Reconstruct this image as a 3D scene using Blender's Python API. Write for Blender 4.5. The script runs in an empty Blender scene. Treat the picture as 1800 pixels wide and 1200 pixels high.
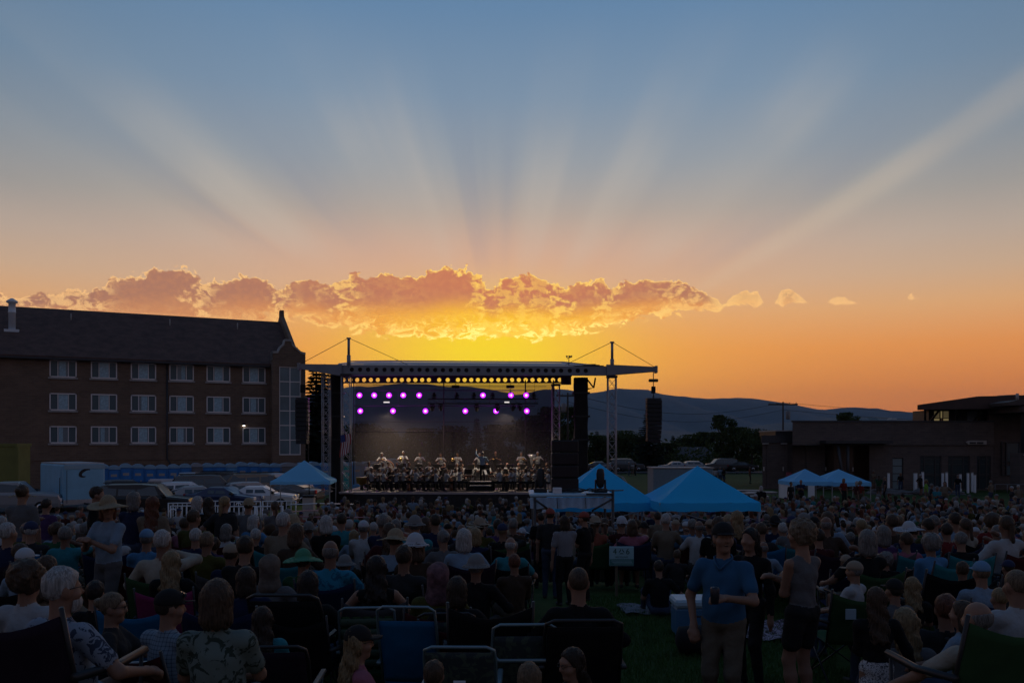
import bpy, bmesh, math, random
import numpy as np
from mathutils import Vector, Matrix, Euler

random.seed(11)
SC = bpy.context.scene
COL = SC.collection
PI = math.pi

# ------------------------------------------------------------------ camera
FPX, PX0, PY0, EYE = 1500.0, 900.0, 778.0, 4.1      # focal length in px of the 1800 px photo, principal point, eye height
cam_d = bpy.data.cameras.new('camera'); cam = bpy.data.objects.new('camera', cam_d); COL.objects.link(cam)
cam.location = (0, 0, EYE); cam.rotation_euler = (PI/2, 0, 0)
cam_d.sensor_width = 36; cam_d.lens = 36*FPX/1800; cam_d.shift_y = (PY0-600)/1800
cam_d.clip_start = 0.1; cam_d.clip_end = 60000
SC.camera = cam
SC.view_settings.view_transform = 'Standard'; SC.view_settings.look = 'None'
SC.view_settings.gamma = 1; SC.view_settings.use_curve_mapping = False
SC.view_settings.exposure = 0.0
SC.cycles.use_denoising = True
SC.cycles.max_bounces = 5; SC.cycles.diffuse_bounces = 2; SC.cycles.glossy_bounces = 2
SC.cycles.transparent_max_bounces = 12; SC.cycles.transmission_bounces = 4; SC.cycles.volume_bounces = 1
SC.cycles.sample_clamp_indirect = 3

def srgb(r, g, b):
    f = lambda c: ((c/255+0.055)/1.055)**2.4 if c > 10 else c/255/12.92
    return (f(r), f(g), f(b), 1)

# ------------------------------------------------------------------ sky
class X:                       # a tiny expression wrapper over math nodes
    nt = None
    def __init__(s, sock): s.s = sock
    @staticmethod
    def op(o, a, b=None, c=None, clamp=False):
        n = X.nt.nodes.new('ShaderNodeMath'); n.operation = o; n.use_clamp = clamp
        for i, v in enumerate((a, b, c)):
            if v is None: continue
            if isinstance(v, X): X.nt.links.new(v.s, n.inputs[i])
            else: n.inputs[i].default_value = v
        return X(n.outputs[0])
    def __add__(s, o): return X.op('ADD', s, o)
    __radd__ = __add__
    def __sub__(s, o): return X.op('SUBTRACT', s, o)
    def __rsub__(s, o): return X.op('SUBTRACT', o, s)
    def __mul__(s, o): return X.op('MULTIPLY', s, o)
    __rmul__ = __mul__
    def __truediv__(s, o): return X.op('DIVIDE', s, o)
def smooth(x, lo, hi, a=0.0, b=1.0):
    n = X.nt.nodes.new('ShaderNodeMapRange'); n.interpolation_type = 'SMOOTHSTEP'
    X.nt.links.new(x.s, n.inputs[0])
    for i, v in enumerate((lo, hi, a, b)): n.inputs[i+1].default_value = v
    return X(n.outputs[0])
def gauss(x, c, w):
    t = (x-c)*(1.0/w); return X.op('POWER', math.e, t*t*-1.0)
def comb(x, y, z):
    n = X.nt.nodes.new('ShaderNodeCombineXYZ')
    for i, v in enumerate((x, y, z)):
        if isinstance(v, X): X.nt.links.new(v.s, n.inputs[i])
        else: n.inputs[i].default_value = v
    return n.outputs[0]
def noise(vec, scale, detail=6, rough=.55, dist=0.0, flat=False):
    n = X.nt.nodes.new('ShaderNodeTexNoise'); n.noise_dimensions = '2D' if flat else '3D'; X.nt.links.new(vec, n.inputs['Vector'])
    n.inputs['Scale'].default_value = scale; n.inputs['Detail'].default_value = detail
    n.inputs['Roughness'].default_value = rough; n.inputs['Distortion'].default_value = dist
    return X(n.outputs['Fac'])
def curve(x, pts, lo, hi, ylo, yhi, soft=True):      # float curve through (x, y) points
    n = X.nt.nodes.new('ShaderNodeFloatCurve'); c = n.mapping.curves[0]
    P = [((p[0]-lo)/(hi-lo), (p[1]-ylo)/(yhi-ylo)) for p in pts]
    c.points[0].location = P[0]; c.points[1].location = P[-1]
    for p in P[1:-1]: c.points.new(*p)
    for p in c.points: p.handle_type = 'AUTO' if soft else 'VECTOR'
    n.mapping.update()
    X.nt.links.new(((x-lo)*(1/(hi-lo))).s, n.inputs['Value'])
    return X(n.outputs[0])*(yhi-ylo)+ylo
def ramp(x, stops, lo, hi):
    n = X.nt.nodes.new('ShaderNodeValToRGB'); r = n.color_ramp
    X.nt.links.new(((x-lo)*(1/(hi-lo))).s, n.inputs[0])
    for i, (p, c) in enumerate(stops):
        e = r.elements[i] if i < 2 else r.elements.new((p-lo)/(hi-lo))
        e.position = (p-lo)/(hi-lo)
    for e, (p, c) in zip(r.elements, stops): e.color = c
    return n.outputs[0]
def mixc(f, a, b, mode='MIX'):
    n = X.nt.nodes.new('ShaderNodeMix'); n.data_type = 'RGBA'; n.blend_type = mode; n.clamp_factor = True
    for i, v in ((0, f), (6, a), (7, b)):
        if isinstance(v, X): X.nt.links.new(v.s, n.inputs[i])
        elif isinstance(v, (int, float)): n.inputs[i].default_value = v
        elif isinstance(v, tuple): n.inputs[i].default_value = v
        else: X.nt.links.new(v, n.inputs[i])
    return n.outputs[2]

SUN_AZ, SUN_EL = -0.8, 3.0      # degrees right of straight ahead, above the horizon
def p2a(px): return math.degrees(math.atan((px-PX0)/FPX))
def p2e(px, py): return math.degrees(math.atan((PY0-py)/FPX*math.cos(math.atan((px-PX0)/FPX))))

def build_sky():
    w = bpy.data.worlds.new('World'); SC.world = w; w.use_nodes = True
    nt = w.node_tree; X.nt = nt; nt.nodes.clear()
    tc = nt.nodes.new('ShaderNodeTexCoord'); sx = nt.nodes.new('ShaderNodeSeparateXYZ')
    nt.links.new(tc.outputs['Generated'], sx.inputs[0])
    dx, dy, dz = (X(sx.outputs[i]) for i in range(3))
    deg = 180/PI
    az = X.op('ARCTAN2', dx, dy)*deg
    el = X.op('ARCSINE', dz)*deg
    # angle from the sun
    sd = Vector((math.sin(math.radians(SUN_AZ)), math.cos(math.radians(SUN_AZ)), math.tan(math.radians(SUN_EL)))).normalized()
    cosg = dx*sd.x+dy*sd.y+dz*sd.z
    gam = X.op('ARCCOSINE', X.op('MINIMUM', X.op('MAXIMUM', cosg, -1.0), 1.0))*deg
    west = ramp(el, [(-8, srgb(150, 82, 40)), (0, srgb(204, 112, 48)), (3.3, srgb(226, 133, 58)), (6.0, srgb(235, 150, 76)), (8.4, srgb(226, 170, 116)),
                     (10.4, srgb(208, 174, 142)), (12.5, srgb(192, 172, 154)), (15, srgb(168, 162, 155)), (18, srgb(146, 154, 162)),
                     (22, srgb(120, 143, 166)), (27, srgb(96, 130, 164)), (42, srgb(68, 104, 146)), (65, srgb(56, 88, 130)), (90, srgb(50, 80, 122))], -10, 90)
    east = ramp(el, [(-8, srgb(40, 36, 40)), (0, srgb(112, 98, 104)), (12, srgb(124, 108, 116)), (28, srgb(96, 100, 124)), (50, srgb(66, 88, 124)), (90, srgb(50, 80, 122))], -10, 90)
    col = mixc(smooth(gam, 38, 115), west, east)
    # the bright core round the hidden sun, and the pinkish arch over it
    col = mixc(gauss(X.op('ABSOLUTE', az+2.0), 0, 20.0)*gauss(el, 11.5, 3.0)*0.45, col, srgb(226, 162, 134))
    col = mixc(gauss(az+.8, 0, 17.0)*gauss(el, 5.0, 3.8)*0.85, col, srgb(255, 176, 66))
    col = mixc(gauss(az+1.8, 0, 7.6)*gauss(el, 6.0, 3.2)*1.0, col, srgb(255, 222, 20))
    # a touch darker towards the sides high up
    side = smooth(X.op('ABSOLUTE', az), 12, 40)*smooth(el, 4, 20)
    col = mixc(side*0.32, col, srgb(62, 88, 112))
    # rays fanning out of the cloud bank
    phi = X.op('ARCTAN2', el-SUN_EL, az-SUN_AZ)*deg
    fine = noise(comb(phi*.085+9.0, gam*.012, 3.0), 1.0, 3, .55, flat=True)
    base = curve(phi, [(0, .30), (10, .34), (15, .46), (19, .46), (22.0, .40), (25.0, .48), (26.8, .70), (28.2, .74), (29.8, .42), (34, .30), (38, .38), (43, .56),
                  (47, .46), (51, .42), (58, .68), (63, .52), (67, .36), (72, .46), (79, .64), (85, .46), (91, .26), (98, .28), (105, .44), (112, .56),
                  (119, .68), (124, .48), (130, .32), (137, .42), (142, .66), (145.4, .72), (148, .32), (150, .32), (153.5, .60), (157, .52), (161, .34), (168, .40), (180, .3)],
                  0, 180, 0, 1)
    rays = base*.88+.06+(fine-.5)*.62
    reach = smooth(el, 10.2, 13.5)*smooth(el, 27.5, 15.5)*smooth(gam, 46, 20)
    patch = noise(comb(phi*.02+3.0, gam*.07, 2.0), 1.7, 1, flat=True)
    reach = reach*smooth(patch, .05, .75)
    strong = gauss(phi, 27.5, 2.3)*smooth(gam, 12, 16)*smooth(gam, 52, 28)
    col = mixc(smooth(rays, .32, .9)*reach*0.42, col, srgb(204, 192, 176))
    col = mixc(smooth(rays, .44, .10)*reach*0.30, col, srgb(88, 112, 148))
    col = mixc(smooth(base, .45, .98)*strong*0.24, col, srgb(222, 196, 164))
    # cloud bank
    T = [(-200, 500, 550), (-60, 520, 552), (0, 519, 553), (50, 521, 554), (95, 516, 556), (135, 508, 556), (160, 516, 557), (190, 494, 560), (235, 484, 562), (262, 478, 565), (320, 470, 568), (345, 474, 570), (362, 500, 568), (380, 492, 562),
         (428, 484, 562), (470, 492, 560), (496, 518, 560), (515, 494, 562), (548, 492, 566), (585, 505, 574), (612, 484, 576), (650, 490, 580), (690, 482, 588), (735, 484, 592), (780, 470, 594), (822, 472, 590), (846, 490, 588), (868, 508, 590),
         (884, 488, 592), (925, 486, 592), (968, 496, 588), (990, 506, 586), (1020, 498, 582), (1050, 494, 576), (1072, 500, 570), (1110, 494, 562), (1160, 492, 552), (1192, 494, 546), (1212, 508, 545), (1240, 511, 545), (1268, 530, 544), (1276, 541, 542), (1284, 520, 538), (1300, 512, 537),
         (1332, 513, 536), (1344, 532, 533), (1362, 533, 534), (1372, 508, 536), (1390, 507, 537), (1410, 520, 537), (1420, 532, 533), (1452, 532, 533), (1466, 518, 537), (1490, 521, 537), (1508, 534, 535), (1596, 524, 525), (1602, 513, 530), (1610, 513, 531), (1616, 525, 526), (1800, 525, 526)]
    warp = noise(comb(az+31.0, el*1.0, 5.0), .9, 2, flat=True)-.5
    a2 = az+warp*0.7
    top = curve(a2, [(p2a(x), p2e(x, t)) for x, t, b in T], -36, 31, 4, 13, False)
    bot = curve(a2, [(p2a(x), p2e(x, b)) for x, t, b in T], -36, 31, 4, 13, False)
    n1 = noise(comb(az, el*1.1, 0), .95, 4, .50, .1, True)
    n2 = noise(comb(az*.75+47.0, el*1.6, 7.0), 1.25, 5, .62, .5, True)
    n3 = noise(comb(az+83.0, el*1.1, 3.0), 2.6, 3, .55, 0.0, True)
    thick = top-bot
    rag = X.op('MINIMUM', thick*0.6, 1.0)
    up = top-el+(n1-.46)*1.35*rag+(n3-.5)*.65*rag
    dn = el-bot+(n2-.45)*2.3*rag
    D = X.op('MINIMUM', up, dn*0.8)
    inside = smooth(D, 0.0, 0.12)*smooth(thick, .04, .3)*smooth(X.op('ABSOLUTE', az), 75, 40)
    h = (el-bot)/X.op('MAXIMUM', thick, .2)
    near = gauss(az+1.0, 0, 12.0)
    core = gauss(az+1.0, 0, 7.5)
    body = mixc(smooth(h, .05, .7), srgb(210, 140, 92), srgb(172, 118, 96))
    body = mixc(near*smooth(h, .75, .15), body, srgb(255, 146, 46))
    body = mixc(near*smooth(h, .2, .8)*.85, body, srgb(204, 116, 82))
    body = mixc(core*smooth(h, .66, .22), body, srgb(255, 200, 30))
    body = mixc(smooth(n3, .42, .66)*.14, body, srgb(232, 156, 92))
    rimc = mixc(near, (1.12, .66, .26, 1), (1.25, .84, .12, 1))
    gapf = curve(a2+(n1-.5)*3.0+(n3-.5)*1.5, [(p2a(q), w_) for q, w_ in ((-200, .8), (60, .9), (130, .7), (170, .8), (205, .2), (240, 0), (330, 0), (352, 1), (374, .5), (400, 0), (470, 0), (497, 1), (515, .2), (550, 0), (585, .4), (603, 1), (628, .3), (660, .05), (720, .1), (780, 0), (830, .05), (862, 1), (885, .4), (925, .5), (960, .3), (985, 1), (1010, .1), (1050, .1), (1070, .8), (1092, .1), (1150, .1), (1195, .7), (1240, .6), (1275, 1), (1500, 1), (1800, 1))], -36, 31, 0, 1, False)
    # silver lining on the tops, broken gold along the ragged foot, gold wisps where the heads part
    lin_top = smooth(up, .30, .03)*smooth(n2, .38, .48)
    lin_bot = smooth(dn, .85, .10)*smooth(n1, .34, .5)
    wisp = X.op('MINIMUM', gapf*1.3, 1.0)*smooth(n2+n3*.4, .62, .80)
    lace = .55*gauss(n2, .5, .045)*smooth(h, .45, .15)*(0.25+0.75*near)
    rim = X.op('MAXIMUM', X.op('MAXIMUM', lin_top*.95, lin_bot*(.3+.7*near)), X.op('MAXIMUM', lace*.9, wisp*.62))
    small = smooth(thick, 1.5, .6)*smooth(az, 11, 14)*.7
    body = mixc(X.op('MAXIMUM', rim, small), body, rimc)
    hot = gauss(az+.5, 0, 8.5)*X.op('MAXIMUM', smooth(dn, .50, .05)*smooth(n1, .38, .5), gauss(n2, .5, .014)*smooth(h, .36, .16)*smooth(n1, .40, .56))
    body = mixc(hot*.95, body, (1.45, 1.15, .32, 1))
    col = mixc(inside*.97, col, body)
    bg = nt.nodes.new('ShaderNodeBackground'); nt.links.new(col, bg.inputs[0]); bg.inputs[1].default_value = 1.06
    # physical dusk sky, faint, under it
    sky = nt.nodes.new('ShaderNodeTexSky'); sky.sky_type = 'NISHITA'; sky.sun_disc = False
    sky.sun_elevation = math.radians(SUN_EL); sky.sun_rotation = math.radians(SUN_AZ); sky.air_density = 1.4; sky.dust_density = 2.0
    b2 = nt.nodes.new('ShaderNodeBackground'); nt.links.new(sky.outputs[0], b2.inputs[0]); b2.inputs[1].default_value = 0.004
    add = nt.nodes.new('ShaderNodeAddShader'); nt.links.new(bg.outputs[0], add.inputs[0]); nt.links.new(b2.outputs[0], add.inputs[1])
    out = nt.nodes.new('ShaderNodeOutputWorld'); nt.links.new(add.outputs[0], out.inputs[0])
build_sky()
SC.world.cycles.sampling_method = 'MANUAL'; SC.world.cycles.sample_map_resolution = 512

sun_d = bpy.data.lights.new('sun', 'SUN'); sun = bpy.data.objects.new('sun', sun_d); COL.objects.link(sun)
sun_d.energy = 0.04; sun_d.angle = math.radians(4); sun_d.color = (1, .62, .3)   # the sun itself stands behind the cloud bank
sun.rotation_euler = (math.radians(90-SUN_EL), 0, math.radians(180-SUN_AZ)) 

# ------------------------------------------------------------------ materials
MATS = {}
def mat(name, col, rough=.7, metal=0.0, var=0.0, scale=8.0, col2=None, bump=0.0, bscale=40.0, emit=None, estr=0.0, spec=.4, trans=0.0, build=None):
    if name in MATS: return MATS[name]
    m = bpy.data.materials.new(name); m.use_nodes = True; nt = m.node_tree; X.nt = nt
    b = nt.nodes['Principled BSDF']
    col = col if len(col) == 4 else (*col, 1)
    b.inputs['Base Color'].default_value = col; b.inputs['Roughness'].default_value = rough
    b.inputs['Metallic'].default_value = metal; b.inputs['Specular IOR Level'].default_value = spec
    tc = nt.nodes.new('ShaderNodeTexCoord')
    if var or col2:
        n = noise(tc.outputs['Object'], scale, 4, .6)
        c2 = col2 or tuple(min(1, c*(1+var)) for c in col[:3])
        c2 = c2 if len(c2) == 4 else (*c2, 1)
        c1 = col if col2 else tuple(c*(1-var) for c in col[:3])+(1,)
        nt.links.new(ramp(n, [(.3, c1), (.7, c2)], 0, 1), b.inputs['Base Color'])
    if bump:
        n = noise(tc.outputs['Object'], bscale, 3)
        bp = nt.nodes.new('ShaderNodeBump'); bp.inputs['Strength'].default_value = bump; bp.inputs['Distance'].default_value = .02
        nt.links.new(n.s, bp.inputs['Height']); nt.links.new(bp.outputs[0], b.inputs['Normal'])
    if emit:
        b.inputs['Emission Color'].default_value = (*emit[:3], 1); b.inputs['Emission Strength'].default_value = estr
    if trans:
        t = nt.nodes.new('ShaderNodeBsdfTranslucent'); t.inputs[0].default_value = col
        mx = nt.nodes.new('ShaderNodeMixShader'); mx.inputs[0].default_value = trans
        nt.links.new(b.outputs[0], mx.inputs[1]); nt.links.new(t.outputs[0], mx.inputs[2])
        nt.links.new(mx.outputs[0], nt.nodes['Material Output'].inputs[0])
    if build: build(nt, b, tc)
    MATS[name] = m
    return m

def brick_build(c1, c2, mortar, sc):
    def f(nt, b, tc):
        br = nt.nodes.new('ShaderNodeTexBrick')
        mp = nt.nodes.new('ShaderNodeMapping'); mp.inputs['Rotation'].default_value = (PI/2, 0, 0)
        nt.links.new(tc.outputs['Object'], mp.inputs[0]); nt.links.new(mp.outputs[0], br.inputs[0])
        br.inputs['Scale'].default_value = sc; br.inputs['Mortar Size'].default_value = .016
        br.inputs['Color1'].default_value = c1; br.inputs['Color2'].default_value = c2; br.inputs['Mortar'].default_value = mortar
        br.inputs['Brick Width'].default_value = .5; br.inputs['Row Height'].default_value = .17
        n = noise(tc.outputs['Object'], .35, 5, .6)
        nt.links.new(mixc(.35, br.outputs[0], ramp(n, [(.3, (.10, .09, .09, 1)), (.75, (.62, .55, .5, 1))], 0, 1), 'OVERLAY'), b.inputs['Base Color'])
    return f

M_BRICK = mat('brown_brick', (.1, .06, .05), .9, build=brick_build((.20, .13, .088, 1), (.15, .098, .068, 1), (.18, .145, .115, 1), 1.0))
M_BRICK2 = mat('dark_brick', (.1, .06, .05), .9, build=brick_build((.125, .098, .088, 1), (.095, .075, .070, 1), (.12, .105, .098, 1), 1.0))
M_SHINGLE = mat('roof_shingles', (.085, .044, .033), .9, var=.35, scale=1.2, bump=.5, bscale=6)
M_CONC = mat('concrete', (.28, .26, .25), .9, var=.2, scale=1.5)
M_TRIM = mat('pale_stone', (.34, .31, .29), .85, var=.15, scale=2)
M_WHITE = mat('white_paint', (.62, .62, .62), .5, var=.06, scale=3)
M_FRAME = mat('window_frame', (.72, .66, .64), .6)
M_GLASS = mat('dark_glass', (.07, .11, .125), .25, spec=.3)
M_CURTAIN = mat('curtain_fabric', (.38, .52, .58), .9, var=.25, scale=5)
M_ALU = mat('aluminium', (.42, .42, .44), .42, metal=.7, var=.1)
M_TUBE = mat('grey_tube', (.30, .31, .33), .4, metal=.3)
M_BLACK = mat('black_plastic', (.012, .012, .013), .6)
M_CLOTH = mat('black_drape', (.010, .009, .010), .95, var=.4, scale=3)
M_STEEL = mat('dark_steel', (.05, .05, .055), .5, metal=.5, var=.2)
M_GREY = mat('grey_steel', (.16, .16, .17), .55, metal=.3, var=.15)
M_ASPH = mat('asphalt', (.045, .045, .048), .95, var=.25, scale=.7)
M_WOODP = mat('weathered_pole', (.045, .034, .028), .9, var=.3)
M_TYRE = mat('rubber', (.012, .012, .012), .9)
M_RED = mat('red_paint', (.25, .02, .02), .6)
M_BLUET = mat('blue_canopy', (.04, .58, 1.0), .75, var=.06, scale=.8, trans=.42)
M_PALET = mat('pale_canopy', (.24, .64, .98), .75, var=.06, scale=.8, trans=.42)
M_WHITEP = mat('white_panel', (.60, .64, .68), .5, var=.08, scale=1.2)

# ------------------------------------------------------------------ mesh helpers
class MB:
    def __init__(s): s.v = []; s.f = []; s.m = []; s.sm = []
    def add(s, vs, fs, m=0, smooth=False):
        o = len(s.v); s.v += [tuple(p) for p in vs]
        for f in fs: s.f.append(tuple(o+i for i in f)); s.m.append(m); s.sm.append(smooth)
        return s
    def box(s, x0, x1, y0, y1, z0, z1, m=0):
        v = [(x0, y0, z0), (x1, y0, z0), (x1, y1, z0), (x0, y1, z0), (x0, y0, z1), (x1, y0, z1), (x1, y1, z1), (x0, y1, z1)]
        return s.add(v, [(0, 3, 2, 1), (4, 5, 6, 7), (0, 1, 5, 4), (1, 2, 6, 5), (2, 3, 7, 6), (3, 0, 4, 7)], m)
    def bbox(s, x0, x1, y0, y1, z0, z1, b=.02, m=0):       # box with chamfered vertical and top edges
        b = min(b, (x1-x0)*.4, (y1-y0)*.4, (z1-z0)*.4)
        def ring(i, z): return [(x0+i, y0+b, z), (x0+b, y0+i, z), (x1-b, y0+i, z), (x1-i, y0+b, z), (x1-i, y1-b, z), (x1-b, y1-i, z), (x0+b, y1-i, z), (x0+i, y1-b, z)]
        return s.loft([ring(b*.6, z0), ring(0, z0+b), ring(0, z1-b), ring(b*.6, z1)], m, True)
    def loft(s, rings, m=0, cap=True, smooth=False, closed=True):
        n = len(rings[0]); v = [p for r in rings for p in r]; f = []
        for k in range(len(rings)-1):
            for i in range(n if closed else n-1):
                j = (i+1) % n; f.append((k*n+i, k*n+j, (k+1)*n+j, (k+1)*n+i))
        if cap: f.append(tuple(range(n-1, -1, -1))); f.append(tuple(range((len(rings)-1)*n, len(rings)*n)))
        return s.add(v, f, m, smooth)
    def tube(s, pts, r, n=6, m=0, r2=None, smooth=True):
        pts = [Vector(p) for p in pts]; rings = []
        for i, p in enumerate(pts):
            d = (pts[min(i+1, len(pts)-1)]-pts[max(i-1, 0)]).normalized()
            a = d.orthogonal().normalized() if i == 0 else (a-d*a.dot(d)).normalized()
            b = d.cross(a); rr = r if r2 is None else r+(r2-r)*i/(len(pts)-1)
            rings.append([p+(a*math.cos(2*PI*k/n)+b*math.sin(2*PI*k/n))*rr for k in range(n)])
        return s.loft(rings, m, True, smooth)
    def lathe(s, prof, c=(0, 0, 0), n=14, m=0, axis='z', smooth=True):
        rings = []
        for r, h in prof:
            ring = []
            for k in range(n):
                x, y = r*math.cos(2*PI*k/n), r*math.sin(2*PI*k/n)
                q = {'z': (x, y, h), 'y': (x, h, -y), 'x': (h, x, y)}[axis]
                ring.append((c[0]+q[0], c[1]+q[1], c[2]+q[2]))
            rings.append(ring)
        return s.loft(rings, m, True, smooth)
    def build(s, name, mats, parent=None, loc=(0, 0, 0), rz=0.0):
        me = bpy.data.meshes.new(name); me.from_pydata(s.v, [], s.f)
        mats = mats if isinstance(mats, (list, tuple)) else [mats]
        for mt in mats: me.materials.append(mt)
        if len(mats) > 1: me.polygons.foreach_set('material_index', s.m)
        me.polygons.foreach_set('use_smooth', s.sm); me.update()
        return link(name, me, parent, loc, rz)
def link(name, me, parent=None, loc=(0, 0, 0), rz=0.0):
    o = bpy.data.objects.new(name, me); COL.objects.link(o); o.parent = parent
    o.location = loc; o.rotation_euler = (0, 0, rz)
    return o
def tag(o, label=None, cat=None, group=None, kind=None):
    if label: o['label'] = label
    if cat: o['category'] = cat
    if group: o['group'] = group
    if kind: o['kind'] = kind
    return o
def thing(name, loc, label, cat, group=None, rz=0.0):
    return tag(link(name, None, None, loc, rz), label, cat, group)
def copy_tree(o, parent=None):
    c = o.copy(); COL.objects.link(c); c.parent = parent
    for ch in o.children: copy_tree(ch, c)
    return c
def at(px, py, Z): return Vector(((px-PX0)/FPX*Z, Z, EYE-(py-PY0)/FPX*Z))
def xat(px, Z): return (px-PX0)/FPX*Z
def sstep(t): t = max(0.0, min(1.0, t)); return t*t*(3-2*t)

def gz(x, y):                       # height of the lawn: a low bank under the camera, flat by the stage, falling away behind
    z = 1.7*(1-sstep((y-11)/17))+.155*max(0.0, 7.2-max(y, 3.0))
    z -= 3.2*sstep((y-105)/90) if y > 105 else 0
    z -= 26*sstep((y-260)/1500) if y > 260 else 0
    return z + (.03*math.sin(x*.7+y*.31)*math.sin(y*.53-x*.2) *(1-sstep((y-30)/8)))

# ------------------------------------------------------------------ ground, road, hills
def grass_build(nt, b, tc):
    n = noise(tc.outputs['Object'], .35, 5, .65); n2 = noise(tc.outputs['Object'], 14, 3, .7)
    c = ramp(n, [(.3, (.020, .040, .010, 1)), (.7, (.040, .070, .016, 1))], 0, 1)
    c = mixc(.5, c, ramp(n2, [(.3, (.2, .2, .15, 1)), (.8, (.8, .8, .6, 1))], 0, 1), 'OVERLAY')
    nt.links.new(c, b.inputs['Base Color'])
    bp = nt.nodes.new('ShaderNodeBump'); bp.inputs['Strength'].default_value = .6; bp.inputs['Distance'].default_value = .03
    nt.links.new(n2.s, bp.inputs['Height']); nt.links.new(bp.outputs[0], b.inputs['Normal'])
M_GRASS = mat('lawn_grass', (.03, .06, .015), .95, build=grass_build, spec=.15)
M_BLADE = mat('grass_blade', (.040, .090, .018), .8, var=.4, scale=3, trans=.25)
def grid_sheet(name, xs, ys, zf, m):
    v = [(x, y, zf(x, y)) for y in ys for x in xs]; nx = len(xs)
    f = [(j*nx+i, j*nx+i+1, (j+1)*nx+i+1, (j+1)*nx+i) for j in range(len(ys)-1) for i in range(nx-1)]
    return MB().add(v, f, 0, True).build(name, m)
xs = [-22000, -6000, -1500, -400, -150] + [-80+2*i for i in range(81)] + [150, 400, 1500, 6000, 22000]
ys = [-3000, -200, -40, -10] + [-4+1.0*i for i in range(65)] + [66, 76, 90, 105, 120, 140, 165, 200, 260, 340, 500, 800, 1300, 1800, 3000, 6000, 12000, 22000]
tag(grid_sheet('ground', xs, ys, gz, M_GRASS), kind='structure')
tag(grid_sheet('parking_lot', [-75, -60, -45, -30, -14.5], [42, 52, 62, 72, 82, 95], lambda x, y: gz(x, y)+.012, M_ASPH), kind='structure')
tag(grid_sheet('road', [-600, -100, -12, 0, 30, 60, 120, 600], [118, 122, 126], lambda x, y: gz(x, 122)+.25-(.0), M_ASPH), kind='structure')

rng = np.random.default_rng(5)
def fbm1(x, seed, octs=7, base=1.0):
    r = np.random.default_rng(seed); t = np.zeros_like(x); a = 1.0; f = base
    for _ in range(octs):
        t = t+a*np.sin(x*f+r.uniform(0, 6.28))*np.sin(x*f*.61+r.uniform(0, 6.28)); a *= .5; f *= 2.03
    return t
def ridge(name, pts, Zc, depth, m, seed, rough):
    """A range of hills whose crest runs through the given photo points at distance Zc."""
    px = np.linspace(pts[0][0], pts[-1][0], 260)
    hy = np.interp(px, [p[0] for p in pts], [p[1] for p in pts])
    X_ = (px-PX0)/FPX*Zc; H = (PY0-hy)/FPX*Zc+EYE
    H = H+fbm1(X_/Zc*30, seed)*rough*Zc*.0011
    rows = 26; v = []; f = []
    for j in range(rows):
        t = j/(rows-1)*2-1                      # -1 near foot, 0 crest, 1 far foot
        y = Zc+t*depth
        sh = (1-abs(t))**1.25
        spur = fbm1(X_/Zc*46+j*.33, seed+3, 5)*.10*sh*(1-sh)*4 + fbm1(X_/Zc*130-j*.21, seed+9, 4)*.03*(1-sh)*sh*4
        z = -30+(H+30)*np.clip(sh+spur, 0, 1.0 if t else 1.0)
        for i in range(len(X_)): v.append((X_[i], y, z[i]))
    n = len(X_)
    for j in range(rows-1):
        for i in range(n-1): f.append((j*n+i, j*n+i+1, (j+1)*n+i+1, (j+1)*n+i))
    return tag(MB().add(v, f, 0, True).build(name, m), kind='structure')
M_HILL = mat('haze_tinted_forest', (.022, .032, .044), .95, col2=(.050, .062, .074), scale=.0022)  # bluish tint of distant haze is mixed into this base colour
M_FOOT = mat('dry_foothill', (.040, .052, .058), .95, col2=(.075, .085, .085), scale=.004)
ridge('mountains', [(-700, 700), (-200, 688), (300, 694), (540, 692), (602, 679), (636, 673), (700, 672), (780, 674), (826, 676), (865, 681), (897, 687), (910, 690), (940, 684), (961, 680), (985, 681), (1006, 684),
      (1036, 686), (1065, 682), (1090, 681), (1114, 684), (1130, 683), (1150, 687), (1180, 693), (1215, 697), (1246, 699), (1270, 697), (1290, 695.5), (1320, 698), (1345, 701), (1378, 706), (1410, 711), (1444, 714.5),
      (1470, 713), (1494, 713), (1511, 715.5), (1530, 714), (1552, 719), (1592, 723), (1640, 725), (1750, 730), (2100, 716), (2600, 712)], 9500, 4200, M_HILL, 3, 1.0)
ridge('foothills', [(-700, 764), (300, 762), (900, 758), (1100, 752), (1240, 757), (1330, 748), (1420, 736), (1500, 731), (1600, 734), (1800, 730), (2600, 745)], 5200, 1900, M_FOOT, 21, .8)
ridge('wooded_hill', [(1690, 776), (1705, 740), (1720, 712), (1732, 702), (1745, 695), (1765, 690), (1790, 693), (1830, 692), (2000, 700), (2400, 745)], 1300, 420, mat('pine_hill', (.020, .024, .022), .95, var=.4, scale=.02), 33, 1.1)

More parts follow.
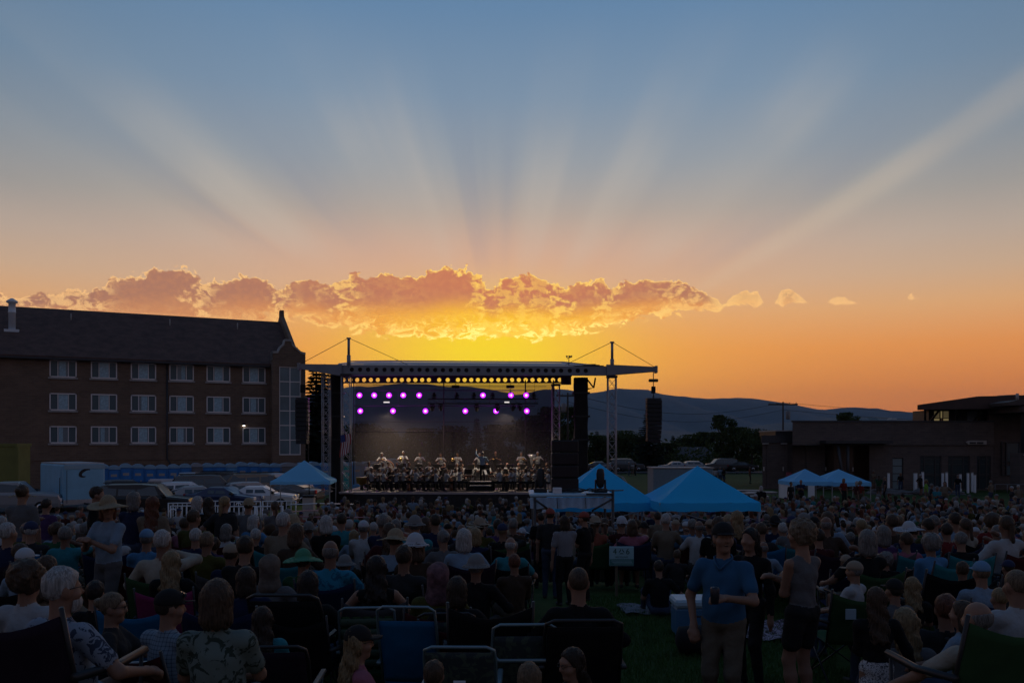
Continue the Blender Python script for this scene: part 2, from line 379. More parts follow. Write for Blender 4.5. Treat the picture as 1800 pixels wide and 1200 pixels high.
# ------------------------------------------------------------------ trees
M_BARK = mat('bark', (.030, .024, .019), .95, var=.3, scale=4)
M_LEAF = mat('broad_leaves', (.030, .048, .016), .8, col2=(.060, .080, .026), scale=1.2, trans=.25, spec=.2)
M_NEEDLE = mat('spruce_needles', (.014, .024, .017), .85, col2=(.030, .044, .028), scale=1.5, trans=.12, spec=.2)
def leaf_quads(mb, pts, size, r):
    for p in pts:
        a = Vector((r.gauss(0, 1), r.gauss(0, 1), r.gauss(0, .6))).normalized(); b = a.orthogonal().normalized()
        b = Matrix.Rotation(r.uniform(0, 6.28), 3, a) @ b; c = a.cross(b); s = size*r.uniform(.6, 1.3)
        q = Vector(p)
        mb.add([q-b*s, q+c*s*.55-b*.1*s, q+b*s, q-c*s*.55+b*.1*s], [(0, 1, 2, 3)])
def broad_tree(h, w, seed, n=3400, leaf=.30):
    r = random.Random(seed); t = MB(); lf = MB(); tips = []
    t.tube([(0, 0, -.6), (.05, 0, h*.25), (.1*r.uniform(-1, 1), .1, h*.55), (0, .1, h*.85)], .035*h, 7, 0, .008*h)
    for k in range(15):
        z0 = h*r.uniform(.18, .75); a = k*2.4+r.uniform(-.4, .4); L = w*r.uniform(.45, 1.0)*(1-.45*(z0/h-.2))
        e = (math.cos(a)*L, math.sin(a)*L, z0+h*r.uniform(.08, .26)); m_ = (e[0]*.5, e[1]*.5, z0+(e[2]-z0)*.35)
        t.tube([(0, 0, z0), m_, e], .014*h, 5, 0, .004*h); tips += [e, ((e[0]+m_[0])/2, (e[1]+m_[1])/2, (e[2]+m_[2])/2+.1*h)]
    tips += [(r.gauss(0, .2)*w, r.gauss(0, .2)*w, h*.92), (r.gauss(0, .3)*w, r.gauss(0, .3)*w, h*.83)]
    pts = []
    for i in range(n):
        c = tips[i % len(tips)]; rad = w*.40*r.uniform(.3, 1.05)
        d = Vector((r.gauss(0, 1), r.gauss(0, 1), r.gauss(0, .75))).normalized()*rad
        pts.append((c[0]+d.x, c[1]+d.y, min(h, max(.12*h, c[2]+d.z))))
    leaf_quads(lf, pts, leaf, r)
    return t, lf
def spruce(h, w, seed, per=44):
    r = random.Random(seed); t = MB(); lf = MB()
    t.tube([(0, 0, -.6), (0, 0, h*.5), (0, 0, h*.98)], .022*h, 7, 0, .004*h)
    n = 30
    for k in range(n):
        z0 = h*(.05+.93*k/n); L = w*(1-k/n)**.85*r.uniform(.8, 1.1)+.12; nb = 9 if k < n*.7 else 6
        for j in range(nb):
            a = j*2*PI/nb+k*1.3+r.uniform(-.25, .25); l = L*r.uniform(.7, 1.15)
            tip = Vector((math.cos(a)*l, math.sin(a)*l, z0-.10*l+.10*l*(k/n)))
            t.tube([(0, 0, z0), tuple(tip)], .004*h, 3, 0, .001*h)
            for i in range(int(per*l/w)+4):
                u = r.uniform(.12, 1.05); p = Vector((0, 0, z0)).lerp(tip, u)
                p += Vector((r.gauss(0, .10), r.gauss(0, .10), -abs(r.gauss(0, .12))))*(.5+.5*l/w)*w*.35
                q = p+Vector((math.cos(a), math.sin(a), -.25))*r.uniform(.2, .5)*h*.08
                sd = Vector((-math.sin(a), math.cos(a), r.uniform(-.7, .7)))*r.uniform(.05, .11)*h*.2
                lf.add([p-sd, q, p+sd], [(0, 1, 2)])
    return t, lf
TREES = {}
def tree(kind, px, Z, h, label, rz=0.0, group='trees behind the stage', sx=1.0, base=None):
    x = xat(px, Z); z = gz(x, Z) if base is None else base
    if kind not in TREES:
        t, lf = {'round': lambda: broad_tree(10, 3.6, 3), 'wide': lambda: broad_tree(10, 4.6, 8, 4200), 'tall': lambda: broad_tree(10, 2.3, 15, 2600, .24),
                 'spruce': lambda: spruce(10, 2.6, 4), 'slim_spruce': lambda: spruce(10, 1.9, 9)}[kind]()
        n = 'spruce_tree' if 'spruce' in kind else 'broadleaf_tree'
        root = thing(n, (0, 0, 0), label, 'tree', group)
        t.build('trunk', M_BARK, root); lf.build('crown', M_NEEDLE if 'spruce' in kind else M_LEAF, root)
        TREES[kind] = root; o = root
    else: o = copy_tree(TREES[kind])
    tag(o, label, 'tree', group)
    o.location = (x, Z, z); o.rotation_euler = (0, 0, rz); o.scale = (h/10*sx, h/10*sx, h/10)
    return o
tree('spruce', 556, 92, 12.6, 'dark spruce rising between the brick building and the stage', .4, sx=1.25)
tree('slim_spruce', 571, 100, 13.6, 'slender spruce top showing above the left wing of the stage roof', 1.4)
tree('spruce', 1141, 128, 9.9, 'tall spruce on the lawn right of the stage, behind the hanging speakers', 2.0, sx=1.15)
for i, (k, px, Z, h, lb) in enumerate([
        ('round', 985, 120, 9.2, 'leafy tree beside the utility pole seen past the stage edge'),
        ('wide', 936, 128, 8.6, 'broad tree seen through the scrim at its right end'), ('round', 880, 134, 7.6, 'tree seen through the scrim under the purple lamps'),
        ('slim_spruce', 838, 126, 8.4, 'conifer seen through the middle of the scrim'), ('wide', 790, 136, 7.6, 'wide tree seen through the middle of the scrim'),
        ('round', 735, 130, 6.8, 'tree seen through the scrim behind the brass players'), ('wide', 680, 136, 7.2, 'wide tree seen through the scrim behind the bass drum'), ('wide', 640, 128, 7.4, 'tree seen through the left end of the scrim'),
        ('round', 1048, 138, 6.2, 'round tree between the black column and the right truss tower'), ('slim_spruce', 1049, 150, 8.0, 'pointed little conifer between the black column and right truss tower'),
        ('wide', 1068, 150, 6.6, 'wide tree right behind the right truss tower'), ('round', 1122, 152, 6.8, 'round tree left of the tall spruce'), ('wide', 1210, 178, 8.6, 'wide tree behind the bungalow'), ('round', 1245, 176, 9.0, 'round tree behind the right end of the bungalow'), ('wide', 1100, 145, 7.4, 'wide tree left of the tall spruce'), ('tall', 1092, 150, 7.2, 'slim tree just right of the right truss tower'), ('round', 1172, 150, 5.6, 'small tree right of the tall spruce beside the house'),
        ('slim_spruce', 1183, 156, 7.6, 'thin conifer in front of the house roof'), ('tall', 1271, 140, 9.6, 'tall narrow poplar right of the house'), ('round', 1296, 134, 7.2, 'round tree right of the poplar'),
        ('wide', 1322, 130, 6.8, 'wide tree against the left end of the low brick building'), ('tall', 1345, 150, 7.4, 'slim tree behind the corner of the low brick building'), ('tall', 1489, 140, 10.0, 'treetop just showing above the brick building parapet')]):
    tree(k, px, Z, h, lb, i*1.7)
# low scrub along the far edge of the lawn
def scrub():
    r = random.Random(2); lf = MB()
    for i in range(520):
        px = r.uniform(545, 1350); Z = r.uniform(136, 175); x = xat(px, Z); z = gz(x, Z); hh = r.uniform(1.6, 5.2)
        leaf_quads(lf, [(x+r.gauss(0, 1.6), Z+r.gauss(0, 1.2), z+abs(r.gauss(0, .5))*hh) for _ in range(64)], .36, r)
    tag(lf.build('shrubbery', M_LEAF), 'dark belt of shrubs along the far edge of the lawn', 'shrubs', kind='stuff')
scrub()

# ------------------------------------------------------------------ wall with openings
def wall_mesh(mb, x0, x1, z0, z1, holes, depth=.25, y=0.0, m=0):
    """Front face at y with rectangular holes (x0,x1,z0,z1) and their reveals."""
    cx = sorted({x0, x1, *[h[0] for h in holes], *[h[1] for h in holes]}); cz = sorted({z0, z1, *[h[2] for h in holes], *[h[3] for h in holes]})
    for i in range(len(cx)-1):
        run = None
        for j in range(len(cz)-1):
            mx, mz = (cx[i]+cx[i+1])/2, (cz[j]+cz[j+1])/2
            hole = any(h[0] < mx < h[1] and h[2] < mz < h[3] for h in holes)
            if not hole: mb.add([(cx[i], y, cz[j]), (cx[i+1], y, cz[j]), (cx[i+1], y, cz[j+1]), (cx[i], y, cz[j+1])], [(0, 1, 2, 3)], m)
    for a, b, c, d in holes:
        e = y+depth
        mb.add([(a, y, c), (b, y, c), (b, y, d), (a, y, d), (a, e, c), (b, e, c), (b, e, d), (a, e, d)], [(0, 4, 5, 1), (1, 5, 6, 2), (2, 6, 7, 3), (3, 7, 4, 0), (4, 7, 6, 5)], m)

# ------------------------------------------------------------------ the brick hall on the left
def dormitory():
    ux, uy = .907, .4206
    rz = math.atan2(uy, ux)
    root = thing('brick_hall', (-40.5, 77, 0), 'long four storey brick residence hall with steep dark roof on the left', 'building', rz=rz)
    sp = 3.33; x0, x1 = -30.0, 20.9; ze = 12.05; dep = 17.6
    rows = [(10.0, 11.55), (7.02, 8.58), (4.06, 5.6)]; cols = [i*sp for i in range(0, 6)]
    holes = [(c-1.09, c+1.09, a, b) for c in cols for a, b in rows] + [(c-.95, c+.95, .9, 2.05) for c in cols]
    w = MB(); wall_mesh(w, x0, 18.2, 0, ze, holes)
    w.add([(x0, dep, 0), (x1, dep, 0), (x1, dep, ze), (x0, dep, ze)], [(3, 2, 1, 0)])
    w.add([(x0, 0, 0), (x0, dep, 0), (x0, dep, ze), (x0, dep/2, 17.4), (x0, 0, ze)], [(4, 3, 2, 1, 0)])
    w.add([(x1, 0, 0), (x1, dep, 0), (x1, dep, ze), (x1, dep/2, 17.6), (x1, 0, ze)], [(0, 1, 2, 3, 4)])
    w.build('wall', M_BRICK, root)
    MB().box(x0, 18.17, -.06, .0, 2.5, 2.8).build('string_course', M_BRICK, root)
    rf = MB(); e = .45; zr = 17.35
    rf.add([(x0, -e, ze-.2), (x1-.25, -e, ze-.2), (x1-.25, dep/2, zr), (x0, dep/2, zr), (x0, dep+e, ze-.2), (x1-.25, dep+e, ze-.2),
            (x0, -e, ze-.45), (x1-.25, -e, ze-.45), (x0, dep+e, ze-.45), (x1-.25, dep+e, ze-.45)],
           [(0, 1, 2, 3), (3, 2, 5, 4), (6, 7, 1, 0), (5, 9, 8, 4), (6, 8, 9, 7)])
    roof = rf.build('roof', M_SHINGLE, root)
    MB().box(x0, 18.1, -.62, -.455, ze-.5, ze-.32).build('gutter', M_STEEL, roof)
    def on_roof(x, t): return (x, -e+(dep/2+e)*t, ze-.2+(zr-ze+.2)*t)
    p = on_roof(-4.4, .50)
    v = MB(); v.lathe([(.30, -.5), (.30, 1.5), (.36, 1.55), (.30, 1.6), (.30, 2.35), (.48, 2.45), (.48, 2.6), (.1, 2.85)], p, 12)
    v.box(p[0]-.6, p[0]+.6, p[1]-.5, p[1]+.4, p[2]-.35, p[2]-.05); v.build('roof_vent', M_WHITEP, roof)
    for x in (.35, 9.3, 15.9):
        q = on_roof(x, .76); MB().tube([(q[0], q[1], q[2]-.2), (q[0], q[1], q[2]+.65)], .06, 6).build('vent_pipe', M_TRIM, roof)
    # gable parapet at the end
    g = MB(); yb = dep/2
    prof = [(-.25, ze-.6), (-.25, ze+.75), (yb-.5, zr+.55), (yb-.35, zr+1.25), (yb+.35, zr+1.25), (yb+.5, zr+.55), (dep+.25, ze+.75), (dep+.25, ze-.6)]
    g.loft([[(x1-.28, a, b) for a, b in prof], [(x1+.12, a, b) for a, b in prof]][::-1]); g.build('gable_parapet', M_BRICK, root)
    # downpipe
    MB().tube([(8.7, -.1, ze-.6), (8.7, -.1, 2.6), (8.95, -.12, 2.2), (8.95, -.12, 1.2)], .075, 6).build('downpipe', M_STEEL, root)
    # stair tower
    tx0, tx1, ty = 18.2, 21.4, -1.35
    t = MB(); gl = (18.85, 20.95, 2.9, 11.6)
    wall_mesh(t, tx0, tx1, 0, ze+.2, [gl], .3, ty)
    t.add([(tx0, ty, 0), (tx0, 0.6, 0), (tx0, .6, ze+.2), (tx0, ty, ze+.2)], [(0, 3, 2, 1)][::-1]); t.add([(tx1, ty, 0), (tx1, 3, 0), (tx1, 3, ze+2.0), (tx1, ty, ze+.2)], [(0, 1, 2, 3)])
    xm = (tx0+tx1)/2-.1
    top = [(tx0, ze+.2), (tx0, ze+.8), (tx0+.55, ze+.85), (xm-.75, ze+1.3), (xm-.38, ze+1.65), (xm-.3, ze+2.05), (xm+.3, ze+2.05), (xm+.38, ze+1.65), (xm+.8, ze+1.3), (tx1-.45, ze+.9), (tx1, ze+.8), (tx1, ze+.2)]
    t.loft([[(a, ty+1.1, b) for a, b in top], [(a, ty, b) for a, b in top]]); tw = t.build('stair_tower', M_BRICK, root)
    cp = MB(); pts = top[:-1]
    for (a, b), (c, d) in zip(pts[:-1], pts[1:]):
        cp.loft([[(a, ty-.08, b-.02), (a, ty+1.15, b-.02), (a, ty+1.15, b+.2), (a, ty-.08, b+.2)], [(c, ty-.08, d-.02), (c, ty+1.15, d-.02), (c, ty+1.15, d+.2), (c, ty-.08, d+.2)]])
    cp.build('coping', M_TRIM, tw)
    gw = MB(); yg = ty+.12
    fr = .09
    for x in (gl[0], (gl[0]+gl[1])/2-fr/2, gl[1]-fr): gw.box(x, x+fr, yg-.05, yg+.06, gl[2], gl[3])
    for k in range(7):
        z = gl[2]+(gl[3]-gl[2]-fr)*k/6; gw.box(gl[0], gl[1], yg-.04, yg+.05, z, z+fr)
    sw = gw.build('stair_window', M_FRAME, root)
    for i in range(2):
        for k in range(6):
            xa = gl[0]+.09+i*1.02; za = gl[2]+.1+k*(gl[3]-gl[2]-fr)/6
            MB().box(xa, xa+.9, yg+.01, yg+.03, za, za+1.33).build('pane', mat('stair_glass', (.13, .18, .20), .3, var=.2, scale=.6), sw)
            if k in (0, 2, 4): MB().box(xa, xa+.9, yg+.06, yg+.08, za+.1, za+.5).build('blind', M_CURTAIN, sw)
    # windows: one built, the rest copied
    f = MB(); W, H = 2.18, 1.55
    for a, b, c, d in ((-1.09, -.99, 0, H), (.99, 1.09, 0, H), (-1.09, 1.09, H-.1, H), (-1.09, 1.09, 0, .1)): f.box(a, b, -.03, .10, c, d)
    for x in (-.42, .42): f.box(x-.035, x+.035, .0, .09, .1, H-.1)
    win = f.build('window', M_FRAME, root)
    for a, b in ((-.98, -.46), (-.38, .38), (.46, .98)): MB().box(a, b, .05, .065, .1, H-.1).build('pane', M_GLASS if a != -.38 else mat('curtained_glass', (.16, .20, .22), .15, var=.1), win)
    MB().box(-1.2, 1.2, -.12, .0, -.16, 0).build('sill', M_TRIM, win)
    cu = MB(); pts = []
    for i in range(25):
        x = -.37+.74*i/24; pts.append((x, .04+.012*math.sin(i*2.1)))
    cu.add([(x, y, .12) for x, y in pts]+[(x, y, H-.12) for x, y in pts], [(i, i+1, i+26, i+25) for i in range(24)]); cu.build('curtain', M_CURTAIN, win)
    first = True; rr = random.Random(4)
    for c in cols:
        for a, b in rows:
            o = win if first else copy_tree(win, root); first = False
            o.location = (c, 0, a)
            for ch in o.children:
                if ch.name.startswith('curtain'): ch.scale.x = rr.choice([.45, .7, .95, 1.0, 1.08]); ch.location.x = rr.uniform(-.12, .12)*(1.05-min(1, ch.scale.x))*3
        MB().box(c-.95, c+.95, .1, .2, .9, 2.05).build('basement_window', M_GLASS, root)
    # wall lamp that is lit
    l = MB(); l.box(15.55, 15.8, -.2, 0, 5.82, 6.0).build('lamp_housing', M_STEEL, root)
    MB().box(15.58, 15.77, -.17, -.05, 5.74, 5.815).build('wall_lamp', mat('lit_lamp', (1, .95, .85), emit=(1, .93, .8), estr=6), root)
dormitory()

# ------------------------------------------------------------------ the low modern building on the right
def community_centre():
    Z = 74; root = thing('brick_centre', (0, Z, 0), 'low modern dark brick building with overhanging lifted roof on the right', 'building')
    x = lambda px: xat(px, Z)
    z = lambda py: EYE-(py-PY0)/FPX*Z
    holes = []
    door = (x(1569), x(1588), 0.05, z(804)); holes.append(door)
    wins = [(x(1617), x(1655), .05, z(801)), (x(1666), x(1705), .05, z(801)), (x(1717), x(1742), .05, z(801))]; holes += wins
    w = MB(); wall_mesh(w, x(1528), x(1746), 0, z(782), holes, .3)
    wall_mesh(w, x(1392), x(1746), z(782), z(741), [], .3, -.15)
    B = lambda px, d: xat(px, Z+d)
    w.add([(x(1392), -.15, z(741)), (x(1746), -.15, z(741)), (x(1746), 14, z(741)), (B(1393, 14), 14, z(741))], [(0, 1, 2, 3)])
    w.add([(x(1392), -.15, z(782)), (x(1746), -.15, z(782)), (x(1746), .3, z(782)), (x(1392), .3, z(782))], [(3, 2, 1, 0)])
    w.add([(x(1392), -.15, 0), (B(1393, 14), 14, 0), (B(1393, 14), 14, z(741)), (x(1392), -.15, z(741))], [(3, 2, 1, 0)])
    w.build('wall', M_BRICK2, root)
    MB().box(x(1392)-.1, x(1746), -.22, -.154, z(742), z(739)).build('parapet_coping', M_STEEL, root)
    # entrance recess and its canopy
    e = MB(); e.box(x(1466), x(1500), .0, 5, 0, z(782)); e.box(x(1494), x(1560), 2.6, 2.9, 0, z(770)); e.box(x(1480), x(1545), .35, 2.9, z(776), z(770)); e.build('entrance_block', mat('brown_panel', (.075, .045, .032), .8, var=.2), root)
    MB().box(x(1440), x(1556), -1.6, -.16, z(779), z(774)).build('entrance_canopy', M_STEEL, root)
    for px, tilt in ((1463, .65), (1481, 0)): MB().tube([(x(px), -1.2, z(779)), (x(px)+tilt, -1.2, 0)], .14, 8).build('slanted_column', M_STEEL, root)
    # left wing with pilasters and pale downlight shelves
    xl, xr = x(1349), x(1462)
    w2 = MB(); w2.loft([[(xl, 1.5, q), (xr, 1.5, q), (xr, 12, q), (B(1352, 12), 12, q)] for q in (0, z(765))]); w2.build('wing_wall', M_BRICK2, root)
    MB().box(xl-.12, xr+.2, 1.38, 1.5, z(778), z(764.5)).build('fascia', M_STEEL, root)
    MB().box(xat(1363, 78), xat(1450, 78), 4, 9, z(765)+.01, z(757)).build('roof_box', M_STEEL, root)
    MB().box(xat(1362, 78), xat(1452, 78), 3.9, 9.1, z(757)+.01, z(754.5)).build('roof_edge', M_TRIM, root)
    for px in (1357, 1391, 1427): MB().box(x(px), x(px+2.6), 1.36, 1.498, 0, z(779)).build('pilaster', M_BRICK2, root)
    for px in (1353, 1386, 1422, 1458): MB().box(x(px-5), x(px+5), 1.1, 1.36, z(780.3), z(778.6)).build('wall_shelf', M_TRIM, root)
    for px in (1350.5, 1385, 1461, 1498): MB().box(x(px-.8), x(px+.8), 1.2 if px < 1462 else -.2, 1.36 if px < 1462 else -.05, z(828), z(821)).build('wall_light', M_TRIM, root)
    # rooftop gear
    for px, py, wd, hh, nm in ((1431, 761, 9, 6, 'rail_frame'), (1560, 741, 0, 0, None)):
        if nm:
            f = MB()
            for k in range(3): f.tube([(x(px+k*wd), 2, z(765)), (x(px+k*wd), 2, z(py-1))], .04, 5)
            for q in (py-1, py+2): f.tube([(x(px), 2, z(q)), (x(px+2*wd), 2, z(q))], .04, 5)
            f.build(nm, M_TRIM, root)
    s = MB(); s.loft([[(x(1561), 3, z(741)), (x(1577), 3, z(741)), (x(1577), 3.1, z(740.6)), (x(1561), 3.1, z(740.6))], [(x(1561), 4.4, z(731)), (x(1577), 4.4, z(731)), (x(1577), 4.5, z(730.5)), (x(1561), 4.5, z(730.5))]]); s.build('solar_panel', M_STEEL, root)
    s = MB(); s.loft([[(x(1603), 4, z(735)), (x(1614), 4, z(735)), (x(1614), 5, z(735)), (x(1603), 5, z(735))], [(x(1606), 4.2, z(732)), (x(1614), 4.2, z(732)), (x(1614), 5, z(732)), (x(1606), 5, z(732))]]); s.build('skylight', M_TRIM, root)
    # clerestory storey under the lifted roof
    c = MB(); c.box(xat(1634, 76), x(1652)+.5, 2.0, 2.6, z(741), z(718)); c.box(x(1690), x(1722), 2.0, 9, z(741), z(716)); c.box(x(1746), x(1900), 2.0, 9, z(741), z(712)); c.build('upper_wall', M_STEEL, root)
    warm = mat('lit_window', (.8, .7, .35), .3, emit=(1.0, .78, .34), estr=.12)
    cool = mat('sky_window', (.30, .36, .40), .15)
    up = MB(); up.box(x(1652), x(1690), 2.0, 2.12, z(741), z(739.6)); up.box(x(1652), x(1690), 2.0, 2.12, z(734.5), z(733.2)); up.box(x(1652), x(1690), 2.0, 2.12, z(721), z(719))
    for px in (1652, 1658, 1672, 1677, 1689): up.box(x(px), x(px+1.6), 1.98, 2.14, z(741), z(719))
    uw = up.build('clerestory_window', M_STEEL, root)
    for a, b in ((1660, 1672), (1679, 1688.5)):
        MB().box(x(a), x(b), 2.04, 2.08, z(739.6), z(734.5)).build('lit_pane', warm, uw); MB().box(x(a), x(b), 2.04, 2.08, z(733.2), z(721)).build('pane', mat('half_lit_window', (.25, .22, .14), .3, emit=(.8, .62, .3), estr=.06), uw)
    MB().box(x(1673.6), x(1677), 2.04, 2.08, z(733.2), z(721)).build('lit_pane', warm, uw)
    MB().box(x(1722), x(1744), 2.3, 2.36, z(740), z(721)).build('pane', cool, uw)
    br = MB()
    for a, b in ((1640, 1632), (1648, 1660), (1726, 1734), (1742, 1732), (1696, 1688)): br.tube([(x(a), 1.4, z(741)), (x(b), .6, z(717))], .10, 6)
    br.build('roof_strut', M_STEEL, root)
    r1 = MB(); tA = [(x(1601), z(712.5)), (x(1706), z(697.5)), (x(1900), z(694))]; bA = [(x(1900), z(716)), (x(1750), z(719)), (x(1601), z(720.5))]
    r1.loft([[(a, -1.2, b) for a, b in tA+bA], [(a*(Z+9)/(Z-1.2), 9, b+.35) for a, b in tA+bA]][::-1]); r1.build('lifted_roof', mat('rust_brown_roof', (.060, .034, .028), .7, var=.2, scale=.6), root)
    r2 = MB(); q = [(x(1722), z(711)), (x(1740), z(706.5)), (x(1900), z(700)), (x(1900), z(706)), (x(1772), z(709)), (x(1770), z(714)), (x(1724), z(716))]
    r2.loft([[(a, -4.2, b) for a, b in q], [(a, -1.4, b) for a, b in q]][::-1]); r2.build('front_roof', mat('brown_fascia', (.08, .060, .052), .8, var=.2), root)
    MB().tube([(x(1757), -2.6, z(706)), (x(1757), -2.6, z(694.5))], .12, 8).build('flue', M_TRIM, root)
    # porch at the right edge
    MB().box(x(1743), x(1900), -4.6, .6, z(727), z(717)).build('porch_beam', mat('brown_fascia', (.08, .06, .05)), root)
    MB().box(x(1740), x(1769), -4.4, -3.0, 0, z(795)).build('porch_pier', M_BRICK2, root)
    MB().box(x(1753), x(1759), -4.0, -3.4, z(795), z(727)).build('porch_post', M_STEEL, root)
    for px in (1749, 1764): MB().box(x(px-4), x(px+3), -4.75, -4.42, z(798.5), z(797)).build('wall_shelf', M_TRIM, root)
    back = MB(); back.box(x(1746), x(1900), .6, 1.0, 0, z(727)); back.build('porch_wall', M_BRICK2, root)
    big = MB()
    for px in (1766, 1774, 1797, 1850): big.box(x(px), x(px+1.6), .45, .6, z(836), z(778))
    for py in (778, 812, 818, 836): big.box(x(1766), x(1852), .46, .59, z(py), z(py-1.4))
    bw = big.build('porch_window', M_STEEL, root)
    MB().box(x(1776), x(1797), .52, .56, z(811), z(779)).build('pane', mat('sky_pane', (.07, .09, .10), .12), bw); MB().box(x(1776), x(1797), .52, .56, z(835), z(819)).build('pane', M_GLASS, bw)
    # long vent sign box
    v = MB(); v.loft([[(x(1695), -.3, z(777)), (x(1700), -.3, z(774)), (x(1731), -.3, z(774)), (x(1731), -.3, z(781)), (x(1700), -.3, z(781))], [(x(1695), -.152, z(777)), (x(1700), -.152, z(774)), (x(1731), -.152, z(774)), (x(1731), -.152, z(781)), (x(1700), -.152, z(781))]][::-1])
    vb = v.build('wall_vent', M_TRIM, root)
    for a, b in ((1701, 1712), (1714, 1725)): MB().box(x(a), x(b), -.33, -.302, z(780), z(776.5)).build('louvre', M_STEEL, vb)
    # glazing of door and windows
    dr = MB(); a, b, c, d = door
    for k in range(5): q = c+(d-c-.08)*k/4; dr.box(a, b, .12, .2, q, q+.07)
    for q in (a, b-.06): dr.box(q, q+.06, .11, .21, c, d)
    dd = dr.build('glass_door', M_STEEL, root); MB().box(a, b, .15, .17, c, d).build('pane', mat('pale_pane', (.16, .22, .24), .2), dd)
    for a, b, c, d in wins:
        ww = MB()
        for t in (0, .2, .74, 1): q = a+(b-a-.1)*t; ww.box(q, q+.1, .08, .2, c, d)
        for t in (0, .42, .46, .76, .92, 1): q = c+(d-c-.08)*t; ww.box(a, b, .09, .19, q, q+.08)
        g = ww.build('window', M_STEEL, root); MB().box(a, b, .14, .16, c, d).build('pane', mat('dim_pane', (.035, .05, .055), .12), g)
community_centre()

# ------------------------------------------------------------------ far house, poles and wires
def far_house():
    Z = 165; root = thing('bungalow', (xat(1216, Z), Z, gz(10, Z)), 'low grey roofed bungalow beyond the lawn right of the spruce', 'house')
    b = root.location.z; ze = EYE-(812-PY0)/FPX*Z-b; zr = EYE-(785-PY0)/FPX*Z-b
    w = MB(); w.box(-5.6, 5.2, 0, 8, 0, ze); w.build('wall', mat('dim_siding', (.10, .09, .085), .9), root)
    r = MB(); r.add([(-6, -.6, ze), (6, -.6, ze), (3.4, 4, zr), (-6, 4, zr), (6, 8.6, ze), (-6, 8.6, ze)], [(0, 1, 2, 3), (1, 4, 2), (3, 2, 4, 5), (0, 3, 5)])
    rf = r.build('roof', mat('grey_shingle', (.055, .055, .06), .9, var=.2), root); MB().box(-6, 6, -.72, -.6, ze-.25, ze).build('gutter', M_TRIM, rf)
    g = MB(); g.add([(-8.4, -2.2, 0), (-5.7, -2.2, 0), (-5.7, -2.2, ze), (-7.05, -2.2, zr+.2), (-8.4, -2.2, ze), (-8.4, 6, 0), (-5.7, 6, 0), (-5.7, 6, ze), (-7.05, 6, zr+.2), (-8.4, 6, ze)], [(0, 1, 2, 3, 4), (1, 6, 7, 2), (2, 7, 8, 3), (4, 3, 8, 9), (0, 4, 9, 5)]); g.build('gabled_wing', mat('dim_siding', (.1, .09, .085)), root)
    MB().tube([(1.5, 1.8, zr*.6), (1.5, 1.8, zr-.2)], .12, 6).build('vent_pipe', M_TRIM, rf)
far_house()
def pole(px, ytop, Z, label, arms, trans):
    x = xat(px, Z); b = gz(x, Z); h = EYE-(ytop-PY0)/FPX*Z-b
    root = thing('utility_pole', (x, Z, b), label, 'pole', 'utility poles')
    MB().tube([(0, 0, -.5), (0, 0, h)], .17, 8, 0, .11).build('post', M_WOODP, root)
    MB().box(-arms, arms, -.08, .08, h-.5, h-.3).build('crossarm', M_WOODP, root)
    for s in (-.9, -.45, .45, .9): MB().lathe([(.05, h-.3), (.07, h-.2), (.05, h-.08)], (s*arms, 0, 0), 6).build('insulator', M_GREY, root)
    if trans: MB().lathe([(.28, h-2.6), (.32, h-2.5), (.32, h-1.5), (.2, h-1.35)], (trans, 0, 0), 10).build('transformer', M_GREY, root)
    return Vector((x, Z, b+h-.1))
pa = pole(998, 690, 112, 'utility pole with lamp arm standing behind the stage', 1.5, -.5)
pb = pole(1376.5, 706, 128, 'utility pole standing behind the low brick building', 2.2, .75)
lam = MB(); lam.tube([pa+Vector((0, 0, -1.6)), pa+Vector((.9, 0, -1.4)), pa+Vector((1.9, -.2, -1.45))], .05, 5); lam.box(pa.x+1.8, pa.x+2.5, pa.y-.35, pa.y-.05, pa.z-1.6, pa.z-1.42)
tag(lam.build('street_light_arm', M_GREY), 'curved street light arm fixed to the pole behind the stage', 'street light')
for i, (dy, lb) in enumerate(((0, 'upper overhead wire sagging between the two utility poles'), (1.1, 'lower overhead wire sagging between the two utility poles'))):
    pts = [pa.lerp(pb, t/16)+Vector((0, 0, -2.2*math.sin(PI*t/16)-dy)) for t in range(17)]
    tag(MB().tube(pts, .03, 4).build('overhead_wire', M_BLACK), lb, 'wire')
    pts = [pb.lerp(Vector((110, 140, 11)), t/12)+Vector((0, 0, -2.0*math.sin(PI*t/12)-dy)) for t in range(13)]
    tag(MB().tube(pts, .03, 4).build('overhead_wire', M_BLACK), ('upper', 'lower')[i]+' overhead wire running on over the low brick building', 'wire')

# ------------------------------------------------------------------ the stage
SZ = 48.0; SCX = xat(792, SZ)
M_SCRIM = mat('scrim_mesh', (.02, .018, .02), .9)
def scrim_build(m):
    nt = m.node_tree; X.nt = nt; b = nt.nodes['Principled BSDF']
    t = nt.nodes.new('ShaderNodeBsdfTransparent'); mx = nt.nodes.new('ShaderNodeMixShader'); mx.inputs[0].default_value = .62
    nt.links.new(t.outputs[0], mx.inputs[1]); nt.links.new(b.outputs[0], mx.inputs[2]); nt.links.new(mx.outputs[0], nt.nodes['Material Output'].inputs[0])
    b.inputs['Base Color'].default_value = (.030, .026, .026, 1)
scrim_build(M_SCRIM)
M_FASCIA = mat('stage_fascia', (.20, .21, .24), .5, metal=.2, var=.12, scale=1)
M_ROOF = mat('stage_roof_vinyl', (.50, .50, .50), .45, var=.08, scale=.8)
M_BEAM = mat('dark_beam', (.035, .030, .034), .6, metal=.2)
M_TRUSS = mat('truss_aluminium', (.34, .33, .35), .45, metal=.35, var=.12)
def sxp(px, d=0.0): return xat(px, SZ+d)-SCX
def szp(py, d=0.0): return EYE-(py-PY0)/FPX*(SZ+d)
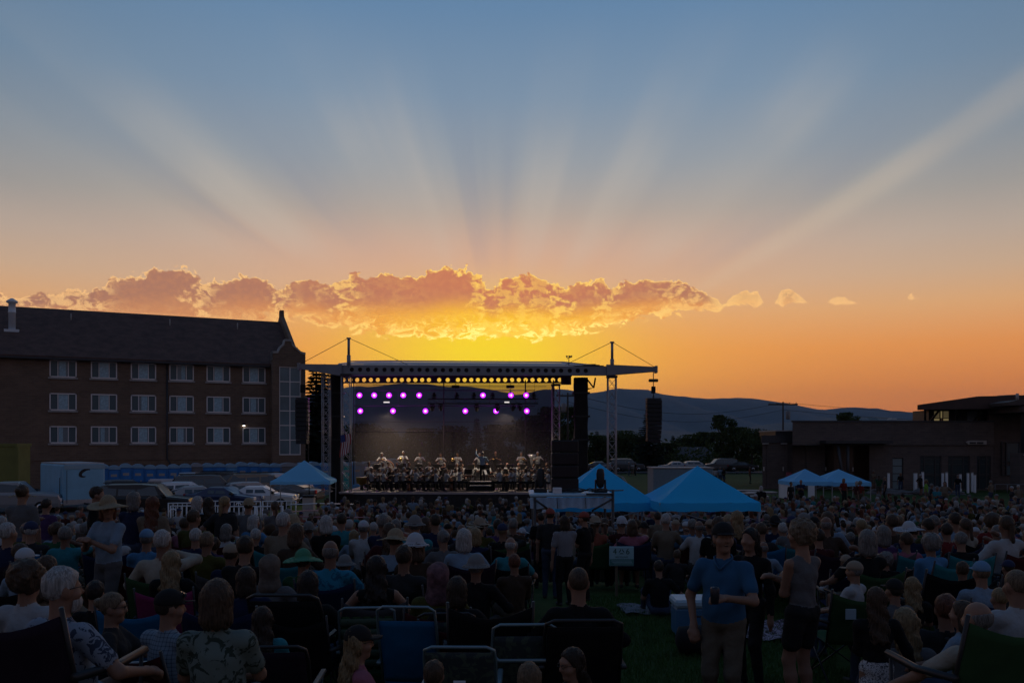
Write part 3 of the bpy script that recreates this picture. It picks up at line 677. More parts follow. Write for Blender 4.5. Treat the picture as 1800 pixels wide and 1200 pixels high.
def holed_beam(mb, x0, x1, za, zb, y0, y1, centres, r, m=0):
    """A plate between x0..x1, za..zb pierced by round holes (za, zb functions of x)."""
    n = 14; ed = sorted(centres); edges = [x0]+[(a+b)/2 for a, b in zip(ed[:-1], ed[1:])]+[x1]
    for i, c in enumerate(ed):
        a, b = edges[i], edges[i+1]
        zc = (za(c)+zb(c))/2
        for y, flip in ((y0, False), (y1, True)):
            ring = [(c+r*math.cos(2*PI*k/n), y, zc+r*math.sin(2*PI*k/n)) for k in range(n)]
            out = []
            for k in range(n):
                ca, sa = math.cos(2*PI*k/n), math.sin(2*PI*k/n)
                xx = b if ca > .35 else a if ca < -.35 else c+(ca/.35)*((b-c) if ca > 0 else (c-a))
                zz = zb(xx) if sa > .35 else za(xx) if sa < -.35 else zc+(sa/.35)*((zb(xx)-zc) if sa > 0 else (zc-za(xx)))
                out.append((xx, y, zz))
            fs = [(k, (k+1) % n, n+(k+1) % n, n+k) for k in range(n)]
            mb.add(ring+out, [f[::-1] if not flip else f for f in fs], m)
        rv = [(c+r*math.cos(2*PI*k/n), y, zc+r*math.sin(2*PI*k/n)) for y in (y0, y1) for k in range(n)]
        mb.add(rv, [(k, n+k, n+(k+1) % n, (k+1) % n) for k in range(n)], m)
    mb.add([(x0, y0, za(x0)), (x1, y0, za(x1)), (x1, y1, za(x1)), (x0, y1, za(x0)), (x0, y0, zb(x0)), (x1, y0, zb(x1)), (x1, y1, zb(x1)), (x0, y1, zb(x0))], [(0, 3, 2, 1), (4, 5, 6, 7), (0, 4, 7, 3), (1, 2, 6, 5)], m)

BRACE = {}
def truss_tower(name, px, py0, py1, d, w, label, flag=False, group='lattice truss towers of the stage'):
    x = sxp(px, d); z0, z1 = szp(py1, d), szp(py0, d)
    root = thing(name, (SCX+x, SZ+d, z0), label, 'truss tower', group)
    h = z1-z0; nb = max(2, round(h/(w*1.25))); st = h/nb; q = w/2
    cm = None
    for sx in (-1, 1):
        for sy in (-1, 1):
            if cm is None: o = MB().tube([(0, 0, 0), (0, 0, h)], .032, 6).build('chord', M_TRUSS, root); cm = o.data
            else: o = link('chord', cm, root)
            o.location = (sx*q, sy*q, 0)
    L = math.hypot(w, st); bm_ = MB().tube([(-L/2, 0, 0), (L/2, 0, 0)], .016, 4).build('brace', M_TRUSS, root); first = True; bd = bm_.data
    hm = MB().tube([(-q, 0, 0), (q, 0, 0)], .018, 4).build('rung', M_TRUSS, root); hd = hm.data; hf = True
    for k in range(nb):
        for s in (-1, 1):
            for sg in (-1, 1):
                if s == 1 and sg == 1: continue
                o = bm_ if first else link('brace', bd, root); first = False
                o.location = (0, s*q, (k+.5)*st); o.rotation_euler = (0, -sg*math.atan2(st, w), 0)
        o = hm if hf else link('rung', hd, root); hf = False
        o.location = (0, -q, k*st)
    MB().box(-q-.12, q+.12, -q-.12, q+.12, -.06, 0).build('base_plate', M_TRUSS, root)
    MB().box(-q-.06, q+.06, -q-.06, q+.06, h, h+.12).build('head_plate', M_BEAM, root)
    return root

def stage():
    root = thing('concert_stage', (SCX, SZ, 0), 'mobile concert stage with flat roof on beams above an orchestra', 'stage')
    zd = szp(865)
    dk = MB(); xa, xb = sxp(598), sxp(986); dk.box(xa, xb, 0, 10.0, zd-.16, zd)
    dk.build('deck', mat('stage_deck', (.055, .048, .046), .6, var=.2, scale=1.2), root)
    MB().box(xa-.03, xb+.03, -.06, -.002, zd-.10, zd+.012).build('deck_edge', mat('deck_edge_trim', (.30, .26, .27), .5), root)
    sk = MB(); pts = [(xa+(xb-xa)*i/120, -.12+.03*math.sin(i*1.9)) for i in range(121)]
    sk.add([(x, y, 0) for x, y in pts]+[(x, y, zd-.1) for x, y in pts], [(i, i+1, i+122, i+121) for i in range(120)], 0, True); sk.build('skirt', mat('stage_skirt', (.022, .019, .021), .95, var=.35, scale=4), root)
    # roof: two vinyl bands stepping up to the back, front plate with holes
    zf = lambda x: szp(657)-(x-sxp(600))*.005; zt = lambda x: szp(642)-(x-sxp(600))*.005
    xL, xR = sxp(597), sxp(1072)
    c = [sxp(619+14.3*k) for k in range(7)]+[sxp(724+13.7*k) for k in range(8)]+[sxp(840.5), sxp(858.5)]+[sxp(879+13.4*k) for k in range(9)]+[sxp(1001.5), sxp(1015.5), sxp(1029.5)]
    fb = MB(); holed_beam(fb, sxp(609), sxp(1040), zf, zt, -.1, .05, c, .125)
    fb.box(xL, sxp(609), -.1, .05, zf(xL), zt(xL)); fb.box(sxp(1040), xR, -.1, .05, zf(xR), zt(xR)); fb.box(xL-.2, xR+.3, -.18, .1, zf(xR)-.02, zf(xR)+.05)
    fb.build('front_beam', M_FASCIA, root)
    MB().box(xL, xR, .07, .1, zf(xR)+.03, zt(xR)).build('beam_backing', M_BEAM, root)
    rf = MB()
    secs = [(0.06, .02), (3.2, .34), (3.25, .42), (6.6, .80), (6.65, .90), (10.2, 1.22)]
    rings = []
    for y, dz in secs: rings.append([(sxp(577)*(1+y/SZ) if 0 else xL-.75, y, zt(xL)+dz), (xL+2, y, zt(xL)+dz+.03), (xR-2.2, y, zt(xR)+dz+.03), (xR-.2, y, zt(xR)+dz-.18)])
    for a, b in ((0, 1), (2, 3), (4, 5)):
        lo = [(p[0], p[1], p[2]-.07) for p in rings[a]]; lo2 = [(p[0], p[1], p[2]-.07) for p in rings[b]]
        rf.loft([rings[a]+lo[::-1], rings[b]+lo2[::-1]])
    rf.build('roof', M_ROOF, root)
    for k, y in enumerate((0.9, 3.2, 5.6, 8.0)): MB().box(xL, xR, y, y+.12, zf(0)+.2+.11*y, zf(0)+.45+.11*y).build('rafter', M_BEAM, root)
    # rear beam, see-through holes
    D = 9.4; za = lambda x: szp(673.5, D); zb = lambda x: szp(661.5, D)
    c2 = [sxp(604+12.0*k, D) for k in range(6)]+[sxp(682.5+11.9*k, D) for k in range(7)]+[sxp(772, D), sxp(787, D)]+[sxp(805+11.7*k, D) for k in range(5)]+[sxp(864+12*k, D) for k in range(11)]
    rb = MB(); holed_beam(rb, sxp(597, D), sxp(992, D), za, zb, D-.06, D+.06, c2, .145); rb.build('rear_beam', M_BEAM, root)
    MB().box(sxp(597, D), sxp(1005, D), D-.04, D+.5, zb(0)+.01, zb(0)+.3).build('rear_roof_edge', M_BEAM, root)
    for px in (992, 1000): MB().box(sxp(px-6, D), sxp(px+4, D), D-.1, D+.1, szp(676, D), szp(660, D)).build('beam_bracket', M_BEAM, root)
    # wings that carry the loudspeakers
    for sgn, p0, p1, yt0, yb0, yt1, yb1 in ((-1, 602, 526, 641, 661, 640, 648), (1, 1066, 1153, 641, 660, 645, 653)):
        a, b = sxp(p0), sxp(p1); w = MB()
        w.loft([[(a, -.25, szp(yb0)), (a, .25, szp(yb0)), (a, .25, szp(yt0)), (a, -.25, szp(yt0))], [(b, -.2, szp(yb1)), (b, .2, szp(yb1)), (b, .2, szp(yt1)), (b, -.2, szp(yt1))]])
        w.box(b-.06, b+.06, -.24, .24, szp(yb1)-.08, szp(yt1)+.06); w.build('speaker_wing', M_FASCIA, root)
        pm = 613 if sgn < 0 else 1076; ym = 594 if sgn < 0 else 601
        m_ = MB(); m_.tube([(sxp(pm), 0, szp(646)), (sxp(pm), 0, szp(ym+30))], .11, 8); m_.tube([(sxp(pm), 0, szp(ym+30)), (sxp(pm), 0, szp(ym))], .075, 8)
        m_.box(sxp(pm)-.11, sxp(pm)+.11, -.1, .1, szp(ym)-.05, szp(ym)+.02); m_.build('mast', M_FASCIA, root)
        for q, yq, dq in (((527 if sgn < 0 else 1151), 640 if sgn < 0 else 645, 0), ((717 if sgn < 0 else 994), 641, 1.0)):
            MB().tube([(sxp(pm), 0, szp(ym)), (sxp(q, dq), dq, szp(yq, dq))], .018, 4).build('guy_wire', M_STEEL, root)
    v = MB(); xv = sxp(1000, 2); v.tube([(xv, 2, szp(645)), (xv, 2, szp(624))], .025, 5); v.tube([(xv-.12, 2, szp(624)), (xv+.14, 2, szp(621))], .025, 5)
    for q in (-.12, 0.02, .14): v.lathe([(.02, szp(620)-.06), (.07, szp(620)), (.02, szp(620)+.06)], (xv+q, 2, 0), 6)
    v.build('wind_gauge', M_STEEL, root)
    # black leg columns with rigging drape
    for p0, p1, y0, y1 in ((582, 601, 655, 885), (1009, 1033, 661, 885)):
        a, b = sxp(p0, 1.2), sxp(p1, 1.2); cw = MB(); n = 40; rows = []
        for k in range(15):
            z = szp(y0)+(-szp(y0))*k/14; rr = .5*(b-a)*(1+.05*math.sin(k*2.2))
            rows.append([((a+b)/2+rr*math.copysign(abs(math.cos(t))**.5, math.cos(t))*(1+.04*math.sin(9*t+k)), 1.2+.38*math.copysign(abs(math.sin(t))**.5, math.sin(t))*(1+.05*math.sin(7*t)), z) for t in [2*PI*i/n for i in range(n)]])
        cw.loft(rows[::-1], 0, True, True); cw.build('leg_drape', M_CLOTH, root)
        for k in range(3): MB().box(a-.1, b+.1, .8, 1.6, szp(690+42*k), szp(687+42*k)).build('drape_band', M_BLACK, root)
    st = MB(); a = sxp(1036, 1.2); st.tube([(a-.2, 1.2, szp(661)), (a+.25, 1.2, szp(679)), (a-.1, 1.2, szp(681))], .05, 5); st.tube([(a+.35, 1.2, szp(661)), (a+.25, 1.2, szp(679))], .05, 5); st.build('hinge_strut', M_BEAM, root)
    # scrim at the back with its battens
    sc = MB(); a, b = sxp(624, 9.6), sxp(975, 9.6); N = 60
    pts = [(a+(b-a)*i/N, 9.65+.03*math.sin(i*.8)) for i in range(N+1)]
    sc.add([(x, y, zd) for x, y in pts]+[(x, y, szp(674, 9.6)) for x, y in pts], [(i, i+1, i+N+2, i+N+1) for i in range(N)], 0, True); sc.build('scrim', M_SCRIM, root)
    for px in (622, 780, 923.5, 973): MB().tube([(sxp(px, 9.3), 9.3, zd), (sxp(px, 9.3), 9.3, szp(668, 9.3))], .045, 6).build('scrim_post', M_BEAM, root)
    for py in (741, 757): MB().tube([(a, 9.5, szp(py, 9.5)), (b, 9.5, szp(py, 9.5))], .02, 4).build('batten', M_BEAM, root)
    MB().tube([(sxp(655, 9), 9, szp(676, 9)), (sxp(760, 9), 9, szp(678, 9)), (sxp(850, 9), 9, szp(679, 9)), (sxp(960, 9), 9, szp(679, 9))], .022, 4).build('cable_run', M_BLACK, root)
    # steps in front of the podium
    for k, (y0, y1) in enumerate(((852.5, 854), (846, 847.5))): MB().box(sxp(826, 1.2), sxp(866, 1.2), 1.2+k*.35, 1.55+k*.35, szp(y1, 1.2), szp(y0, 1.2)).build('podium_step', mat('step_edge', (.32, .30, .30), .6), root)
    MB().box(sxp(824, 2), sxp(870, 2), 1.9, 3.4, zd+.005, szp(846, 2)).build('podium', M_BLACK, root)
    for k, (d, h) in enumerate(((4.9, .22), (6.8, .45))): MB().box(sxp(640, d), sxp(960, d), d, d+1.85, zd+.005, zd+h).build('riser', M_BLACK, root)
    return zd
DECK = stage()
truss_tower('truss_tower', 573.5, 655, 862, .2, .40, 'slim lattice truss tower under the left speaker wing')
truss_tower('truss_tower', 609, 661, 864, -.3, .48, 'lattice truss tower with a flag at the left front corner of the stage')
truss_tower('truss_tower', 977, 678, 864, 6.0, .46, 'lattice truss tower behind the black speaker stack')
truss_tower('truss_tower', 1075.5, 664, 905, .1, .46, 'lattice truss tower under the right speaker wing')

def line_array(px, y0, y1, n, w_px, bend, label, hoist):
    x = xat(px, SZ); root = thing('line_array', (x, SZ, 0), label, 'loudspeaker', 'hanging line arrays')
    W = w_px/FPX*SZ/2; z0 = szp(y0); z1 = szp(y1); h = (z0-z1)/n; ang = 0; p = Vector((0, -.1, z0)); 
    MB().box(-W*.95, W*.95, -.35, .3, z0+.02, z0+.10).build('fly_frame', M_STEEL, root)
    for k in range(n):
        ang = bend*max(0, k-n*.45)/n; c = MB(); dx = math.sin(ang)*h
        c.bbox(-W, W, -.36, .30, 0, h*.965, .03)
        o = c.build('cabinet', M_BLACK, root, (p.x, p.y, p.z-h)); o.rotation_euler = (ang*.6, ang, 0); o.scale.x = 1-.22*max(0, k/n-.4)
        g = MB(); g.box(-W*.9, W*.9, -.378, -.363, h*.08, h*.88); g.build('grille', mat('speaker_grille', (.020, .018, .020), .8), o)
        p += Vector((-dx, 0, -h*math.cos(ang)))
    if hoist:
        hb = MB(); hb.tube([(0, 0, szp(653)), (0, 0, z0+.1)], .025, 5); hb.build('hoist_chain', M_STEEL, root)
        MB().bbox(-.26, .26, -.14, .14, szp(671), szp(666), .04).build('hoist_block', mat('hoist_yellow', (.10, .07, .03), .6), root)
        MB().bbox(-.11, .11, -.11, .11, szp(691), szp(679), .03).build('chain_bag', M_CLOTH, root)
        for s in (-1, 1): MB().tube([(0, 0, szp(692)), (s*.06, 0, z0+.1)], .012, 4).build('sling', M_STEEL, root)
    else:
        MB().tube([(0, 0, szp(648)), (0, 0, z0+.1)], .025, 5).build('hoist_chain', M_STEEL, root)
        MB().bbox(-.13, .13, -.13, .13, szp(690), szp(676), .03).build('chain_bag', M_CLOTH, root)
        MB().tube([(.32, -.3, szp(700)), (.36, -.3, szp(780)), (.45, -.4, szp(868))], .03, 5).build('signal_cable', M_BLACK, root)
line_array(532.5, 702, 780, 10, 21, 0.0, 'black line array speaker hanging from the left wing of the stage roof', False)
line_array(1148.5, 703, 777, 10, 26, .28, 'black curved line array speaker hanging from the right wing of the stage roof', True)

def lighting_truss():
    D = 4.5; root = thing('lighting_truss', (SCX, SZ+D, 0), 'horizontal lighting truss hung under the stage roof on the right', 'truss')
    a, b = sxp(752, D), sxp(946, D); z0, z1 = szp(709, D), szp(701, D)
    for y in (-.14, .14):
        for z in (z0, z1): MB().tube([(a, y, z), (b, y, z)], .028, 6).build('chord', M_STEEL, root)
    n = 22; st = (b-a)/n; bd = None
    for k in range(n):
        o = MB().tube([(0, -.14, z0), (st, -.14, z1)], .014, 4).build('brace', M_STEEL, root) if bd is None else link('brace', bd, root)
        bd = o.data; o.location.x = a+k*st
        if k % 2:
            o.scale.x = -1; o.location.x = a+(k+1)*st
    for px, h in ((801, 2), (897, 2)):
        MB().tube([(sxp(px, D), 0, z1), (sxp(px, D), 0, szp(668, D))], .02, 5).build('hoist_chain', M_STEEL, root)
        MB().bbox(sxp(px-7, D), sxp(px+7, D), -.15, .15, szp(682, D), szp(677, D), .03).build('hoist_block', M_STEEL, root)
lighting_truss()

def moving_head(name, x, y, z, s, label, hang=True, group='moving head lights on the truss'):
    root = thing(name, (x, y, z), label, 'stage light', group)
    f = -1 if hang else 1
    MB().bbox(-.19*s, .19*s, -.14*s, .14*s, min(0, f*.13*s), max(0, f*.13*s), .02).build('base', M_BLACK, root)
    yk = MB()
    for q in (-1, 1): yk.bbox(q*.19*s-.03*s, q*.19*s+.03*s, -.06*s, .06*s, min(f*.13*s, f*.42*s), max(f*.13*s, f*.42*s), .01)
    yk.build('yoke', M_BLACK, root)
    hd = MB(); hd.lathe([(.08*s, -.24*s), (.145*s, -.16*s), (.15*s, .08*s), (.12*s, .2*s), (.09*s, .22*s)], (0, 0, 0), 12, 0, 'z')
    o = hd.build('lamp_head', M_BLACK, root, (0, 0, f*.40*s)); o.rotation_euler = (random.uniform(-.4, .9) if hang else 0, random.uniform(-.5, .5) if hang else 0, 0)
    return root
names_mh = [(760, 712, 'leftmost'), (775, 712, 'second from the left'), (838, 713, 'third from the left'), (874, 713, 'fourth from the left'), (902, 712, 'fifth from the left'), (914, 712, 'rightmost')]
for px, py, w in names_mh:
    p = at(px, py-3, SZ+4.2); moving_head('moving_head_light', p.x, p.y, p.z, .72, w+' unlit moving head lamp hanging below the lighting truss')
for px, w in ((763, 'leftmost'), (803, 'second from the left'), (833, 'middle'), (866, 'second from the right'), (938, 'rightmost')):
    p = at(px, 700.5, SZ+4.6); moving_head('moving_head_light', p.x, p.y, p.z, .62, w+' unlit lamp standing on top of the lighting truss', False)

M_LENS_HALO = mat('purple_lens_halo', (.8, .2, 1), .3, emit=(.42, .010, 1.0), estr=1.15)  # glowing ring of an oversized lens, imitates the halo round each lamp
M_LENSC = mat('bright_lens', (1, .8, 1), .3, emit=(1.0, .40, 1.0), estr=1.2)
def par_can(px, py, D, label, aim, lit=1.0, power=9):
    p = at(px, py, SZ+D); root = thing('purple_stage_lamp', p, label, 'stage light', 'purple stage lamps')
    h = MB(); h.lathe([(.08, .30), (.15, .22), (.20, .0), (.215, -.02), (.215, -.05), (.19, -.05)], (0, 0, 0), 14, 0, 'y'); b = h.build('housing', M_BLACK, root)
    MB().lathe([(.187, -.045), (.187, -.052), (.05, -.056)], (0, 0, 0), 14, 0, 'y').build('lens', M_LENS_HALO, root)
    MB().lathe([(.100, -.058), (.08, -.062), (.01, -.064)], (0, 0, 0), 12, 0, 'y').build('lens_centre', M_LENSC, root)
    MB().tube([(0, .12, .1), (0, .12, .34)], .022, 5).build('clamp', M_STEEL, root)
    ld = bpy.data.lights.new('purple_beam', 'SPOT'); ld.energy = power*2.5; ld.color = (.62, .10, 1.0); ld.spot_size = math.radians(46); ld.spot_blend = .8; ld.shadow_soft_size = .1
    lo = bpy.data.objects.new('purple_beam', ld); COL.objects.link(lo); lo.parent = root; lo.location = (0, -.12, 0)
    lo.rotation_euler = Vector(aim).to_track_quat('-Z', 'Y').to_euler()
    gd = bpy.data.lights.new('purple_glow', 'POINT'); gd.energy = GLOW; gd.color = (.60, .06, 1.0); gd.shadow_soft_size = .09
    go = bpy.data.objects.new('purple_glow', gd); COL.objects.link(go); go.parent = root; go.location = (0, -.2, 0)
GLOW = 12.0
ordn = ['first', 'second', 'third', 'fourth', 'fifth', 'sixth', 'seventh', 'eighth']
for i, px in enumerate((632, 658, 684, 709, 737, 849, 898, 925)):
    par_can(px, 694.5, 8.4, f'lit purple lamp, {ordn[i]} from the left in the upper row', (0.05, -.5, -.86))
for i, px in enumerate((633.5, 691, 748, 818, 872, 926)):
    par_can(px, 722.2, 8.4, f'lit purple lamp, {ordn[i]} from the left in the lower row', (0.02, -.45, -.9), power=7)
rt = thing('rear_lamp_bar', (SCX, SZ+8.5, 0), 'thin rear pipe that carries the upper purple lamps', 'pipe')
MB().tube([(sxp(622, 8.5), 0, szp(686, 8.5)), (sxp(940, 8.5), 0, szp(686, 8.5))], .03, 6).build('pipe', M_STEEL, rt)
rt2 = thing('rear_lamp_bar', (SCX, SZ+8.5, 0), 'thin rear pipe that carries the lower purple lamps', 'pipe')
MB().tube([(sxp(622, 8.5), 0, szp(713, 8.5)), (sxp(940, 8.5), 0, szp(713, 8.5))], .03, 6).build('pipe', M_STEEL, rt2)
for px in (622, 700, 780, 860, 940): MB().tube([(sxp(px, 8.5), 0, szp(713, 8.5)), (sxp(px, 8.5), 0, szp(672, 8.5))], .014, 4).build('drop', M_STEEL, rt2)
M_BAR = mat('white_led_bar', (1, 1, 1), emit=(1, .93, .9), estr=.8)
for px, w, D, lb in ((679.5, 11, 7.5, 'short lit white LED bar between the purple lamps on the left'), (891, 9, 4.1, 'short lit white LED bar on the lighting truss')):
    p = at(px, 707, SZ+D); r_ = thing('led_bar', p, lb, 'light bar'); hw = w/FPX*(SZ+D)/2
    MB().box(-hw, hw, 0, .1, -.03, .07).build('housing', M_BLACK, r_); MB().box(-hw*.95, hw*.95, -.012, -.002, -.025, .05).build('tube', M_BAR, r_)
    ld = bpy.data.lights.new('led_wash', 'AREA'); ld.energy = 260; ld.color = (1, .78, .54); ld.size = .5; lo = bpy.data.objects.new('led_wash', ld); COL.objects.link(lo); lo.parent = r_; lo.location = (0, -.1, -.75)
    lo.rotation_euler = Vector((.1 if px < 800 else -.25, -.15, -1)).to_track_quat('-Z', 'Y').to_euler()
# flag on the left tower
fl = MB(); pt = at(607, 766, SZ-.6); n = 12; NS = 9
vs = []; fs = []; ms = []
for i in range(n+1):
    for k in range(NS+1):
        u, v = i/n, k/NS; vs.append((pt.x-.28+.55*v+.04*math.sin(u*5), pt.y-.05*math.sin(v*9+u*3), pt.z+.15-1.05*u-.30*(1-v)*(.4+.6*u)))
fb = MB()
for i in range(n):
    for k in range(NS): fb.add([vs[i*(NS+1)+k], vs[i*(NS+1)+k+1], vs[(i+1)*(NS+1)+k+1], vs[(i+1)*(NS+1)+k]], [(0, 3, 2, 1)], k % 2 if not (i < 4 and k < 4) else 2)
tag(fb.build('flag', [mat('flag_red', (.30, .05, .05), .8), mat('flag_white', (.55, .50, .50), .8), mat('flag_blue', (.03, .04, .16), .8)]), 'striped red and white flag hanging from the left truss tower', 'flag')

# thin theatrical smoke under the stage roof: it carries the purple glow round the lamps
sm = MB(); sm.box(sxp(602, 1), sxp(985, 8), 1.6, 9.55, DECK+.02, szp(664, 1.6))
smo = sm.build('stage_smoke', bpy.data.materials.new('stage_smoke'), None, (SCX, SZ, 0)); tag(smo, 'thin smoke hanging under the stage roof around the purple lamps', 'smoke', kind='stuff')
def volume_mat(m, col, dens, an=0.0):
    m.use_nodes = True; nt = m.node_tree; nt.nodes.clear()
    v = nt.nodes.new('ShaderNodeVolumePrincipled'); o = nt.nodes.new('ShaderNodeOutputMaterial')
    v.inputs['Color'].default_value = (*col, 1); v.inputs['Density'].default_value = dens; v.inputs['Anisotropy'].default_value = an
    nt.links.new(v.outputs[0], o.inputs['Volume'])
volume_mat(smo.data.materials[0], (.85, .8, .85), .0018)

# ------------------------------------------------------------------ portable toilets along the hall
POT = {}
def portable_toilet(px, Z, style, label, wide=False):
    x = xat(px, Z); W = .47 if not wide else .80
    body = {'blue': (.02, .17, .46), 'pale': (.08, .28, .52), 'grey': (.13, .13, .14), 'green': (.02, .30, .27)}[style]
    key = (style, wide)
    if key not in POT:
        root = thing('portable_toilet', (0, 0, 0), label, 'toilet', 'portable toilets in a row')
        m = mat('toilet_'+style, body, .5, var=.12, scale=2); mr = mat('toilet_roof', (.20, .34, .46), .5, var=.1)
        mr2 = mat('toilet_roof_grey', (.26, .27, .30), .5)
        b = MB(); b.box(-W, W, 0, 1.1, 0.1, 2.08); b.box(-W-.03, W+.03, -.03, 1.13, 0, .12)
        for q in (-W, W-.07): b.box(q, q+.07, -.04, -.001, .12, 2.08)
        b.build('cabin', m, root)
        n = 10; arc = [(-W*1.02*math.cos(PI*k/n), .32*math.sin(PI*k/n)) for k in range(n+1)]
        r = MB(); r.loft([[(a, y, 2.09+h) for a, h in arc] for y in (-.06, 1.14)]); r.build('roof', mr if style != 'grey' else mr2, root)
        d = MB(); d.box(-W+.12, W-.12, -.05, -.003, .2, 1.98); dr = d.build('door', m, root)
        MB().box(W-.3, W-.2, -.075, -.052, 1.0, 1.14).build('latch', M_TRIM, dr)
        MB().box(-.22, .22, -.06, -.0525, 1.5, 1.7).build('sign_plate', M_TRIM, dr)
        POT[key] = root; o = root
    else: o = copy_tree(POT[key])
    tag(o, label, 'toilet', 'portable toilets in a row'); o.location = (x, Z, 0); o.rotation_euler = (0, 0, .42+random.uniform(-.04, .04)); o.scale.z = random.uniform(.97, 1.03)
row = ['blue']*8+['grey']+['blue']*2+['pale']+['blue']*4+['greyw']+['blue']*3+['grey', 'green', 'pale', 'pale', 'greyw', 'pale']
px = 168.0; CNT = {}
ORD = ['first', 'second', 'third', 'fourth', 'fifth', 'sixth', 'seventh', 'eighth', 'ninth', 'tenth', 'eleventh', 'twelfth', 'thirteenth', 'fourteenth', 'fifteenth', 'sixteenth', 'seventeenth', 'eighteenth', 'nineteenth', 'twentieth']
for i, stl in enumerate(row):
    Z = 66+i*.47; wd = stl.endswith('w'); st_ = stl.rstrip('w') if wd else stl
    st_ = 'grey' if stl == 'greyw' else stl
    step = 21.5*66/Z*(1.5 if wd else 1.0)
    lb = {'blue': 'blue portable toilet in the row below the brick hall', 'pale': 'pale blue portable toilet in the row by the hall',
          'grey': ('wide grey portable toilet in the row below the brick hall' if wd else 'narrow grey portable toilet in the row below the brick hall'), 'green': 'teal green portable toilet near the stage end of the row'}[st_]
    CNT[lb] = CNT.get(lb, 0)+1; lb = ORD[CNT[lb]-1]+' '+lb.replace(' in the row', ' from the trailer in the row') if 'green' not in lb else lb
    portable_toilet(px+step/2, Z, st_, lb, wd); px += step

# ------------------------------------------------------------------ vehicles
def paint(nm, c): return mat('car_paint_'+nm, c, .28, metal=.25, spec=.6)
M_CARGLASS = mat('car_glass', (.03, .04, .05), .06, spec=.9)
M_CHROME = mat('chrome', (.5, .5, .52), .2, metal=.9)
M_HEADL = mat('headlight_glass', (.5, .52, .55), .15)
SHAPES = {   # (x along car, belt height, roof height or 0, half width)
    'suv': dict(L=4.9, hood=1.12, belt=1.18, roof=1.86, xs=(-2.45, -2.38, -1.9, -.2, .55, 1.15, 2.3, 2.45), top=(1.05, 1.75, 1.86, 1.88, 1.82, 1.18, 1.05, .7), w=.95),
    'sedan': dict(L=4.6, hood=.95, belt=.98, roof=1.45, xs=(-2.3, -2.2, -1.5, -.7, .35, 1.1, 2.15, 2.3), top=(.85, 1.0, 1.08, 1.43, 1.44, .99, .86, .6), w=.9),
    'hatch': dict(L=4.1, hood=.98, belt=1.0, roof=1.52, xs=(-2.05, -1.98, -1.6, -.9, .2, .95, 1.9, 2.05), top=(.95, 1.15, 1.46, 1.52, 1.5, 1.02, .9, .6), w=.88),
    'pickup': dict(L=5.6, hood=1.15, belt=1.2, roof=1.85, xs=(-2.8, -2.75, -.75, -.6, .5, 1.1, 2.65, 2.8), top=(1.15, 1.2, 1.2, 1.82, 1.84, 1.2, 1.08, .75), w=.98),
}
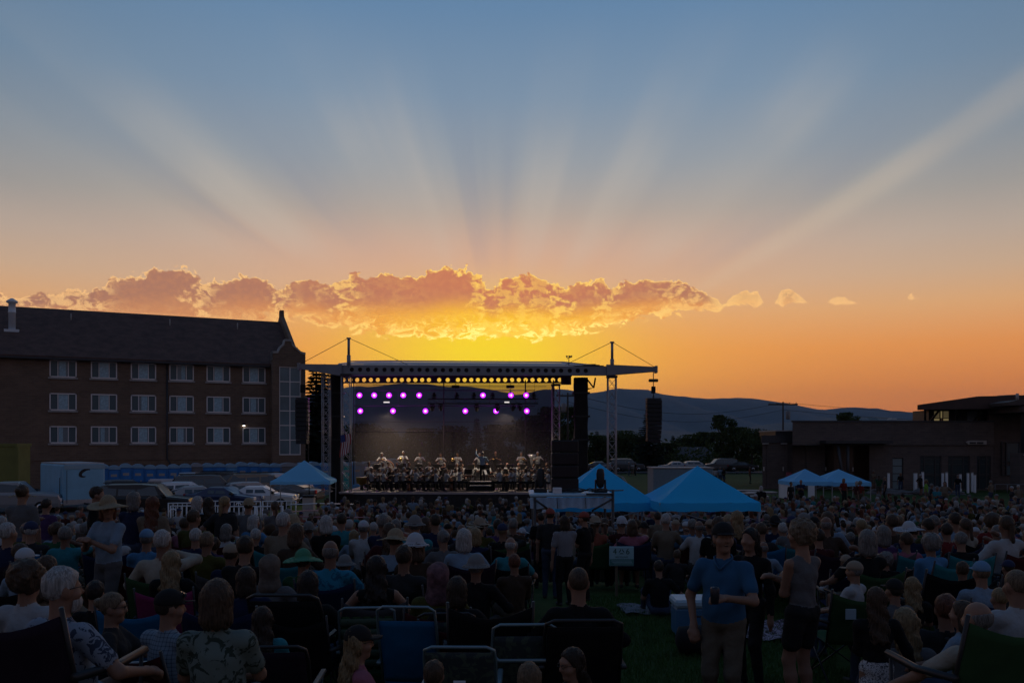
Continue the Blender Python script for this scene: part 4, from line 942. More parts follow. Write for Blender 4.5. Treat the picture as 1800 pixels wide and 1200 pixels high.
def car(shape, px, Z, rz, pn, label, group='cars parked beside the hall', z=None, dx=0.0):
    S = SHAPES[shape]; x = xat(px, Z)+dx; root = thing('parked_'+('pickup' if shape == 'pickup' else 'suv' if shape == 'suv' else 'car'), (x, Z, gz(x, Z)+.012 if z is None else z), label, {'pickup': 'pickup', 'suv': 'SUV'}.get(shape, 'car'), group, rz)
    w = S['w']; belt = S['belt']; rings = []
    for xx, t in zip(S['xs'], S['top']):
        up = t > belt+.15; b = min(t, belt); ins = .13 if up else .0; nose = .12 if abs(xx) > S['L']/2-.12 else 0
        W = w-nose; tw = W-.2 if up else W-.12
        rings.append([(xx, -W+.04, .34), (xx, -W, .55), (xx, -W-.0, b-.12), (xx, -W+.05, b), (xx, -tw, t-.05), (xx, -tw*.55, t), (xx, tw*.55, t), (xx, tw, t-.05), (xx, W-.05, b), (xx, W, b-.12), (xx, W, .55), (xx, W-.04, .34)])
    MB().loft(rings, 0, True, False).build('body', paint(pn[0], pn[1]), root)
    cab = [i for i, t in enumerate(S['top']) if t > belt+.3]; a, b = cab[0], cab[-1]
    xa, xb = S['xs'][a], S['xs'][b]
    def glass(q, nm='window'):
        v = [Vector(p) for p in q]; n = (v[1]-v[0]).cross(v[2]-v[0]).normalized()*.012; MB().loft([[p+n*.3 for p in v], [p+n for p in v]]).build(nm, M_CARGLASS, root)
    f = S['xs'][b+1]; tf = S['top'][b]; fb = S['top'][b+1]
    glass([(f-.1, -w+.18, fb+.05), (f-.1, w-.18, fb+.05), (xb+.06, w-.28, tf-.09), (xb+.06, -w+.28, tf-.09)], 'windscreen')
    if a > 0:
        g0 = S['xs'][a-1]; gb = S['top'][a-1]; glass([(g0+.05, w-.2, max(gb, belt)+.06), (g0+.05, -w+.2, max(gb, belt)+.06), (xa-.04, -w+.3, S['top'][a]-.08), (xa-.04, w-.3, S['top'][a]-.08)], 'rear_window')
    nw = 3 if shape == 'suv' else 1 if shape == 'pickup' else 2
    for s in (-1, 1):
        for k in range(nw):
            u0 = xa+(xb-xa)*k/nw+.05; u1 = xa+(xb-xa)*(k+1)/nw-.05
            q = [(u0, s*(w-.055), belt+.05), (u1+(.25 if k == nw-1 else 0), s*(w-.055), belt+.05), (u1, s*(w-.195), S['roof']-.14), (u0, s*(w-.195), S['roof']-.14)]
            glass(q if s < 0 else q[::-1], 'side_window')
        for xx in (-S['L']*.31, S['L']*.31):
            wh = MB(); wh.lathe([(.2, -.11), (.34, -.11), (.36, -.06), (.36, .06), (.34, .11), (.2, .11)], (xx, s*(w-.1), .355), 16, 0, 'y'); wo = wh.build('wheel', M_TYRE, root)
            MB().lathe([(.02, -.10), (.2, -.115), (.21, -.10), (.21, .10), (.2, .115), (.02, .10)], (xx, s*(w-.1), .355), 12, 0, 'y').build('rim', M_CHROME, wo)
        MB().bbox(S['L']/2-.14, S['L']/2+.02, s*(w-.32)-.17, s*(w-.32)+.17, .66, .86, .03).build('headlight', M_HEADL, root)
        MB().bbox(-S['L']/2-.02, -S['L']/2+.1, s*(w-.2)-.11, s*(w-.2)+.11, .75, 1.0, .03).build('tail_light', M_RED, root)
        MB().bbox(f-.25, f-.05, s*(w+.08)-.08, s*(w+.08)+.08, belt, belt+.14, .03).build('mirror', M_BLACK, root)
    MB().bbox(S['L']/2-.08, S['L']/2+.06, -w+.1, w-.1, .4, .6, .04).build('front_bumper', M_CHROME if shape in ('suv', 'pickup') else M_BLACK, root)
    MB().bbox(-S['L']/2-.06, -S['L']/2+.08, -w+.1, w-.1, .4, .6, .04).build('rear_bumper', M_BLACK, root)
    if shape == 'suv':
        for s in (-1, 1): MB().tube([(xa+.2, s*(w-.28), S['roof']+.06), (xb-.1, s*(w-.28), S['roof']+.06)], .02, 5).build('roof_rail', M_BLACK, root)
    if shape == 'pickup':
        for s in (-1, 1): MB().box(-2.7, -.8, s*(w-.06)-.05, s*(w-.06)+.05, belt-.05, belt+.14).build('bed_side', paint(pn[0], pn[1]), root)
    return root
DK, SIL, WH, TAN, BLU, REDC, GRY = ('charcoal', (.012, .012, .014)), ('silver', (.24, .25, .27)), ('white', (.55, .57, .6)), ('tan', (.16, .13, .10)), ('navy', (.02, .035, .09)), ('maroon', (.09, .015, .015)), ('grey', (.07, .075, .08))
car('suv', 262, 47, .12, DK, 'dark SUV facing right behind the crowd by the white barriers')
car('pickup', 22, 50, .25, SIL, 'silver pickup at the left edge beside the white trailer')
for a in [('sedan', 345, 53, .35, SIL, 'silver saloon behind the dark SUV'), ('hatch', 330, 57, .2, WH, 'white hatchback roof behind the dark SUV and the barriers'), ('suv', 372, 60, .3, GRY, 'grey SUV in the middle of the car park'),
          ('sedan', 395, 52, -.2, BLU, 'navy saloon nearest the white barriers'), ('suv', 425, 62, 3.3, TAN, 'tan SUV parked before the portable toilets'), ('hatch', 447, 57, .5, SIL, 'silver hatchback in the middle of the car park'),
          ('sedan', 456, 53, .1, WH, 'white saloon behind the barriers, left of the small canopy'), ('suv', 490, 63, .4, WH, 'white SUV parked near the stage end of the toilets'), ('sedan', 505, 57, 3.0, GRY, 'grey saloon behind the small blue canopy'),
          ('hatch', 228, 60, .4, GRY, 'grey hatchback between the trailer and the toilets'), ('sedan', 275, 56, .3, TAN, 'tan saloon roof just behind the dark SUV'), ('suv', 402, 65, .1, DK, 'dark SUV parked right before the portable toilets'), ('pickup', 330, 65, .35, WH, 'white pickup parked near the toilets')]: car(*a)
for i, (px, Z, pn, lb) in enumerate([(1054, 124, GRY, 'grey car on the far road beside the truss tower'), (1078, 124, SIL, 'silver car on the far road seen through the truss tower'), (1102, 124, GRY, 'grey car on the far road right of the truss tower'), (1186, 124, SIL, 'silver car on the far road above the canopy peak'),
                                 (1225, 124, SIL, 'pale car on the far road right of the canopy peak'), (1265, 124, GRY, 'grey car on the far road under the bungalow'), (1303, 124, DK, 'dark car on the far road near the low brick building'), (640, 124, SIL, 'silver car seen through the left of the scrim'), (690, 124, WH, 'white car seen through the scrim above the bass drum')]):
    car(('sedan', 'hatch', 'suv')[i % 3], px, Z, .1+PI*(i % 2), pn, lb, 'cars on the far road', gz(10, 122)+.26)

def trailer():
    # two visible faces: the tail doors (left) and the flank (right)
    Z = 50; xc = xat(112, Z); root = thing('cargo_trailer', (xc, Z, 0), 'pale enclosed cargo trailer with black C logo beside the car park', 'trailer', rz=.75)
    W, L, z0, z1 = 5.0, 2.3, .45, 2.84; TP = mat('trailer_panel', (.17, .38, .54), .5, var=.1, scale=1)
    b = MB(); b.bbox(-.0, L, 0.0, W, z0, z1, .10); b.build('box', TP, root)
    MB().box(.05, L-.05, .05, W-.05, z1+.001, z1+.06).build('roof', M_ALU, root)
    MB().box(-.02, L+.02, -.02, -.001, z0, z0+.3).build('stone_guard', M_ALU, root)
    MB().box(.02, L-.02, -.03, -.001, z1-.28, z1-.04).build('top_rail', mat('trailer_blue_grey', (.22, .34, .42), .4), root)
    dr = MB(); dr.box(-.025, -.001, .5, 1.45, z0+.08, z1-.3); d = dr.build('side_door', TP, root)
    for y in (.62,): MB().tube([(-.05, y, z0+.5), (-.05, y, z1-.8)], .02, 5).build('lock_rod', M_STEEL, d)
    MB().box(.15, .17, -.045, -.03, z0+.1, z1-.35).build('side_door_hinge', M_STEEL, root)
    for k in range(2):
        w = MB(); w.lathe([(.15, -.1), (.33, -.1), (.35, 0), (.33, .1), (.15, .1)], (-.02, 2.6+.8*k, .35), 14, 0, 'x'); w.build('wheel', M_TYRE, root)
    MB().box(-.18, -.02, 2.1, 3.9, .72, .80).build('mudguard', M_STEEL, root)
    pts = []                                # the curved C on the flank
    for k in range(12):
        t = math.radians(60+k*21); pts.append((1.2+.24*math.cos(t)*1.15+.12*math.sin(t), -.008, 2.3+.22*math.sin(t)))
    lg = MB(); n = len(pts)
    for i in range(n-1):
        w0, w1 = .03+.07*math.sin(PI*i/(n-1)), .03+.07*math.sin(PI*(i+1)/(n-1))
        a, c = Vector(pts[i]), Vector(pts[i+1]); cc = Vector((1.22, -.008, 2.3)); da, dc = (a-cc).normalized()*w0, (c-cc).normalized()*w1
        lg.loft([[a-da, a+da, a+da+Vector((0, .006, 0)), a-da+Vector((0, .006, 0))], [c-dc, c+dc, c+dc+Vector((0, .006, 0)), c-dc+Vector((0, .006, 0))]])
    lg.build('logo', M_BLACK, root)
    MB().tube([(L/2, 0, .5), (L/2, -1.2, .5)], .06, 6).build('drawbar', M_STEEL, root)
trailer()
def yellow_truck():
    Z = 56; root = thing('box_truck', (xat(-46, Z), Z, 0), 'olive yellow box truck cut off by the left edge', 'truck', rz=.18)
    m = mat('truck_yellow', (.15, .15, .035), .6, var=.15, scale=1.5)
    MB().bbox(-2.6, 2.6, 0, 2.4, .9, 4.0, .06).build('cargo_box', m, root)
    MB().box(-2.65, 2.65, -.06, 2.46, 3.86, 4.06).build('top_rail', m, root)
    MB().box(2.55, 2.72, -.08, .0, .9, 3.86).build('corner_post', m, root)
    for x in (-1.3, .0, 1.3): MB().box(x-.03, x+.03, -.03, -.001, 1.0, 3.8).build('side_seam', mat('seam', (.10, .10, .03)), root)
    for x in (-1.6, 1.6): MB().lathe([(.2, -.14), (.46, -.14), (.5, 0), (.46, .14), (.2, .14)], (x, .1, .5), 16, 0, 'y').build('wheel', M_TYRE, root)
    MB().box(-2.6, 2.6, .2, 2.2, .6, .88).build('chassis', M_STEEL, root)
yellow_truck()

# ------------------------------------------------------------------ canopy tents
def canopy(x, y, half, eave, peak, val, rz, label, m=M_BLUET, wall=False, z=None):
    zb = gz(x, y) if z is None else z
    root = thing('canopy_tent', (x, y, zb), label, 'tent', 'pop-up canopies', rz)
    h = half; n = 10; c = MB(); vs = []; fs = []
    for side in range(4):
        base = len(vs)
        for j in range(n+1):
            t = j/n
            for i in range(n+1):
                u = i/n*2-1; r = h*(1-t)
                zz = eave+(peak-eave)*(t**1.08)-.17*(1-abs(u))*math.sin(PI*min(1, t*1.2))*(1-t)+.015*math.sin(u*17+t*9)*(1-t)
                p = {0: (u*r, -r), 1: (r, u*r), 2: (-u*r, r), 3: (-r, -u*r)}[side]; vs.append((p[0], p[1], zz))
        for j in range(n):
            for i in range(n): q = base+j*(n+1)+i; fs.append((q, q+1, q+n+2, q+n+1))
    c.add(vs, fs, 0, True); top = c.build('canopy_top', m, root)
    for side in range(4):
        v = MB(); N = 16; row = []
        for i in range(N+1):
            u = i/N*2-1; hh = h+.004+.012*math.sin(u*14+side); p = {0: (u*h, -hh), 1: (hh, u*h), 2: (-u*h, hh), 3: (-hh, -u*h)}[side]
            row += [(p[0], p[1], eave), (p[0]*1.004, p[1]*1.004, eave-val-.015*math.cos(u*12))]
        v.add(row, [(2*i, 2*i+1, 2*i+3, 2*i+2) for i in range(N)], 0, True); v.build('valance', m, root)
    for sx in (-1, 1):
        for sy in (-1, 1): MB().box(sx*(h-.03)-.025, sx*(h-.03)+.025, sy*(h-.03)-.025, sy*(h-.03)+.025, 0, eave).build('leg', M_TUBE, root)
    for s in (-1, 1):
        q = MB(); q.tube([(-h, s*(h-.05), eave-.1), (0, s*(h-.05), eave-.55), (h, s*(h-.05), eave-.1)], .014, 4); q.tube([(-h, s*(h-.05), eave-.55), (0, s*(h-.05), eave-.1), (h, s*(h-.05), eave-.55)], .014, 4); q.build('scissor_frame', M_TUBE, root)
    if wall:
        for xw, m2 in ((-h+.02, M_WHITEP),):
            MB().box(-h+.02, -.2, h-.06, h-.03, .1, eave-.05).build('back_wall', m2, root); MB().box(xw, xw+.02, -h+.1, h-.1, .1, eave-.05).build('side_wall', m2, root)
        MB().box(-.35, .12, -h-.012, -h+.0, .3, eave-val).build('banner', M_WHITEP, root)
        MB().box(-h+.55, -.45, h-.075, h-.062, 1.4, 1.95).build('red_board', mat('red_board', (.20, .03, .03), .7), root)
    return root
def tent_at(pxc, pyeave, pypeak, Z, half, rz, label, m, val_px, **k):
    e = EYE-(pyeave-PY0)/FPX*Z; p = EYE-(pypeak-PY0)/FPX*(Z+half*.6); x = xat(pxc, Z); y = Z+half*.9; b = gz(x, y)
    return canopy(x+half*.9*(pxc-PX0)/FPX, y, half, e-b, p-b, val_px/FPX*Z, rz, label, m, **k)
tent_at(535, 846, 809, 45.5, 1.57, 0.10, 'small pale blue canopy before the left truss towers', M_PALET, 5)
tent_at(1226, 883, 819, 25.3, 1.50, .03, 'large blue canopy nearest the camera, right of the platform', M_BLUET, 15)
tent_at(1054, 883, 815, 26.6, 1.6, .04, 'blue canopy half hidden behind the platform and speaker stack', M_BLUET, 15)
tent_at(1415, 846, 824, 60, 1.42, .05, 'pale canopy with white side wall and red board, left of two by the brick centre', M_PALET, 7, wall=True)
tent_at(1474, 847, 824.5, 60.3, 1.68, -.02, 'pale open canopy, right of two by the brick centre', M_PALET, 7)

# ------------------------------------------------------------------ delay platform with speaker stack
def platform():
    Z = 23.4; x = lambda px: xat(px, Z); z = lambda py: EYE-(py-PY0)/FPX*Z; b = gz(1.5, Z)
    root = thing('sound_platform', (0, Z, b), 'raised scaffold platform with white edge and cloth before the stage', 'platform')
    MB().bbox(x(931), x(1079), 0, 2.0, z(873)-b, z(867.5)-b, .03).build('deck', mat('platform_deck', (.34, .52, .64), .5, var=.1), root)
    for k, (a, c) in enumerate(((932, 980), (980, 1028), (1028, 1078))):
        s = MB(); N = 14; row = []
        for i in range(N+1):
            px = a+(c-a)*i/N; row += [(x(px), .03+.03*math.sin(i*1.3+k), z(874)-b), (x(px), .05+.05*math.sin(i*1.3+k), z(893+1.4*math.sin(i*.5+k))-b)]
        s.add(row, [(2*i, 2*i+1, 2*i+3, 2*i+2) for i in range(N)], 0, True); s.build('skirt_cloth', mat('platform_cloth', (.42, .60, .80), .8, var=.12, trans=.3), root)
    for px in (940, 1077):
        for y in (-.05, 1.95): MB().tube([(x(px), y, 0), (x(px), y, z(860 if px > 1000 else 874)-b)], .04, 6).build('scaffold_post', M_STEEL, root)
    for a, c in (((939, 876), (962, 893)), ((1077, 876), (1040, 897)), ((1077, 868), (1030, 868))):
        MB().tube([(x(a[0]), -.07, z(a[1])-b), (x(c[0]), -.07, z(c[1])-b)], .03, 5).build('diagonal_tube', M_STEEL, root)
    for px in (979, 1029): MB().tube([(x(px), -.03, z(874)-b), (x(px+1), -.03, z(893)-b)], .012, 4).build('tie_strap', M_STEEL, root)
    zt = z(867.4)
    st = thing('speaker_stack', (x(996), Z+.9, zt), 'tall stack of black loudspeaker cabinets on the platform', 'loudspeaker')
    h = (z(776)-z(866))/4*1.02
    for k in range(4):
        c = MB(); c.bbox(-.38, .38, -.3, .35, .05+k*h, .05+(k+1)*h-.012, .03); o = c.build('cabinet', M_BLACK, st)
        MB().box(-.35, .35, -.322, -.302, .09+k*h, .0+(k+1)*h).build('grille', mat('stack_grille', (.022, .014, .014), .85, var=.3, scale=30), o)
    MB().box(-.45, .45, -.33, .38, -.0, .045).build('dolly', M_STEEL, st)
    for px, lb in ((1060, 'tall black moving head lamp on the right end of the platform'), (951.5, 'tall black moving head lamp on the left end of the platform')):
        p = (x(px), Z+.7, zt); r = thing('moving_head_light', p, lb, 'stage light', 'moving head lights on the platform')
        r.scale = (.78,)*3; MB().bbox(-.24, .24, -.2, .2, 0, .14, .03).build('base', M_BLACK, r)
        y = MB()
        for s in (-1, 1): y.bbox(s*.17-.03, s*.17+.03, -.08, .08, .14, .46, .02)
        y.build('yoke', M_BLACK, r)
        MB().lathe([(.06, .16), (.12, .22), (.145, .42), (.15, .66), (.12, .82), (.07, .86)], (0, 0, 0), 14).build('lamp_head', M_BLACK, r)
    cb = MB(); r = random.Random(6)
    for k in range(5):
        p0 = Vector((x(970+k*18), Z-.02+.3, zt+.04)); cb.tube([p0, p0+Vector((.2, -.2, .10)), p0+Vector((.5, -.1, .03)), p0+Vector((.9, .2, .03))], .018, 5)
    tag(cb.build('cable', M_BLACK), 'tangle of black cable lying on the platform edge', 'cable')
    for px, w, hh, lb in ((980, .12, .1, 'small white box on the platform left of the speaker stack'),):
        tag(MB().bbox(x(px)-w, x(px)+w, Z+.05, Z+.25, zt, zt+hh*1.6, .01).build('junction_box', M_WHITEP), lb, 'box')
platform()

# ------------------------------------------------------------------ white crowd barriers
BAR = {}
def barrier(p0, p1, h, n, label, kind='tall'):
    p0, p1 = Vector(p0), Vector(p1); d = p1-p0; L = d.length; root = thing('steel_barrier', p0, label, 'barrier', 'white crowd barriers', math.atan2(d.y, d.x))
    for z in ((.12, h-.02) if kind == 'tall' else (h-.02,)): MB().tube([(0, 0, z), (L, 0, z)], .030, 6).build('rail', M_WHITEP, root)
    vd = None
    for k in range(n+1):
        end = k in (0, n)
        if end: MB().tube([(L*k/n, 0, 0), (L*k/n, 0, h)], .034, 6).build('post', M_WHITEP, root); continue
        o = MB().tube([(0, 0, .12), (0, 0, h-.02)], .022, 5).build('bar', M_WHITEP, root) if vd is None else link('bar', vd, root)
        vd = o.data; o.location.x = L*k/n
    for e in (0.02, L-.02): MB().box(e-.03, e+.03, -.3, .3, 0, .04).build('foot', M_GREY, root)
for i, (a, b, Z, Zb, h, n, lb) in enumerate([(296, 345, 42, 42.2, 1.15, 6, 'first white barrier from the left, behind the gray haired couple'), (347, 402, 42, 42.2, 1.25, 7, 'second white barrier from the left'), (404, 458, 43, 43.2, 1.15, 7, 'third white barrier from the left, before the parked cars'), (462, 520, 43.4, 43.6, 1.15, 7, 'white barrier under the small canopy'),
                                     (402, 448, 37.8, 38, 1.3, 5, 'nearer white barrier left of the gap in the crowd'), (452, 497, 37.8, 38, 1.3, 5, 'nearer white barrier with a rounded end post'), (300, 392, 39.5, 39.6, 1.2, 10, 'long nearer white barrier in front of the cars')]):
    barrier((xat(a, Z), Z, 0), (xat(b, Zb), Zb, 0), h, n, lb)
rp = MB(); rp.tube([at(492, 905, 33), at(512, 899, 36), at(540, 897, 38), at(600, 897, 40)], .02, 5); rp.tube([at(492, 905, 33), at(540, 908, 33), at(650, 909, 33.5)], .02, 5)
tag(rp.build('pink_rope', mat('pink_rope', (.45, .22, .26), .7)), 'pink rope line strung around the front left seats', 'rope')
rp = MB(); rp.tube([at(505, 887, 41), at(560, 884.5, 42.5), at(625, 886, 44)], .03, 5); tag(rp.build('pipe_rail', M_WHITEP), 'long pale pipe rail before the left end of the stage', 'rail')
# mixing box with lid at the foot of the left cable
x = xat(541, 43); r_ = thing('equipment_case', (x, 43, 0), 'pale equipment cabinet under the left speaker cable', 'cabinet')
MB().bbox(-.28, .28, 0, .5, .1, 1.35, .03).build('case_body', M_TRIM, r_); MB().bbox(-.34, .34, -.05, .55, 1.355, 1.46, .03).build('lid', M_BLACK, r_)
# scaffold stair right of the truss tower, container and stacked tables behind the canopies
Z = 46; r_ = thing('stage_stair', (xat(1096, Z), Z, 0), 'aluminium stair with curved handrails behind the canopies', 'stair')
for s in (0, .8): MB().tube([(-.5, s, 2.0), (-.3, s, 2.35), (.0, s, 2.25), (.75, s, .95), (.95, s, .3), (.95, s, 0)], .025, 6).build('handrail', M_TUBE, r_)
for k in range(6): MB().box(-.45+.22*k, -.2+.22*k, 0, .8, 1.25-.2*k, 1.29-.2*k).build('step', M_ALU, r_)
Z = 58; r_ = thing('white_container', (xat(1201, Z), Z, 0), 'white flat container with a dark window behind the canopies', 'container')
MB().bbox(-2.05, 2.05, 0, 2.4, .15, 2.35, .05).build('container_body', mat('container_blue_grey', (.13, .20, .25), .6, var=.12), r_); MB().box(.62, 1.85, -.02, -.001, .9, 1.9).build('window', M_GLASS, r_); MB().box(-2.1, 2.1, -.04, 2.44, 2.355, 2.43).build('roof_edge', M_TRIM, r_)
for i, (px, Z, lb) in enumerate(((1278, 48, 'nearest left of the pale folding tables right of the blue canopy'), (1300, 52, 'second of the pale folding tables right of the blue canopy'), (1322, 49, 'third of the pale folding tables right of the blue canopy'), (1310, 55, 'rearmost of the pale folding tables right of the blue canopy'), (1338, 53, 'rightmost of the pale folding tables beside the far tents'))):
    x = xat(px, Z); t = thing('folding_table', (x, Z, 0), lb, 'table', 'folding tables', random.uniform(-.2, .2))
    MB().bbox(-.9, .9, -.38, .38, 1.02, 1.07, .02).build('table_top', M_TRIM, t); MB().box(-.86, .86, -.36, .36, .94, 1.015).build('apron', M_GREY, t)
    for sx in (-.8, .8):
        for sy in (-.3, .3): MB().tube([(sx, sy, 0), (sx, sy, .95)], .02, 5).build('leg', M_STEEL, t)
# white posts and low rail before the brick centre
for i, (px, py0, py1) in enumerate(((1562, 832, 846), (1609, 832, 849), (1622, 830, 846), (1657, 832, 853), (1664, 831, 852), (1688, 834, 849), (1701.5, 832, 857), (1709, 831, 845), (1713.5, 835, 857))):
    Z = 68.5+(i*1.7) % 3; x = xat(px, Z); hh = EYE-(py0-PY0)/FPX*Z; w = (2.6 if i == 1 else 1.8)/1500*Z
    o = MB().bbox(-w, w, -w, w, 0, hh, .03).build('white_post', M_WHITEP, None, (x, Z, 0)); tag(o, f'{("first", "second", "third", "fourth", "fifth", "sixth", "seventh", "eighth", "ninth")[i]} white post from the left before the brick centre', 'post', 'white posts')
    MB().bbox(-w*1.1, w*1.1, -w*1.1, w*1.1, hh, hh+.06, .02).build('post_cap', M_TRIM, o)
r_ = thing('pipe_fence', (xat(1672, 78*.99), 69.5, 0), 'low grey pipe fence before the brick centre', 'fence')
for k in range(6): MB().tube([(-.4+1.0*k, 0, 0), (-.4+1.0*k, 0, .72)], .03, 5).build('post', M_GREY, r_)
MB().tube([(-.4, 0, .72), (4.6, 0, .72)], .03, 5).build('rail', M_GREY, r_)
def rocks():
    r = random.Random(9)
    for i, (px, w, h) in enumerate(((1555, 1.3, .5), (1585, .9, .35), (1632, 1.5, .55), (1647, .9, .65), (1680, .8, .3))):
        Z = 68; b = bmesh.new(); bmesh.ops.create_icosphere(b, subdivisions=3, radius=1)
        for v in b.verts: v.co *= 1+.16*math.sin(v.co.x*5+i)*math.sin(v.co.y*4)+.08*math.sin(v.co.z*11+i*2); v.co.x *= w; v.co.y *= w*.7; v.co.z = max(-.1, v.co.z*h)
        me = bpy.data.meshes.new('boulder'); b.to_mesh(me); b.free(); me.materials.append(mat('boulder_stone', (.09, .085, .085), .95, var=.3, scale=3))
        tag(link('boulder', me, None, (xat(px, Z), Z, .0)), f'{("first", "second", "third", "fourth", "fifth")[i]} grey boulder from the left before the brick centre', 'boulder', 'boulders')
rocks()
# sign on its stake
Z = 14.2; p = at(1092.5, 994, Z); b = gz(p.x, Z); r_ = thing('lawn_sign', (p.x, Z, b), 'pale blue lawn sign reading 406 on a wooden stake', 'sign')
w, h0, h1 = 21.5/FPX*Z, p.z-b, EYE-(960-PY0)/FPX*Z-b
bd = MB().bbox(-w, w, -.015, .015, h0, h1, .008).build('board', mat('sign_blue', (.25, .42, .48), .7), r_)
MB().box(-w*.985, w*.985, -.0175, -.0155, h0+.01, h0+(h1-h0)*.36).build('lower_band', mat('sign_teal', (.06, .17, .17), .7), bd)
MB().box(-.10, -.06, .016, .05, -.2, h1-.1).build('stake', mat('stake_wood', (.12, .09, .06), .9), r_)
def text(s, size, loc, m, parent, nm):
    c = bpy.data.curves.new(nm, 'FONT'); c.body = s; c.size = size; c.align_x = 'CENTER'; c.align_y = 'CENTER'; c.extrude = .001
    o = bpy.data.objects.new(nm, c); COL.objects.link(o); dg = bpy.context.evaluated_depsgraph_get(); me = bpy.data.meshes.new_from_object(o.evaluated_get(dg)); bpy.data.objects.remove(o)
    me.materials.append(m); me.name = nm; q = link(nm, me, parent, loc); q.rotation_euler = (PI/2, 0, 0); return q
MG = mat('sign_green', (.015, .06, .04), .7)
hh = h1-h0
text('4', hh*.42, (-w*.55, -.018, h0+hh*.74), MG, bd, 'numeral'); text('6', hh*.42, (w*.5, -.018, h0+hh*.74), MG, bd, 'numeral')
rc = MB()
for k in range(3):
    a0 = math.radians(90+120*k); c = Vector((-.0, -.0175, h0+hh*.735)); R = hh*.165
    P = lambda t, rr: c+Vector((math.cos(t)*rr, 0, math.sin(t)*rr))
    q0, q1 = P(a0+.25, R), P(a0+2*PI/3-.25, R); i0, i1 = P(a0+.35, R*.52), P(a0+2*PI/3-.35, R*.52)
    rc.add([q0, q1, i1, i0], [(0, 1, 2, 3)])
rc.build('recycling_emblem', MG, bd)
text('RECYCLING', hh*.12, (-.0, -.018, h0+hh*.46), MG, bd, 'lettering')
for k in range(3): MB().box(-w*(.85-.1*k), w*(.8+.05*k), -.0195, -.018, h0+hh*(.26-.075*k), h0+hh*(.285-.075*k)).build('printed_line', mat('sign_blue', (.25, .42, .48)), bd)

# ------------------------------------------------------------------ people: implicit surfaces turned into meshes
def smin(a, b, k):
    h = np.clip(.5+.5*(b-a)/k, 0, 1); return b*(1-h)+a*h-k*h*(1-h)
def nets(F, org, vox, extra=None):
    S = F < 0
    c = np.zeros(tuple(n-1 for n in F.shape), np.uint8)
    for i in (0, 1):
        for j in (0, 1):
            for k in (0, 1): c += S[i:F.shape[0]-1+i, j:F.shape[1]-1+j, k:F.shape[2]-1+k]
    act = (c > 0) & (c < 8); I, J, K = np.nonzero(act); n = len(I)
    idx = -np.ones(act.shape, np.int64); idx[act] = np.arange(n)
    pos = np.zeros((n, 3)); cnt = np.zeros(n); cor = [(a, b, d) for a in (0, 1) for b in (0, 1) for d in (0, 1)]
    V = {q: F[I+q[0], J+q[1], K+q[2]] for q in cor}
    for q in cor:
        for ax in range(3):
            if q[ax]: continue
            r = list(q); r[ax] = 1; r = tuple(r); a, b = V[q], V[r]; m = (a < 0) != (b < 0)
            t = np.where(m, a/np.where(m, a-b, 1), 0)
            for x in range(3): pos[:, x] += np.where(m, q[x]+(t if x == ax else 0), 0)
            cnt += m
    pos = (pos/cnt[:, None]+np.stack([I, J, K], 1))*vox+org
    faces = []
    for ax in range(3):
        sl0 = [slice(1, -1)]*3; sl1 = [slice(1, -1)]*3; sl0[ax] = slice(0, -1); sl1[ax] = slice(1, None)
        A, B = S[tuple(sl0)], S[tuple(sl1)]; m = A != B; g = np.stack(np.nonzero(m), 1)
        off = np.array([1, 1, 1]); off[ax] = 0; g = g+off
        u, v = [(1, 2), (2, 0), (0, 1)][ax]; eu = np.eye(3, dtype=int)[u]; ev = np.eye(3, dtype=int)[v]
        q = np.stack([idx[tuple((g-eu-ev).T)], idx[tuple((g-ev).T)], idx[tuple(g.T)], idx[tuple((g-eu).T)]], 1)
        fl = A[m]; q[~fl] = q[~fl][:, ::-1]; faces.append(q)
    faces = np.concatenate(faces); faces = faces[(faces >= 0).all(1)]
    lab = None
    if extra is not None:
        lab = np.stack([sum(E[I+a, J+b, K+d] for a, b, d in cor) for E in extra], 1).argmin(1)
    return pos, faces, lab
def mesh_from(name, pos, faces, mats=(), lab=None):
    me = bpy.data.meshes.new(name); me.vertices.add(len(pos)); me.vertices.foreach_set('co', pos.astype(np.float32).ravel())
    me.loops.add(faces.size); me.loops.foreach_set('vertex_index', faces.astype(np.int32).ravel())
    me.polygons.add(len(faces)); me.polygons.foreach_set('loop_start', np.arange(0, faces.size, 4, dtype=np.int32))
    me.polygons.foreach_set('use_smooth', np.ones(len(faces), bool))
    for m in mats: me.materials.append(m)
    if lab is not None: me.polygons.foreach_set('material_index', np.sort(lab[faces], 1)[:, 1].astype(np.int32))
    me.update(calc_edges=True)
    return me
def RX(a): return Matrix.Rotation(a, 3, 'X')
def RZ(a): return Matrix.Rotation(a, 3, 'Z')
